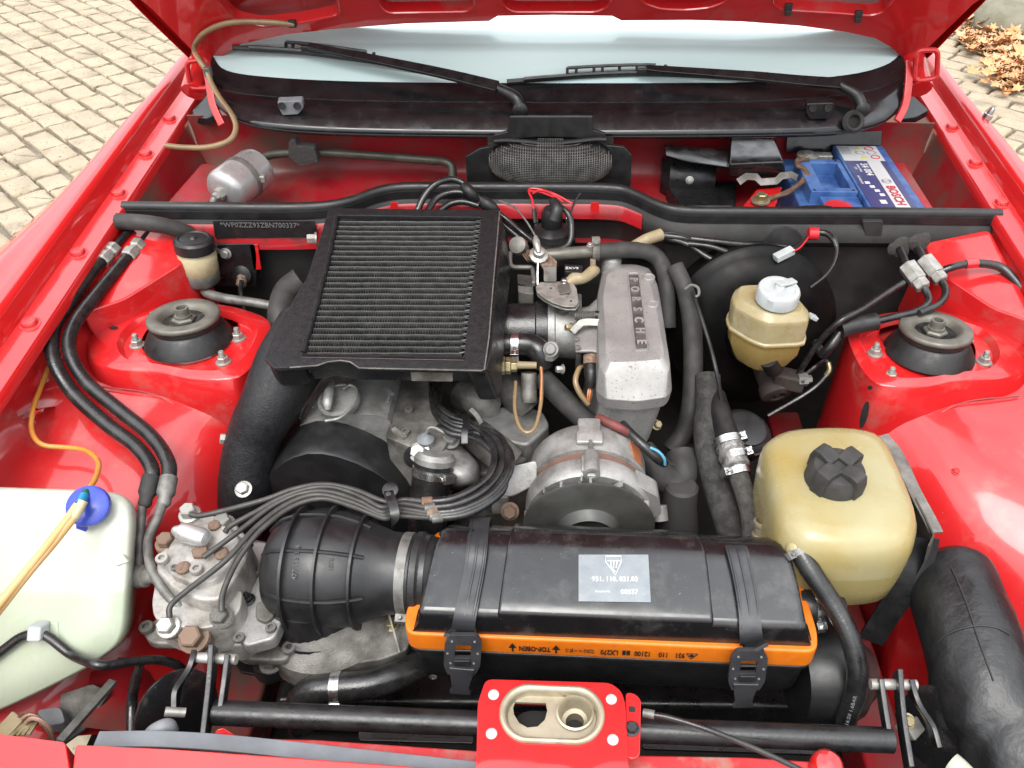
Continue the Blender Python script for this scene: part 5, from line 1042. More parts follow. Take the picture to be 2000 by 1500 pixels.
# auxiliary air pipe
t = thing('air_pipe', P(1160, 495, .83), 'steel air pipe running into a black hose bend behind the plenum', 'pipe')
tube('steel_pipe', [(1030, 500, .84), (1075, 498, .845), (1120, 494, .848), (1172, 491, .85)], .0095, m_gcup, t, 16); tube('hose', [(1166, 491, .85), (1220, 488, .85), (1265, 492, .845), (1292, 515, .83), (1302, 560, .81), (1304, 640, .76)], .0125, m_hosed, t, 16)
a = P(1164, 492, .85); hose_clamp(t, a, (1, .03, .02), .0128, .011, m_alud, (-.3, .3, 1)); bolt(t, P(1152, 480, .868), (0, 0, 1), .005, m_zinc, 'hex', 'clamp_bolt')
b = MB().bar(P(1158, 505, .845), P(1158, 528, .83), .008, .004); build('pipe_stay', b, m_rust, t)
build('valve_end', MB().lathe(P(1012, 480, .85), (-.2, -.6, .6), [(.012, -.02), (.0145, 0), (.013, .006), (.006, .008)], 20), m_alud, t)
# tan sleeves, plug with white print
t = thing('wire_sleeve', P(1265, 465, .86), 'tan fabric sleeve with black wires leaving its right end', 'sleeve'); tube('sleeve', [(1236, 480, .85), (1262, 468, .86), (1291, 458, .862)], [.007, .009, .0095], m_tan, t, 14)
tube('wire', [(1288, 459, .862), (1330, 464, .862), (1400, 472, .86), (1470, 479, .855), (1534, 482, .85)], .005, m_hose, t); tube('wire', [(1290, 455, .866), (1318, 455, .868), (1350, 464, .868)], .0016, m_blk, t, 6); tube('wire', [(1300, 464, .858), (1345, 478, .855), (1378, 500, .845), (1432, 528, .835)], .0045, m_hose, t)
tube('wire', [(1345, 476, .86), (1390, 482, .86), (1440, 500, .85), (1480, 520, .84)], .0042, m_hose, t)
t = thing('wire_sleeve', P(1135, 540, .84), 'crumpled tan sleeve beside the black plug with white print', 'sleeve'); tube('sleeve', [(1104, 556, .838), (1122, 545, .842), (1140, 543, .843), (1158, 530, .842), (1166, 528, .84)], [.006, .010, .008, .009, .006], m_tan, t, 12)
t = thing('black_plug', P(1118, 522, .84), 'black plug with white printed characters by the tan sleeve', 'connector'); pz('plug_body', [(1102, 516), (1138, 518), (1136, 533), (1103, 530)], .852, .014, m_bplas, t, .002, .001); text('plug_print', 'ZKV9', .0082, P(1117, 524, .8522), (1, -.02, 0), (0, 1, 0), m_white, t, .0002)
# ================================================================ distributor and ignition leads
cd_ = P(1078, 462, .83); t = thing('ignition_distributor', cd_-V((0, 0, .04)), 'black ignition distributor cap with centre lead below the rear seal', 'distributor')
build('cap', MB().lathe(cd_, Z, [(.036, -.035), (.036, -.004), (.033, 0), (.030, .012), (.022, .018), (.017, .02), (.017, .04), (.012, .05), (.006, .052)], 28), m_bplas, t); build('cap_ring', MB().lathe(cd_+V((0, 0, -.006)), Z, [(.038, 0), (.0385, .003), (.0385, .008), (.036, .009)], 28), m_bpl2, t)
tube('centre_boot', [(1082, 430, .885), (1088, 408, .90), (1080, 392, .905)], [.010, .009, .007], m_blk, t, 14)
tube('centre_lead', [(1088, 400, .90), (1108, 415, .895), (1116, 440, .88), (1112, 475, .86), (1085, 488, .848), (1055, 480, .845), (1020, 455, .855), (985, 425, .875), (945, 400, .885)], .0045, m_hose, t)
for u, v in ((1047, 436), (1108, 432), (1045, 420)): build('terminal', MB().box(P(u, v, .865), (.006, .006, .014)), m_steel, t, bevel=.001)
for i, l in enumerate(([(815, 412, .885), (828, 385, .90), (850, 360, .915), (880, 350, .918), (905, 358, .912), (925, 378, .90), (945, 395, .885)], [(835, 412, .885), (852, 388, .895), (880, 376, .90), (910, 378, .898), (935, 395, .885), (985, 440, .86), (1020, 470, .845)], [(858, 412, .882), (880, 398, .888), (905, 394, .89), (935, 402, .885)])):
    tube('ignition_lead', l, .0052, m_hose, None, label=['largest looped black ignition lead rising behind the intercooler', 'black ignition lead dropping from behind the intercooler to the distributor', 'shortest black ignition lead loop behind the intercooler corner'][i], cat='ignition lead', group='ignition leads behind the intercooler')
t = thing('lead_joint', P(925, 382, .90), 'pair of ribbed black lead joints at the intercooler corner', 'connector')
for a, c in (((905, 360), (930, 390)), ((940, 388), (972, 415))): tube('joint', [(a[0], a[1], .913), ((a[0]+c[0])/2, (a[1]+c[1])/2, .905), (c[0], c[1], .892)], [.006, .009, .009, .006], m_blk, t, 12)
t = thing('red_wires', P(1060, 380, .89), 'loop of bright red thin wires under the rear seal', 'wires')
tube('wire', [(1043, 412, .885), (1040, 392, .895), (1033, 371, .903), (1050, 369, .904), (1085, 380, .90), (1118, 398, .892)], .0019, m_wred, t, 8); tube('wire', [(1034, 373, .902), (1056, 375, .902), (1080, 384, .898), (1112, 392, .893)], .0017, m_wred, t, 8); tube('wire', [(1040, 378, .90), (1055, 372, .905), (1075, 377, .902), (1100, 395, .892)], .0015, m_wred, t, 8)
tube('black_end', [(1043, 408, .888), (1044, 422, .88), (1046, 436, .872)], .0034, m_blk, t, 8); tube('black_end', [(1134, 377, .90), (1124, 392, .89), (1112, 422, .872)], .0017, m_blk, t, 6)
# coolant parts right of the throttle
t = thing('elbow_hose', P(1020, 675, .77), 'short black elbow hose with steel clamp below the intercooler outlet', 'hose')
tube('hose', [(968, 672, .79), (1000, 672, .79), (1035, 674, .79), (1055, 688, .785), (1058, 715, .765)], [.015, .0155, .0165, .0165, .015], m_hose, t, 20); hose_clamp(t, P(1006, 672, .79), (1, 0, 0), .0158, .011, m_steel, (0, -1, -.25))
t = thing('thermo_switch', P(1010, 712, .77), 'brass thermo switch with tan plug and looped lead under the elbow hose', 'sensor')
a = P(975, 714, .78); b = MB(); b.lathe(a, (1, 0, 0), [(.013, 0), (.013, .008), (.0105, .009)], 6); b.lathe(a+V((.009, 0, 0)), (1, 0, 0), [(.0125, 0), (.0125, .007), (.009, .008), (.009, .016)], 6); build('hex', b, m_yzinc, t, bevel=.0006)
a = P(1003, 713, .78); b = MB().tube([a, a+V((.010, 0, 0)), a+V((.032, 0, 0))], [.0065, .0055, .005], 10, 2); build('plug', b, m_tan, t)
tube('boot', [(938, 714, .78), (960, 714, .78), (976, 714, .78)], .0155, m_blk, t, 18)
tube('lead', [(1057, 718, .782), (1058, 745, .765), (1056, 790, .75), (1046, 832, .742), (1030, 845, .74), (1014, 832, .742), (1005, 795, .75), (1007, 745, .765)], .0026, m_clr, t, 8); tube('orange_wire', [(1056, 716, .784), (1058, 735, .776), (1056, 782, .754)], .0013, m_worg, t, 6)
t = thing('injector_plug', P(1155, 750, .76), 'black plug with rusty collar and orange wires left of the plenum', 'connector')
tube('collar', [(1154, 695, .80), (1154, 712, .793)], .0105, m_rust, t, 16); tube('plug', [(1154, 712, .793), (1155, 735, .783), (1153, 758, .77)], [.0085, .0105, .009, .006], m_bplas, t, 14)
for d in (-3, 0, 3): tube('wire', [(1153+d, 758, .77), (1152+d*1.3, 772, .763), (1150+d*.5, 788, .75)], .0013, m_worg if d != 3 else m_wbrn, t, 6)
tube('sleeve', [(1150, 790, .75), (1134, 770, .762), (1124, 745, .775), (1130, 722, .782), (1137, 716, .78)], [.0035, .0042, .0038, .003], m_clr, t, 10)
tube('heater_hose', [(1058, 738, .745), (1085, 765, .738), (1120, 800, .728), (1155, 830, .715), (1190, 850, .70)], .0155, m_hosed, None, 16, label='straight dull black hose running down behind the alternator top', cat='hose')
tube('vacuum_stub', [(1033, 728, .765), (1033, 760, .745), (1034, 785, .73)], .011, m_alud, None, 14, label='short grey pipe stub hanging behind the looped tan lead', cat='pipe')
# ================================================================ right side
# brake booster and master cylinder
cb = PY(1468, 640, 1.05); ab = V((.06, -1, .22)).normalized()
t = thing('brake_servo', cb, 'large glossy black round brake servo on the right of the bulkhead', 'brake servo')
build('drum', MB().lathe(cb, ab, [(.10, -.09), (.122, -.06), (.128, -.012), (.133, -.010), (.133, .0), (.126, .003), (.120, .012), (.10, .026), (.085, .03), (.05, .034), (.045, .05), (.0, .05)], 56), m_servo, t, angle=35)
a = cb+ab*.03; e = P(1518, 772, .70); dm = (e-a).normalized(); Lm = (e-a).length
m_iron = M('rusty_cast_iron', (.045, .036, .032), .75, .2, col2=(.085, .06, .048), vs=40, bump=.0005, bs=400)
t = thing('master_cylinder', a, 'dull brown cast master cylinder under the yellowed brake reservoir', 'brake cylinder')
build('body', MB().lathe(a, dm, [(.03, 0), (.024, .02), (.022, Lm*.5), (.021, Lm-.02), (.024, Lm-.016), (.024, Lm), (.018, Lm+.003), (.012, Lm+.003), (.011, Lm-.004), (.006, Lm-.004), (.004, Lm+.002)], 28), m_iron, t, angle=40)
b = MB().bar(P(1512, 735, .728), P(1572, 748, .728), .026, .026); build('valve_block', b, m_iron, t, bevel=.004); b = MB(); b.lathe(P(1558, 742, .735), (1, .05, .05), [(.010, 0), (.010, .014), (.006, .015), (.006, .02)], 6); build('union', b, m_pipe, t)
tube('brake_pipe', [(1566, 738, .735), (1590, 718, .75), (1612, 704, .758), (1621, 715, .752), (1612, 735, .74), (1580, 765, .725), (1500, 812, .69)], .0032, m_hose, t, 8); tube('pipe_tape', [(1618, 708, .757), (1620, 722, .749), (1613, 733, .741)], .0036, m_yzinc, t, 8)
t = thing('brake_reservoir', P(1500, 640, .78), 'yellowed translucent brake fluid reservoir with white screw cap', 'reservoir')
R0 = [(1442, 575), (1520, 573), (1542, 585), (1572, 612), (1566, 622), (1498, 622), (1478, 612)]
R1 = [(1426, 584), (1434, 570), (1530, 568), (1550, 580), (1582, 618), (1578, 636), (1500, 640), (1470, 628), (1430, 604)]
r0 = [P(u, v, .866) for u, v in R0]; r1 = [P(u, v, .850) for u, v in R1]; rcn = sum(r1, V((0, 0, 0)))/len(r1)
N_ = 28
def resamp(l, n):
    l = rnd(l, .005, 3); L_ = [0]
    for i in range(len(l)): L_.append(L_[-1]+(l[(i+1) % len(l)]-l[i]).length)
    o = []
    for k in range(n):
        s = L_[-1]*k/n; i = max(j for j in range(len(L_)-1) if L_[j] <= s+1e-9); f = (s-L_[i])/max(1e-9, L_[i+1]-L_[i]); o.append(l[i].lerp(l[(i+1) % len(l)], f))
    return o
def sc_(l, s, dz, dx=0, dy=0): return [rcn+(p-rcn)*s+V((dx, dy, dz)) for p in l]
rr1 = resamp(r1, N_); rr0 = [p for p in resamp([r0[0], r0[0].lerp(r0[1], .03)]+r0[1:], N_)]
b = MB().loft([sc_(rr1, .62, -.088), sc_(rr1, .74, -.078), sc_(rr1, .93, -.055), sc_(rr1, .955, -.036), sc_(rr1, 1.04, -.035), sc_(rr1, 1.04, -.030), sc_(rr1, .985, -.029), sc_(rr1, 1.0, 0), sc_(rr1, .97, .006), sc_(rr1, .80, .014, 0, .004)]); build('body', b, m_resy, t, bevel=.0015, seg=2, bang=20)
p = P(1516, 586, .868); ax = V((.03, -.08, 1)).normalized()
build('cap', MB().lathe(p, ax, [(.021, -.004), (.0285, .001), (.0285, .017), (.027, .020), (.022, .0205), (.021, .0195), (.008, .0195), (.006, .023), (.003, .024)], 56, rad=lambda a_, h: 1+.012*(math.sin(a_*28) > 0)*(0 < h < .018)), m_whpl, t, angle=30)
b = MB().bar(P(1520, 556, .893), P(1552, 548, .89), .012, .004); build('cap_tab', b, m_whpl, t, bevel=.001); b = MB().bar(P(1582, 616, .842), P(1594, 622, .835), .010, .006); build('side_nipple', b, m_whpl, t, bevel=.001)
tube('neck_seal', [(1500, 700, .785), (1512, 720, .76)], .014, m_blk, t, 16)
# servo vacuum hose, clutch cable and other pipes near the servo
tube('vacuum_hose', [(1318, 520, .84), (1336, 560, .82), (1350, 620, .79), (1354, 700, .75), (1350, 790, .70), (1335, 845, .66), (1310, 880, .64)], [.013, .013, .0145, .0145, .0145, .014, .014], m_hosed, None, 16, label='long dull black hose running down beside the grey plenum', cat='hose')
t = thing('throttle_cable', P(1385, 690, .76), 'thin black cable hanging from a hook left of the brake servo', 'cable')
tube('cable', [(1352, 570, .83), (1366, 610, .82), (1384, 665, .80), (1398, 720, .78), (1408, 780, .74), (1405, 820, .71)], .003, m_blk, t, 8); tube('hook', [(1338, 565, .835), (1350, 557, .842), (1363, 562, .84), (1365, 575, .832), (1358, 580, .828)], .0022, m_pipe, t, 8)
tube('foam_hose', [(1382, 735, .74), (1384, 790, .72), (1380, 850, .70), (1394, 930, .67), (1418, 1010, .64), (1440, 1075, .61)], .0185, m_foam, None, 16, label='thick foam wrapped hose descending towards the air box corner', cat='hose')
t = thing('bypass_valve', P(1455, 840, .66), 'round black capped valve with ribbed lid behind the header tank', 'valve')
p = P(1458, 838, .715); ax = V((.15, -.25, 1)).normalized()
build('lid', MB().lathe(p, ax, [(.030, -.035), (.036, -.03), (.0365, -.006), (.034, -.003), (.029, 0), (.028, .003), (.024, .0045), (.0, .005)], 40), m_bplas, t); build('rim', MB().lathe(p-ax*.012, ax, [(.036, 0), (.0385, .001), (.0385, .004), (.036, .005)], 40), m_bplas, t)
t = thing('braided_hose', P(1450, 960, .66), 'dusty braided coolant hose held by three silver worm clamps', 'hose')
tube('stub', [(1400, 770, .73), (1405, 800, .725), (1420, 850, .715), (1428, 880, .71)], [.012, .015, .016, .016], m_blk, t, 18)
tube('hose', [(1428, 870, .712), (1440, 920, .70), (1455, 965, .688), (1466, 1005, .675), (1470, 1050, .66)], [.0135, .0135, .013, .0135, .0135], m_braid, t, 18)
b = MB(); b.lathe(P(1424, 868, .716), (P(1440, 920, .70)-P(1424, 868, .716)), [(.0185, 0), (.0195, .004), (.018, .012), (.0195, .018), (.018, .026), (.0195, .032), (.017, .036)], 26, rad=lambda a_, h: 1+.05*math.sin(a_*7+h*900)*.5); build('foil_wrap', b, M('crumpled_foil', (.34, .335, .32), .5, .6, col2=(.12, .115, .105), vs=90, bump=.002, bs=330), t)
dh = (P(1440, 920, .70)-P(1424, 868, .716)).normalized()
for (u, v, z, sd_) in ((1421, 862, .718, (1, -.3, .2)), (1434, 892, .708, (1, -.3, .3)), (1441, 922, .700, (-1, -.4, .2))): hose_clamp(t, P(u, v, z), dh, .0185 if v < 910 else .0155, .010, m_steel, sd_)
build('tank_pipe', MB().lathe(P(1492, 1050, .70), (.05, .35, .9), [(.015, -.02), (.0155, .004), (.0135, .006), (.0135, .016), (.0155, .018), (.0155, .022), (.013, .023), (.012, .015)], 22), m_gold, label='short pale metal pipe stub at the rear right corner of the air box', cat='pipe')
t = thing('water_elbow', P(1310, 920, .62), 'matt black ribbed water elbow right of the alternator', 'elbow')
tube('elbow', [(1255, 880, .68), (1275, 905, .675), (1300, 935, .668), (1326, 940, .665), (1334, 915, .672), (1328, 885, .68)], [.018, .019, .02, .0205, .0205, .020], m_hosed, t, 18); build('elbow_ring', MB().lathe(P(1328, 905, .672), (.0, .4, 1), [(.0215, 0), (.0235, .002), (.0235, .006), (.0215, .008)], 22), m_hosed, t)
build('upright_duct', MB().lathe(P(1322, 1030, .60), (0, .10, 1), [(.034, -.05), (.030, .0), (.0235, .045), (.0225, .075), (.019, .079), (.0, .080)], 30), M('matt_grey_plastic', (.045, .044, .043), .7, col2=(.06, .058, .055), vs=20), label='matt grey upright duct end just behind the air box', cat='duct')
# ---------------------------------------------------------------- expansion tank
t = thing('header_tank', P(1640, 1000, .68), 'yellowed coolant header tank with black cross shaped cap', 'coolant tank')
E1 = [(1484, 888), (1496, 868), (1528, 853), (1580, 847), (1640, 846), (1690, 852), (1722, 868), (1744, 905), (1768, 960), (1788, 1015), (1790, 1050), (1775, 1082), (1730, 1096), (1650, 1098), (1590, 1090), (1555, 1080), (1522, 1050), (1506, 1000), (1494, 940)]
e1 = cat([P(u, v, .775) for u, v in E1], 2, True); ec = sum(e1, V((0, 0, 0)))/len(e1)
def es(s, dz, dy=0, dx=0): return [ec+(p-ec)*s+V((dx, dy, dz)) for p in e1]
b = MB().loft([es(.70, -.105, .004), es(.86, -.10, .0), es(.955, -.085), es(.985, -.06), es(1.0, -.03), es(1.0, -.008), es(.98, .006), es(.93, .016), es(.84, .023), es(.7, .0265), es(.3, .028)]); build('tank', b, m_tanky, t, angle=80)
p = P(1628, 938, .802); ax = V((0, -.10, 1)).normalized(); cap = build('cap', MB().lathe(p, ax, [(.0325, -.006), (.034, -.003), (.033, .004), (.031, .02), (.0275, .0255), (.02, .0265), (.0, .026)], 40), m_hosed, t)
b = MB(); x_, y_, _ = frame(ax)
for a_ in (R(38), R(128), R(218), R(308)):
    d = x_*math.cos(a_)+y_*math.sin(a_); q = d.cross(ax); b.loft([[p+d*r_+q*i*w_+ax*h for i, h in ((-1, h0), (1, h0), (1, h1), (-1, h1))] for r_, w_, h0, h1 in ((.006, .010, .015, .031), (.022, .0095, .012, .035), (.0305, .009, .006, .033), (.0345, .0085, -.001, .020))])
build('cap_lug', b, m_hosed, cap, bevel=.002, seg=3); build('cap_collar', MB().lathe(p-ax*.008, ax, [(.036, -.004), (.0365, .002), (.034, .004)], 36), m_tanky, t)
tube('nozzle', [(1560, 1055, .775), (1554, 1068, .773), (1556, 1085, .766)], [.012, .011, .011], m_tanky, t, 16)
t = thing('overflow_hose', P(1660, 1240, .66), 'thick black overflow hose curving from the header tank past the air box', 'hose')
tube('hose', [(1557, 1068, .772), (1566, 1085, .768), (1590, 1125, .755), (1626, 1180, .735), (1658, 1240, .715), (1674, 1300, .69), (1672, 1350, .665), (1655, 1400, .635), (1640, 1440, .60)], [.0105, .0115, .0115, .0115, .0115, .0118, .0118, .0115, .011], m_hose, t, 18); hose_clamp(t, P(1560, 1076, .77), (P(1590, 1125, .755)-P(1557, 1068, .772)), .0118, .008, m_pipe, (-1, -.4, .2))
text('hose_print', '16:50 1.6BAR', .006, P(1662, 1388, .66), (P(1672, 1355, .668)-P(1652, 1420, .642)), (-1, 0, .2), m_grey, t, .0002)
t = thing('tank_bracket', P(1790, 960, .66), 'dark dusty sheet metal bracket along the right of the header tank', 'bracket')
b = MB().strip([P(1722, 852, .78), P(1752, 890, .778), P(1785, 960, .775), P(1812, 1010, .772), P(1828, 1042, .77)], .016, .003, (0, -.1, 1), 4); build('upper_flange', b, m_alud, t, bevel=.0008)
b = MB().grid([[P(u, v, .777), P(u, v, .777)+V((.004, 0, -.03)), P(u, v, .777)+V((.0, 0, -.10))] for u, v in ((1716, 852), (1745, 890), (1778, 960), (1806, 1010), (1822, 1045), (1812, 1066))]); b.solid(.002); build('side_plate', b, M('dusty_dark_plate', (.035, .03, .027), .75, col2=(.075, .066, .056), vs=25), t)
b = MB().strip([P(1808, 1050, .765), P(1798, 1090, .74), P(1775, 1140, .71), P(1738, 1190, .67), P(1700, 1250, .62)], .03, .003, (0, -.6, .8), 4); build('lower_arm', b, m_bsat, t)
# ---------------------------------------------------------------- vinyl boot of the right headlamp motor
t = thing('headlamp_motor_cover', P(1930, 1320, .6), 'black stitched vinyl cover over the right headlamp motor', 'motor cover')
pts = [P(1850, 1112, .70), P(1856, 1128, .70), P(1874, 1185, .70), P(1902, 1262, .695), P(1925, 1340, .685), P(1960, 1410, .672), P(1990, 1480, .66), P(2010, 1560, .64)]
b = MB().tube(pts, [.044, .050, .052, .053, .055, .053, .057, .06], 36, 5)
rr = random.Random(3); nn = len(b.v)
for i, p in enumerate(b.v):
    w_ = max(0, min(1, (.50-p.y)/.08)); b.v[i] = p+V((1, .3, .6)).normalized()*(noise.noise(V((p.x*22, p.y*38, p.z*20)))*.019*w_ + noise.noise(V((p.x*30, p.y*52, p.z*30)))*.0045*min(1, w_+.25) + noise.noise(p*60)*.0015)
build('cover', b, m_vinyl, t, angle=80); bv = bvh(b)
b = MB().tube([q for q in [on(bv, u, v, .0006) for u, v in ((1858, 1110), (1872, 1140), (1890, 1185), (1905, 1232), (1920, 1275), (1940, 1330))] if q], .0011, 6, 3); build('seam', b, m_blk, t)
b = MB().tube([q for q in [on(bv, u, v, .0004) for u, v in ((1832, 1256), (1850, 1240), (1880, 1228), (1915, 1222), (1950, 1228), (1972, 1240))] if q], .0013, 6, 3); build('seam', b, m_blk, t)
# ---------------------------------------------------------------- headlamp lifting gear
t = thing('lift_shaft', P(1080, 1420, .66), 'long black cross shaft linking the two headlamp levers', 'shaft')
a, c = P(420, 1392, .700), P(1742, 1446, .700); build('shaft', MB().tube([a, a.lerp(c, .5), c], .0125, 20, 1), m_bsat, t)
def lever(t, pts, w_, mat=m_bsat): 
    return build('lever', MB().strip([P(*q) for q in pts], w_*1.25, .0055, (-1 if pts[0][0] < 1000 else 1, 0, .15), 4), mat, t, bevel=.001)
tl_ = thing('headlamp_lever', P(370, 1380, .6), 'black pivoting headlamp lever set at the left end of the cross shaft', 'lever', 'headlamp lever sets')
b = MB().lathe(P(345, 1392, .66), (.75, -.42, .35), [(.045, -.002), (.046, 0), (.046, .003), (.04, .004), (.01, .004)], 40); build('crank_disc', b, m_bpnt, tl_)
lever(tl_, [(386, 1276, .72), (380, 1300, .718), (352, 1345, .70), (348, 1392, .69)], .013); lever(tl_, [(422, 1262, .728), (418, 1330, .715), (405, 1450, .695)], .02); lever(tl_, [(452, 1280, .725), (446, 1330, .715), (436, 1400, .70)], .014)
build('pin', MB().tube([P(378, 1284, .72), P(462, 1288, .722)], .0055, 12, 1), m_zinc, tl_); build('pin', MB().tube([P(322, 1390, .70), P(362, 1392, .692)], .005, 12, 1), m_zinc, tl_)
tl_ = thing('headlamp_lever', P(1760, 1400, .6), 'black pivoting headlamp lever set at the right end beside the vinyl cover', 'lever', 'headlamp lever sets')
b = MB().lathe(P(1838, 1425, .655), (-.75, -.42, .35), [(.045, -.002), (.046, 0), (.046, .003), (.04, .004), (.01, .004)], 40); build('crank_disc', b, m_bpnt, tl_)
lever(tl_, [(1712, 1326, .722), (1718, 1370, .712), (1728, 1432, .70)], .016); lever(tl_, [(1748, 1310, .728), (1755, 1400, .712), (1770, 1500, .695)], .02); lever(tl_, [(1772, 1330, .722), (1784, 1370, .715), (1812, 1415, .70), (1826, 1462, .69)], .014)
build('pin', MB().tube([P(1700, 1336, .72), P(1790, 1338, .72)], .0055, 12, 1), m_zinc, tl_); bolt(tl_, P(1772, 1408, .67), (0, -.6, 1), .008, m_yzinc, 'hex', 'pivot_nut'); b = MB().bar(P(1768, 1408, .66), P(1785, 1436, .65), .02, .02); build('pivot_block', b, m_alud, tl_, bevel=.002)
tube('lamp_plug_lead', [(290, 1450, .70), (300, 1432, .708), (325, 1420, .71), (332, 1430, .70)], .0085, m_grey, None, 14, label='short light grey rubber lead end below the left lever disc', cat='lead')
tube('lead_end', [(1858, 1490, .70), (1872, 1502, .70), (1900, 1530, .69)], .011, m_tankw, None, 14, label='pale rubber lead end below the right lever disc', cat='lead')
tube('radiator_hose', [(592, 1420, .58), (584, 1392, .60), (590, 1365, .62), (612, 1349, .632), (660, 1343, .635), (720, 1337, .635), (770, 1322, .632), (820, 1298, .62)], .0165, m_hose, None, 20, label='black lower radiator hose bending behind the cross shaft', cat='hose')
th = bpy.data.objects['radiator_hose']; hose_clamp(th, P(657, 1343, .635), (1, .05, 0), .0168, .011, m_steel, (0, -1, -.5))
pz('radiator_shroud', [(700, 1425), (925, 1432), (925, 1452), (700, 1446)], .66, .004, m_bsat, None, .003, .001, label='slotted black panel edge below the cross shaft', cat='panel')
for u in (760, 860):
    b = MB().prism(rnd([P(x_, y_, .6605) for x_, y_ in ((u-38, 1430), (u+38, 1432), (u+30, 1442), (u-34, 1440))], .003), (0, 0, -.001)); build('shroud_slot', b, m_dark, bpy.data.objects['radiator_shroud'])
pz('shroud_right', [(1255, 1440), (1600, 1455), (1640, 1475), (1255, 1462)], .66, .004, m_bsat, None, .003, .001, label='black panel edge behind the bonnet release cable', cat='panel')
# ---------------------------------------------------------------- bonnet lock plate
t = thing('lock_plate', P(1085, 1420, .70), 'red bonnet lock plate with gold oval catch and four rivets', 'lock plate')
zt = .748; OV = []
for k in range(40):
    a_ = 2*math.pi*k/40; cx_ = 1032 if math.cos(a_) < 0 else 1124; OV.append((cx_+math.cos(a_)*54, 1397+(cx_-1078)*.04+math.sin(a_)*54))
outl = rnd([P(u, v, zt) for u, v in ((950, 1327), (1192, 1334), (1213, 1350), (1220, 1378), (1226, 1500), (1218, 1640), (925, 1640), (932, 1500), (935, 1372))], .006)
build('plate', holed([outl, [P(u, v, zt) for u, v in OV]], (0, 0, -.003)), m_red, t, bevel=.0012)
b = MB().grid([[p, p+V((.000, .0, -.008)), p+V((0, .002, -.05))] for p in (outl+outl[:1])]); b.v = [p+V((0, 0, -.0015)) for p in b.v]; b.solid(.001); build('plate_skirt', b, m_red, t)
b = MB().prism(rnd([P(u, v, .742) for u, v in ((1222, 1352), (1240, 1354), (1252, 1366), (1250, 1474), (1240, 1482), (1224, 1480))], .004), (0, 0, -.003)); build('side_tab', b, m_red, t, bevel=.0008); build('tab_slot', MB().prism(rnd([P(u, v, .7424) for u, v in ((1228, 1379), (1241, 1380), (1241, 1391), (1228, 1390))], .001), (0, 0, -.001)), m_dark, t)
bolt(t, P(1234, 1424, .743), (0, -.1, 1), .0075, m_bsat, 'hex', 'tab_bolt', h=1.1)
for u, v in ((964, 1357), (1194, 1366), (960, 1433), (1197, 1445)): bolt(t, P(u, v, zt+.0004), (0, -.02, 1), .0054, m_whpl, 'rivet', 'rivet')
ovp = [P(u, v, zt) for u, v in OV]; oc = sum(ovp, V((0, 0, 0)))/40
def os_(s, dz): return [oc+V(((p.x-oc.x)*(1-(1-s)*.66), (p.y-oc.y)*s, dz)) for p in ovp]
b = MB().loft([os_(1.05, .0006), os_(1.03, .0035), os_(.96, .0045), os_(.88, .0035), os_(.82, -.001), os_(.79, -.006)], False, False); gold = build('catch_rim', b, m_gold, t, angle=70)
Dh = [P(u, v, zt-.006) for u, v in ((1006, 1371), (1066, 1373), (1069, 1388), (1064, 1406), (1050, 1419), (1030, 1421), (1014, 1412), (1004, 1396), (1002, 1382))]
hc = P(1123, 1393, zt-.006); hr = [hc+V((math.cos(2*math.pi*k/24)*.016, math.sin(2*math.pi*k/24)*.016, 0)) for k in range(24)]
build('catch_floor', holed([os_(.80, -.006), Dh[::-1], hr], (0, 0, -.003)), m_gold, t, bevel=.0006)
b = MB().loft([[hc+V((math.cos(2*math.pi*k/24)*r_, math.sin(2*math.pi*k/24)*r_+dy, dz)) for k in range(24)] for r_, dz, dy in ((.0185, .0022, 0), (.0165, .003, 0), (.0145, 0, 0), (.013, -.008, 0), (.0125, -.012, -.001), (.009, -.013, -.002), (.009, -.03, -.003))], False, False); build('guide_cup', b, m_gold, t)
build('catch_pit', MB().prism(os_(.7, -.030), (0, 0, -.002)), m_dark, t)
t = thing('release_cable', P(1420, 1440, .72), 'thin black bonnet release cable leaving the red lock plate', 'cable')
a = P(1256, 1392, .735); build('ferrule', MB().tube([a, P(1278, 1396, .736)], .0042, 12, 1), m_pipe, t); tube('cable', [(1272, 1395, .736), (1310, 1402, .737), (1380, 1424, .735), (1470, 1460, .725), (1550, 1497, .715), (1640, 1545, .70)], .0027, m_hose, t)
# ================================================================ bulkhead right: pipes and wiring
t = thing('fuel_pipes', P(1770, 560, .82), 'pair of dark pipes with grey hex connectors passing the right tower', 'pipes')
for a, c, e, l in (((1757, 487), (1770, 517), (1803, 561), [(1801, 556, .850), (1812, 576, .843), (1812, 592, .838), (1790, 608, .835), (1750, 618, .832), (1700, 630, .828), (1640, 642, .822)]), ((1792, 484), (1803, 505), (1838, 548), [(1836, 543, .852), (1846, 562, .846), (1845, 580, .842), (1828, 598, .838), (1795, 612, .836)])):
    a, c, e = P(*a, .868), P(*c, .862), P(*e, .849); tube('stub', [a, c], .006, m_bsat, t, 12); d = (e-c).normalized(); L_ = (e-c).length
    b = MB(); b.lathe(c, d, [(.010, 0), (.0135, .002), (.0135, L_*.72), (.011, L_*.74), (.011, L_*.82)], 6); b.lathe(c, d, [(.0115, L_*.8), (.0115, L_), (.009, L_+.002)], 6); build('connector', b, m_zinc, t, bevel=.0008)
    tube('pipe', l, .0052, m_hose, t, 12)
tube('sleeve', [(1712, 628, .829), (1676, 634, .826), (1640, 644, .822)], .0125, m_blk, t, 16)
for u, v in ((1757, 484), (1796, 474)): build('sealant', MB().lathe(PY(u, v, 1.112), (0, -1, .2), [(.017, 0), (.014, .002), (.008, .0035), (.0, .004)], 18, rad=lambda a_, h: 1+.12*math.sin(a_*3+u)+.06*math.sin(a_*7)), m_seam, t)
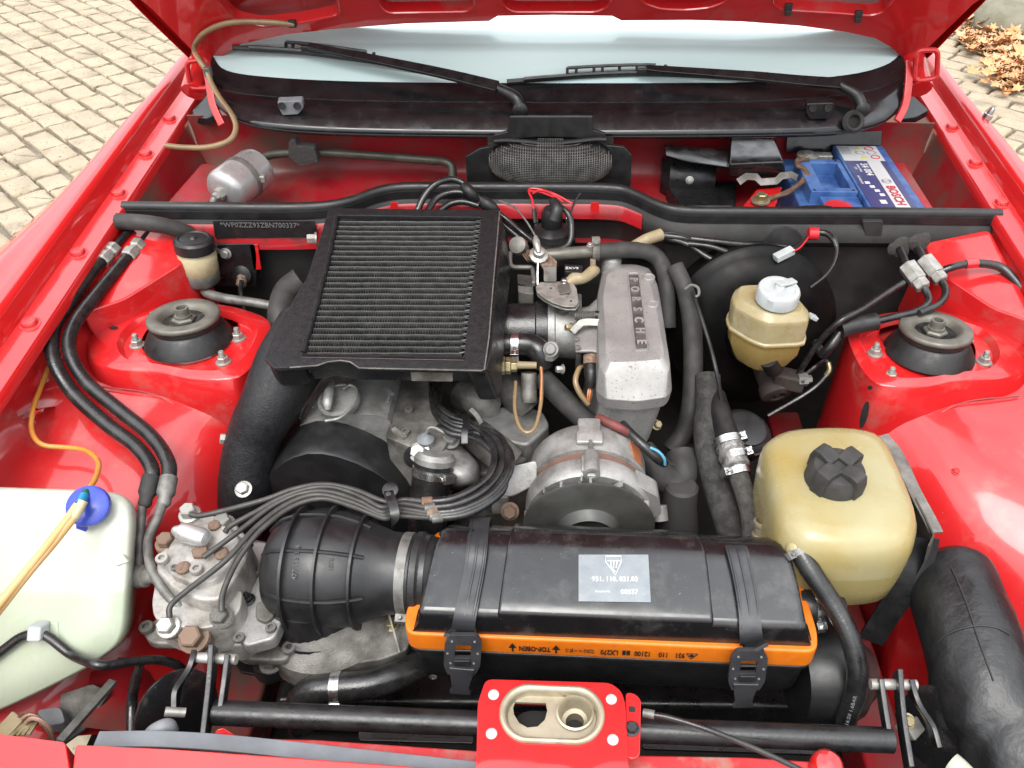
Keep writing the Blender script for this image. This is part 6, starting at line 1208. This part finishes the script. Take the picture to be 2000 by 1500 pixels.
tube('servo_wire', [(1764, 552, .852), (1720, 580, .85), (1680, 606, .845), (1640, 628, .84), (1600, 668, .80), (1570, 712, .76), (1560, 730, .74)], .0045, m_hose, None, label='black cable running diagonally from the right pipes to the brake cylinder', cat='cable')
t = thing('right_loom', P(1900, 520, .85), 'black taped wiring loom with red tape curving over the right shelf', 'wiring loom')
tube('loom', [(1838, 530, .856), (1860, 522, .862), (1892, 515, .864), (1930, 516, .862), (1958, 524, .858), (1980, 545, .85), (2002, 572, .84), (2030, 600, .83)], [.006, .006, .006, .0065, .0062, .006], m_hose, t); tube('tape', [(1886, 516, .864), (1908, 514, .8645)], .0068, m_red, t, 12)
t = thing('white_plug', P(1535, 495, .85), 'white two pin plug with red wires in front of the bulkhead', 'connector'); b = MB().bar(P(1514, 505, .858), P(1548, 488, .866), .013, .010); build('plug_body', b, m_whpl, t, bevel=.001)
for d in (-2, 2): tube('wire', [(1546+d, 490+d, .867), (1562+d, 480+d, .870), (1578+d, 462, .874)], .0015, m_wred if d > 0 else m_blk, t, 6)
build('red_clip', MB().lathe(P(1578, 456, .876), (1, .0, 0), [(.009, 0), (.010, .001), (.010, .014), (.009, .015)], 14), m_wred, t); tube('lead', [(1594, 454, .876), (1614, 456, .877), (1628, 468, .874), (1634, 488, .866), (1628, 515, .855), (1610, 540, .845), (1582, 562, .835)], [.0045, .005, .005, .003, .0025, .0025, .0025], m_hose, t)
b = MB().lathe(PY(1528, 480, 1.128), (0, -1, .15), [(.032, 0), (.030, .003), (.012, .006), (.010, .014)], 24); build('bulkhead_grommet', b, m_blk, label='round black rubber grommet in the bulkhead behind the white plug', cat='grommet')
tube('servo_pipe', [PY(1570, 512, 1.10), PY(1574, 545, 1.09), PY(1578, 600, 1.07)], .008, m_blk, None, 14, label='upright black pipe beside the brake servo under the bulkhead', cat='pipe')
tube('clutch_hose', [(1592, 668, .79), (1606, 690, .785), (1622, 676, .80), (1640, 650, .815)], .007, m_hose, None, label='short black hose hooking round next to the right strut tower', cat='hose')
b = MB().prism(rnd([PY(u, v, 1.1315) for u, v in ((1684, 432), (1726, 432), (1722, 462), (1690, 462))], .004), (0, .02, 0)); build('bulkhead_bump', b, m_bulk, car, bevel=.003)
# ================================================================ rear chamber
# battery
t = thing('battery', P(1690, 360, .80), 'blue car battery with printed top label in the right rear corner', 'battery')
zb = .885
BT = [P(u, v, zb) for u, v in ((1626, 288), (1716, 288), (1808, 420), (1692, 420))]
bx0, bx1, by0, by1 = .395, .570, 1.165, 1.40
def BX(x, y, z): return V((x, y, z))
build('case', MB().prism([BX(.39, by0, .860), BX(.572, by0, .860), BX(.572, by1, .860), BX(.39, by1, .860)], (0, 0, -.17)), m_blue, t, bevel=.004)
cx0 = .482
build('lid_block', MB().prism(rnd([BX(cx0, by0, zb), BX(.570, by0, zb), BX(.570, by1-.002, zb), BX(cx0, by1-.002, zb)], .003), (0, 0, -.026)), m_blue, t, bevel=.002)
hx0, hx1, hy0, hy1 = .405, .478, 1.225, 1.345
bx_ = holed([[BX(hx0, hy0, zb-.002), BX(hx1+.003, hy0, zb-.002), BX(hx1+.003, hy1, zb-.002), BX(hx0, hy1, zb-.002)], [BX(hx0+.022, hy0+.014, zb-.002), BX(hx0+.022, hy1-.014, zb-.002), BX(hx1-.006, hy1-.014, zb-.002), BX(hx1-.006, hy0+.014, zb-.002)]], (0, 0, -.045)); build('handle_box', bx_, m_blue, t, bevel=.0015)
build('front_step', MB().prism(rnd([BX(.418, by0+.002, zb-.008), BX(cx0-.002, by0+.002, zb-.008), BX(cx0-.002, hy0-.004, zb-.008), BX(.418, hy0-.004, zb-.008)], .003), (0, 0, -.02)), m_blue, t, bevel=.002)
for x, y in ((hx0+.006, hy0+.005), (hx0+.008, hy1-.005), (hx1-.004, hy0+.005), (hx1-.006, hy1-.006)): build('pin_hole', MB().lathe(BX(x, y, zb-.0018), Z, [(.0025, 0), (.0025, .0004)], 10), m_dark, t)
lx0, lx1 = cx0+.004, .556
def lab(x0, x1, y0, y1, z, mat, nm): return build(nm, MB().prism([BX(x0, y0, zb+z), BX(x1, y0, zb+z), BX(x1, y1, zb+z), BX(x0, y1, zb+z)], (0, 0, -.0004)), mat, t)
m_labw = M('label_white', (.68, .69, .70), .3, rv=.03)
lab(lx0, lx1, 1.335, 1.394, .0008, m_labw, 'warning_label'); lab(lx0, .523, by0+.002, 1.334, .0008, m_nav, 'brand_label'); lab(.5235, .5465, by0+.002, 1.334, .0008, m_labw, 'brand_label'); lab(.547, .557, by0+.002, 1.334, .0008, m_nav, 'brand_label')
for x, y, mm in ((.521, 1.383, m_pryel), (.541, 1.383, m_prred), (.521, 1.366, m_prgry), (.541, 1.366, m_prgry), (.523, 1.349, m_pryel), (.543, 1.349, m_prred)):
    pts = [(math.cos(a_), math.sin(a_)) for a_ in [2*math.pi*k/16 for k in range(16)]] if mm is not m_pryel else [(0, 1), (-1, -.8), (1, -.8)]
    ring_ = [BX(x+c_*.0072, y+s_*.0068, zb+.0012) for c_, s_ in pts]
    if mm is m_pryel: build('warning_sign', MB().prism(ring_, (0, 0, -.0004)), mm, t)
    else: build('warning_sign', MB().tube(ring_, .0009, 4, 0, closed=True), mm, t); 
for k in range(5): lab(lx0+.003, lx0+.02, 1.386-k*.006, 1.388-k*.006, .0012, m_prgry, 'label_text')
DN = V((0, -1, 0)); RGT = V((1, 0, 0))
text('battery_print', 'S4 004', .0165, BX(.514, 1.300, zb+.0014), DN, RGT, m_white, t, .0001, .0004)
text('battery_print', '60Ah 540A\n12V', .0062, BX(.500, 1.305, zb+.0014), DN, RGT, m_white, t, .0001)
text('battery_print', '560 408 054', .0060, BX(.493, 1.262, zb+.0014), DN, RGT, m_white, t, .0001)
for k in range(4): lab(.498+k*.004, .506+k*.004, 1.248-k*.014, 1.256-k*.014, .0012, m_white, 'label_icon')
lab(.504, .514, 1.18, 1.192, .0012, m_white, 'label_icon')
text('battery_print', 'BOSCH', .0200, BX(.5350, 1.208, zb+.0014), DN, RGT, m_prred, t, .0001, .0005)
b = MB().tube([BX(.535+math.cos(a_)*.0075, 1.258+math.sin(a_)*.0075, zb+.0012) for a_ in [2*math.pi*k/20 for k in range(20)]], .0008, 4, 0, closed=True); b.bar(BX(.530, 1.258, zb+.0012), BX(.540, 1.258, zb+.0012), .0014, .0004); b.bar(BX(.530, 1.253, zb+.0012), BX(.530, 1.263, zb+.0012), .0014, .0004); b.bar(BX(.540, 1.253, zb+.0012), BX(.540, 1.263, zb+.0012), .0014, .0004); build('battery_emblem', b, m_prgry, t)
p = BX(.432, 1.368, .865); build('terminal', MB().lathe(p, Z, [(.012, 0), (.009, .02), (.008, .02)], 16), m_zinc, t); build('terminal_clamp', MB().lathe(p+V((0, 0, .006)), Z, [(.012, 0), (.019, .001), (.019, .010), (.012, .011)], 18), m_zinc, t); b = MB().box(p+V((.028, .004, .01)), (.03, .018, .012)); build('clamp_lug', b, m_zinc, t, bevel=.002)
b = MB().lathe(BX(.44, 1.185, .868), (0, 0, 1), [(.02, 0), (.022, .003), (.022, .010), (.012, .012)], 20); build('positive_cap', b, m_wred, t); tube('positive_lead', [BX(.35, 1.178, .868), BX(.39, 1.182, .874), BX(.43, 1.18, .874), BX(.48, 1.175, .868)], .006, m_hose, t)
# earth strap and its bracket
t = thing('earth_strap', P(1520, 380, .84), 'brown braided earth strap from a brass bolt to the blue battery', 'cable')
for d in (-.0035, 0, .0035): tube('strand', [P(1500, 388, .862)+V((0, d, .0)), P(1530, 380, .868)+V((d, 0, .001)), P(1556, 365, .874)+V((d, d, .001)), P(1576, 345, .880)+V((d, 0, 0)), P(1568, 328, .884)+V((0, d, 0)), P(1556, 322, .886)+V((0, d, 0)), P(1562, 312, .887)+V((d, 0, 0)), P(1580, 312, .885)], .0034, m_wbrn, t, 8)
p = P(1485, 393, .862); build('lug', MB().lathe(p, Z, [(.0155, 0), (.0155, .003), (.010, .0034)], 22), m_gold, t); bolt(t, p+V((0, 0, .002)), Z, .013, m_yzinc, 'hex', 'earth_bolt')
pl = MB().prism(rnd(L3([(1450, 404, .858), (1478, 370, .858), (1528, 364, .858), (1512, 408, .858)]), .003), (0, 0, -.05)); build('earth_mount', pl, m_red, label='bright red mounting block under the brass earth bolt', cat='bracket', bevel=.002)
t = thing('clamp_bracket', P(1495, 350, .85), 'thin gold stepped bracket above the red mounting block', 'bracket'); b = MB().strip([P(1442, 356, .872), P(1458, 345, .880), P(1476, 346, .880), P(1486, 356, .872), P(1516, 354, .872), P(1526, 344, .880), P(1545, 342, .880), P(1556, 348, .874)], .012, .002, (0, -.7, .7), 1); build('bracket', b, m_alud, t)
# wiper motor cover
t = thing('motor_cover', P(1420, 310, .86), 'shiny black moulded cover left of the battery under the scuttle', 'cover')
b = MB().loft([L3([(1297, 282, .900), (1300, 304, .900), (1300, 306, .86), (1297, 284, .86)]), L3([(1340, 286, .900), (1345, 316, .899), (1345, 320, .85), (1340, 290, .85)]), L3([(1440, 294, .890), (1440, 330, .888), (1440, 332, .84), (1440, 296, .84)])]); build('left_wing', b, m_bpnt, t, bevel=.003, seg=3)
b = MB().loft([L3([(1424, 328, .893), (1531, 328, .893), (1536, 345, .872), (1424, 346, .872)]), L3([(1424, 320, .903), (1531, 314, .904), (1531, 345, .85), (1424, 345, .85)]), L3([(1426, 270, .903), (1514, 270, .904), (1514, 290, .85), (1426, 290, .85)])]); build('main_box', b, m_bpnt, t, bevel=.004, seg=3)
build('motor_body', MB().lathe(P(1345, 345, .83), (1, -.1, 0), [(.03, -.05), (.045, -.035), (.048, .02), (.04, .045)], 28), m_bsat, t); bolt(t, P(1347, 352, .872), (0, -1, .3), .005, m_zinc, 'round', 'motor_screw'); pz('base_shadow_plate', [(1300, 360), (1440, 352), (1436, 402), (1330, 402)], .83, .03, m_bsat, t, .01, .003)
b = MB().strip([PY(1536, 280, 1.41), PY(1600, 278, 1.41), PY(1720, 272, 1.41)], .03, .003, (0, -1, .3), 2); build('wall_strip', b, m_bpl2, t)
# fresh air intake with gauze
t = thing('air_intake', PY(1075, 330, 1.27), 'black cabin air intake with a domed wire gauze in the centre', 'air intake')
yi = 1.285
FO = [(996, 229), (1157, 229), (1159, 254), (1182, 261), (1186, 284), (1219, 287), (1234, 303), (1232, 366), (1222, 368), (912, 358), (909, 306), (937, 290), (961, 286), (965, 264), (991, 257)]
MH = [(1075+math.copysign(abs(math.cos(a_))**.72, math.cos(a_))*119, 312+math.copysign(abs(math.sin(a_))**.8, math.sin(a_))*44) for a_ in [2*math.pi*k/36 for k in range(36)]]
build('frame', holed([[PY(u, v, yi) for u, v in FO], [PY(u, v, yi) for u, v in MH]], (0, .008, 0)), m_bplas, t, bevel=.0015)
b = MB().tube([PY(u, v, yi-.004) for u, v in ((965, 275), (990, 274), (1030, 277), (1075, 281), (1120, 277), (1160, 272), (1184, 272))], .004, 8, 4); build('brow', b, m_bplas, t)
cg = PY(1075, 314, yi+.004); rx, rz = 122*px(cg), 56*px(cg)
def dome(fx, fz): 
    s = max(0, 1-(abs(fx)**2.6+abs(fz)**2.4)); return cg+V((fx*rx, -.045*s**.5-.0, fz*rz*.80))
b = MB(); NX, NZ = 52, 24
for i in range(NX+1):
    fx = -1+2*i/NX; pts = [dome(fx, -1+2*j/16) for j in range(17) if abs(fx)**2.6+abs(-1+2*j/16)**2.4 < 1.02]
    if len(pts) > 2: b.tube(pts, .0008, 3, 0, False)
for j in range(NZ+1):
    fz = -1+2*j/NZ; pts = [dome(-1+2*i/30, fz) for i in range(31) if abs(-1+2*i/30)**2.6+abs(fz)**2.4 < 1.02]
    if len(pts) > 2: b.tube(pts, .0008, 3, 0, False)
build('gauze', b, m_pipe, t, kind='stuff', fix=False); 
b = MB().grid([[dome(-1+2*i/20, -1+2*j/12)+V((0, .012, 0)) for i in range(21)] for j in range(13)]); build('fan_shadow', b, m_dark, t)  # dark sheet added behind the gauze to give the shade inside
b = MB().lathe(PY(1075, 277, yi+.075), (0, 0, 1), [(.098, -.01), (.094, .004), (.078, .014), (.045, .021), (0, .023)], 36); build('dome_cap', b, m_bpl2, t)
b = MB().grid([[PY(u, 229, yi), PY(u, 232, 1.32), PY(u, 250, 1.33)] for u in (996, 1040, 1075, 1120, 1157)]); b.solid(.002); build('hood', b, m_bplas, t)
for u in (1005, 1076, 1146): b = MB().bar(PY(u, 231, yi-.001), PY(u, 262, yi-.001), .002, .002, (0, 1, 0)); build('frame_rib', b, m_bplas, t)
# fuel accumulator
a = P(437, 374, .866); d = V((.40, .9, .06)).normalized(); L_ = .085
t = thing('fuel_filter', a, 'silver fuel canister with clamp band in the left rear chamber', 'canister')
build('body', MB().lathe(a, d, [(.012, -.006), (.030, -.004), (.035, .003), (.036, .010), (.036, L_-.008), (.034, L_), (.02, L_+.006), (.0, L_+.007)], 40), m_silv, t, angle=50)
build('band', MB().lathe(a+d*.040, d, [(.0362, 0), (.0372, .0005), (.0372, .011), (.0362, .0115)], 40), m_pipe, t); b = MB().box(a+d*.046+V((.036, -.008, .004)), (.012, .010, .012)); build('band_screw', b, m_zinc, t, bevel=.002)
b = MB(); b.lathe(a-d*.016, d, [(.007, -.006), (.007, .0), (.011, .001), (.011, .011)], 6); build('outlet_nut', b, m_zinc, t, bevel=.0006)
tube('outlet_pipe', [a-d*.022, a-d*.03+V((0, 0, -.01)), a-d*.03+V((.005, 0, -.03))], .006, m_pipe, t)
t = thing('water_pipe', PY(700, 300, 1.33), 'dark pipe along the red rear wall with a mounting bracket', 'pipe')
tube('pipe', [PY(498, 318, 1.36), PY(520, 305, 1.36), PY(560, 299, 1.36), PY(640, 299, 1.36), PY(740, 305, 1.36), PY(840, 313, 1.36), PY(868, 316, 1.355), PY(882, 326, 1.35), PY(884, 350, 1.34)], .0075, M('olive_pipe', (.06, .055, .04), .5, .2, col2=(.1, .09, .07), vs=30), t, 12)
b = MB().prism(rnd([PY(u, v, 1.335) for u, v in ((564, 276), (576, 272), (580, 286), (614, 288), (622, 318), (586, 326), (562, 306))], .004), (0, .02, 0)); build('bracket', b, m_seam, t, bevel=.003)
# washer hose from bonnet to wing
t = thing('screen_washer_hose', PY(445, 200, 1.36), 'yellowed clear washer hose hanging from the bonnet to the left wing', 'hose')
tube('hose', [PB(575, 48, .004), PB(520, 43, .006), PB(450, 44, .006), PB(402, 62, .008), PB(380, 90, .010), PY(386, 112, 1.40), PY(404, 140, 1.385), PY(414, 165, 1.37), PY(432, 195, 1.345), PY(452, 222, 1.32), PY(461, 250, 1.30), PY(448, 274, 1.28), PY(408, 287, 1.265), PY(360, 288, 1.255), PY(322, 284, 1.25)], .0045, m_clr, t, 10)
b = MB().box(PB(571, 46, .003), (.012, .008, .012)); build('clip', b, m_dark, t, bevel=.001); b = MB().box(PY(406, 140, 1.386), (.012, .012, .016)); build('joint', b, m_pipe, t, bevel=.002)
# brackets and grommets on the scuttle
for lab_, uv in (('small grey two hole bracket on the left of the scuttle panel', ((541, 199), (590, 197), (593, 211), (583, 224), (552, 226), (545, 213))), ('dark two hole bracket on the right of the scuttle panel', ((1576, 203), (1628, 201), (1630, 214), (1620, 232), (1582, 234), (1574, 218)))):
    t = thing('scuttle_bracket', PY(*uv[3], 1.34), lab_, 'bracket', 'small brackets on the scuttle panel'); b = MB().prism(rnd([PY(u, v, 1.338) for u, v in uv], .003), (0, .012, .004)); build('bracket', b, m_grey if uv[0][0] < 1000 else m_bsat, t, bevel=.0015)
    cx_ = (uv[0][0]+uv[1][0])/2
    for d in (-15, 15): build('hole_ring', MB().lathe(PY(cx_+d, uv[0][1]+8, 1.336), (0, -1, .3), [(.006, 0), (.006, .002), (.004, .002), (.004, .0005), (0, .0005)], 16), m_dark if d else m_dark, t)
t = thing('spindle_grommet', PY(1665, 235, 1.34), 'dusty round rubber grommet at the right wiper spindle', 'grommet'); build('ring', MB().lathe(PY(1665, 238, 1.335), (.1, -1, .5), [(.018, 0), (.019, .004), (.014, .010), (.011, .008), (.010, .0)], 24), m_hosed, t)
# ---------------------------------------------------------------- wipers, on the glass plane
gp0 = g0[len(g0)//2]
def PW(u, v, o=.012): return PP(u, v, gp0+gn*o, gn)
def wiper(lab, piv, arm, blade, clip, arm_w=.012):
    t = thing('windscreen_wiper', PW(*piv), lab, 'wiper', 'windscreen wipers')
    build('pivot_cap', MB().lathe(PW(*piv, .02), (-gd+gn*.6), [(.010, -.006), (.0125, 0), (.0125, .004), (.009, .0065), (0, .007)], 24), m_bplas, t)
    tube('arm_head', [PW(piv[0], piv[1]-4, .022), PW(*arm[0], .030), PW(*arm[1], .032)], [.010, .010, .008], m_bplas, t, 10)
    build('arm', MB().strip([PW(*q, .034-.006*i/len(arm)) for i, q in enumerate(arm[1:])], lambda s: .021-.010*s, .006, gn, 4), m_bsat, t, bevel=.001)
    b = MB().tube([PW(*q, .006) for q in blade], .0045, 6, 4); build('rubber', b, m_blk, t)
    up1 = [PW(u, v-3, .013) for u, v in blade]; c2 = cat(up1, 6); n = len(c2)
    b = MB().tube(c2[n//8:-n//8], .0034, 6, 0); lo_ = [p-gn*.006+gd*-.004 for p in c2]
    fr_ = build('blade_frame', b, m_bsat, t); b = MB()
    for k in range(8): 
        i = int(n*(.3+.05*k)); b.bar(c2[i], c2[i]+gd*.014+gn*.002, .005, .003, gn)
    i0, i1 = int(n*.3), int(n*.66); b.tube([p+gd*.014+gn*.002 for p in c2[i0:i1]], .0028, 6, 0); build('frame_ladder', b, m_bplas, fr_)
    b = MB().box(PW(*clip, .022), (.03, .012, .010)); build('clip', b, m_bplas, t, bevel=.002)
wiper('left windscreen wiper with its arm ending above the air intake', (1016, 214), [(1006, 190), (972, 172), (870, 147), (760, 124), (660, 104), (604, 92)], [(455, 93), (520, 97), (600, 103), (700, 116), (780, 128), (826, 136)], (606, 94))
wiper('right windscreen wiper lying flat above the right scuttle', (1684, 214), [(1672, 185), (1640, 166), (1560, 160), (1480, 152), (1400, 146), (1300, 139), (1262, 136)], [(990, 160), (1060, 154), (1160, 147), (1262, 144), (1380, 148), (1500, 156)], (1262, 138))
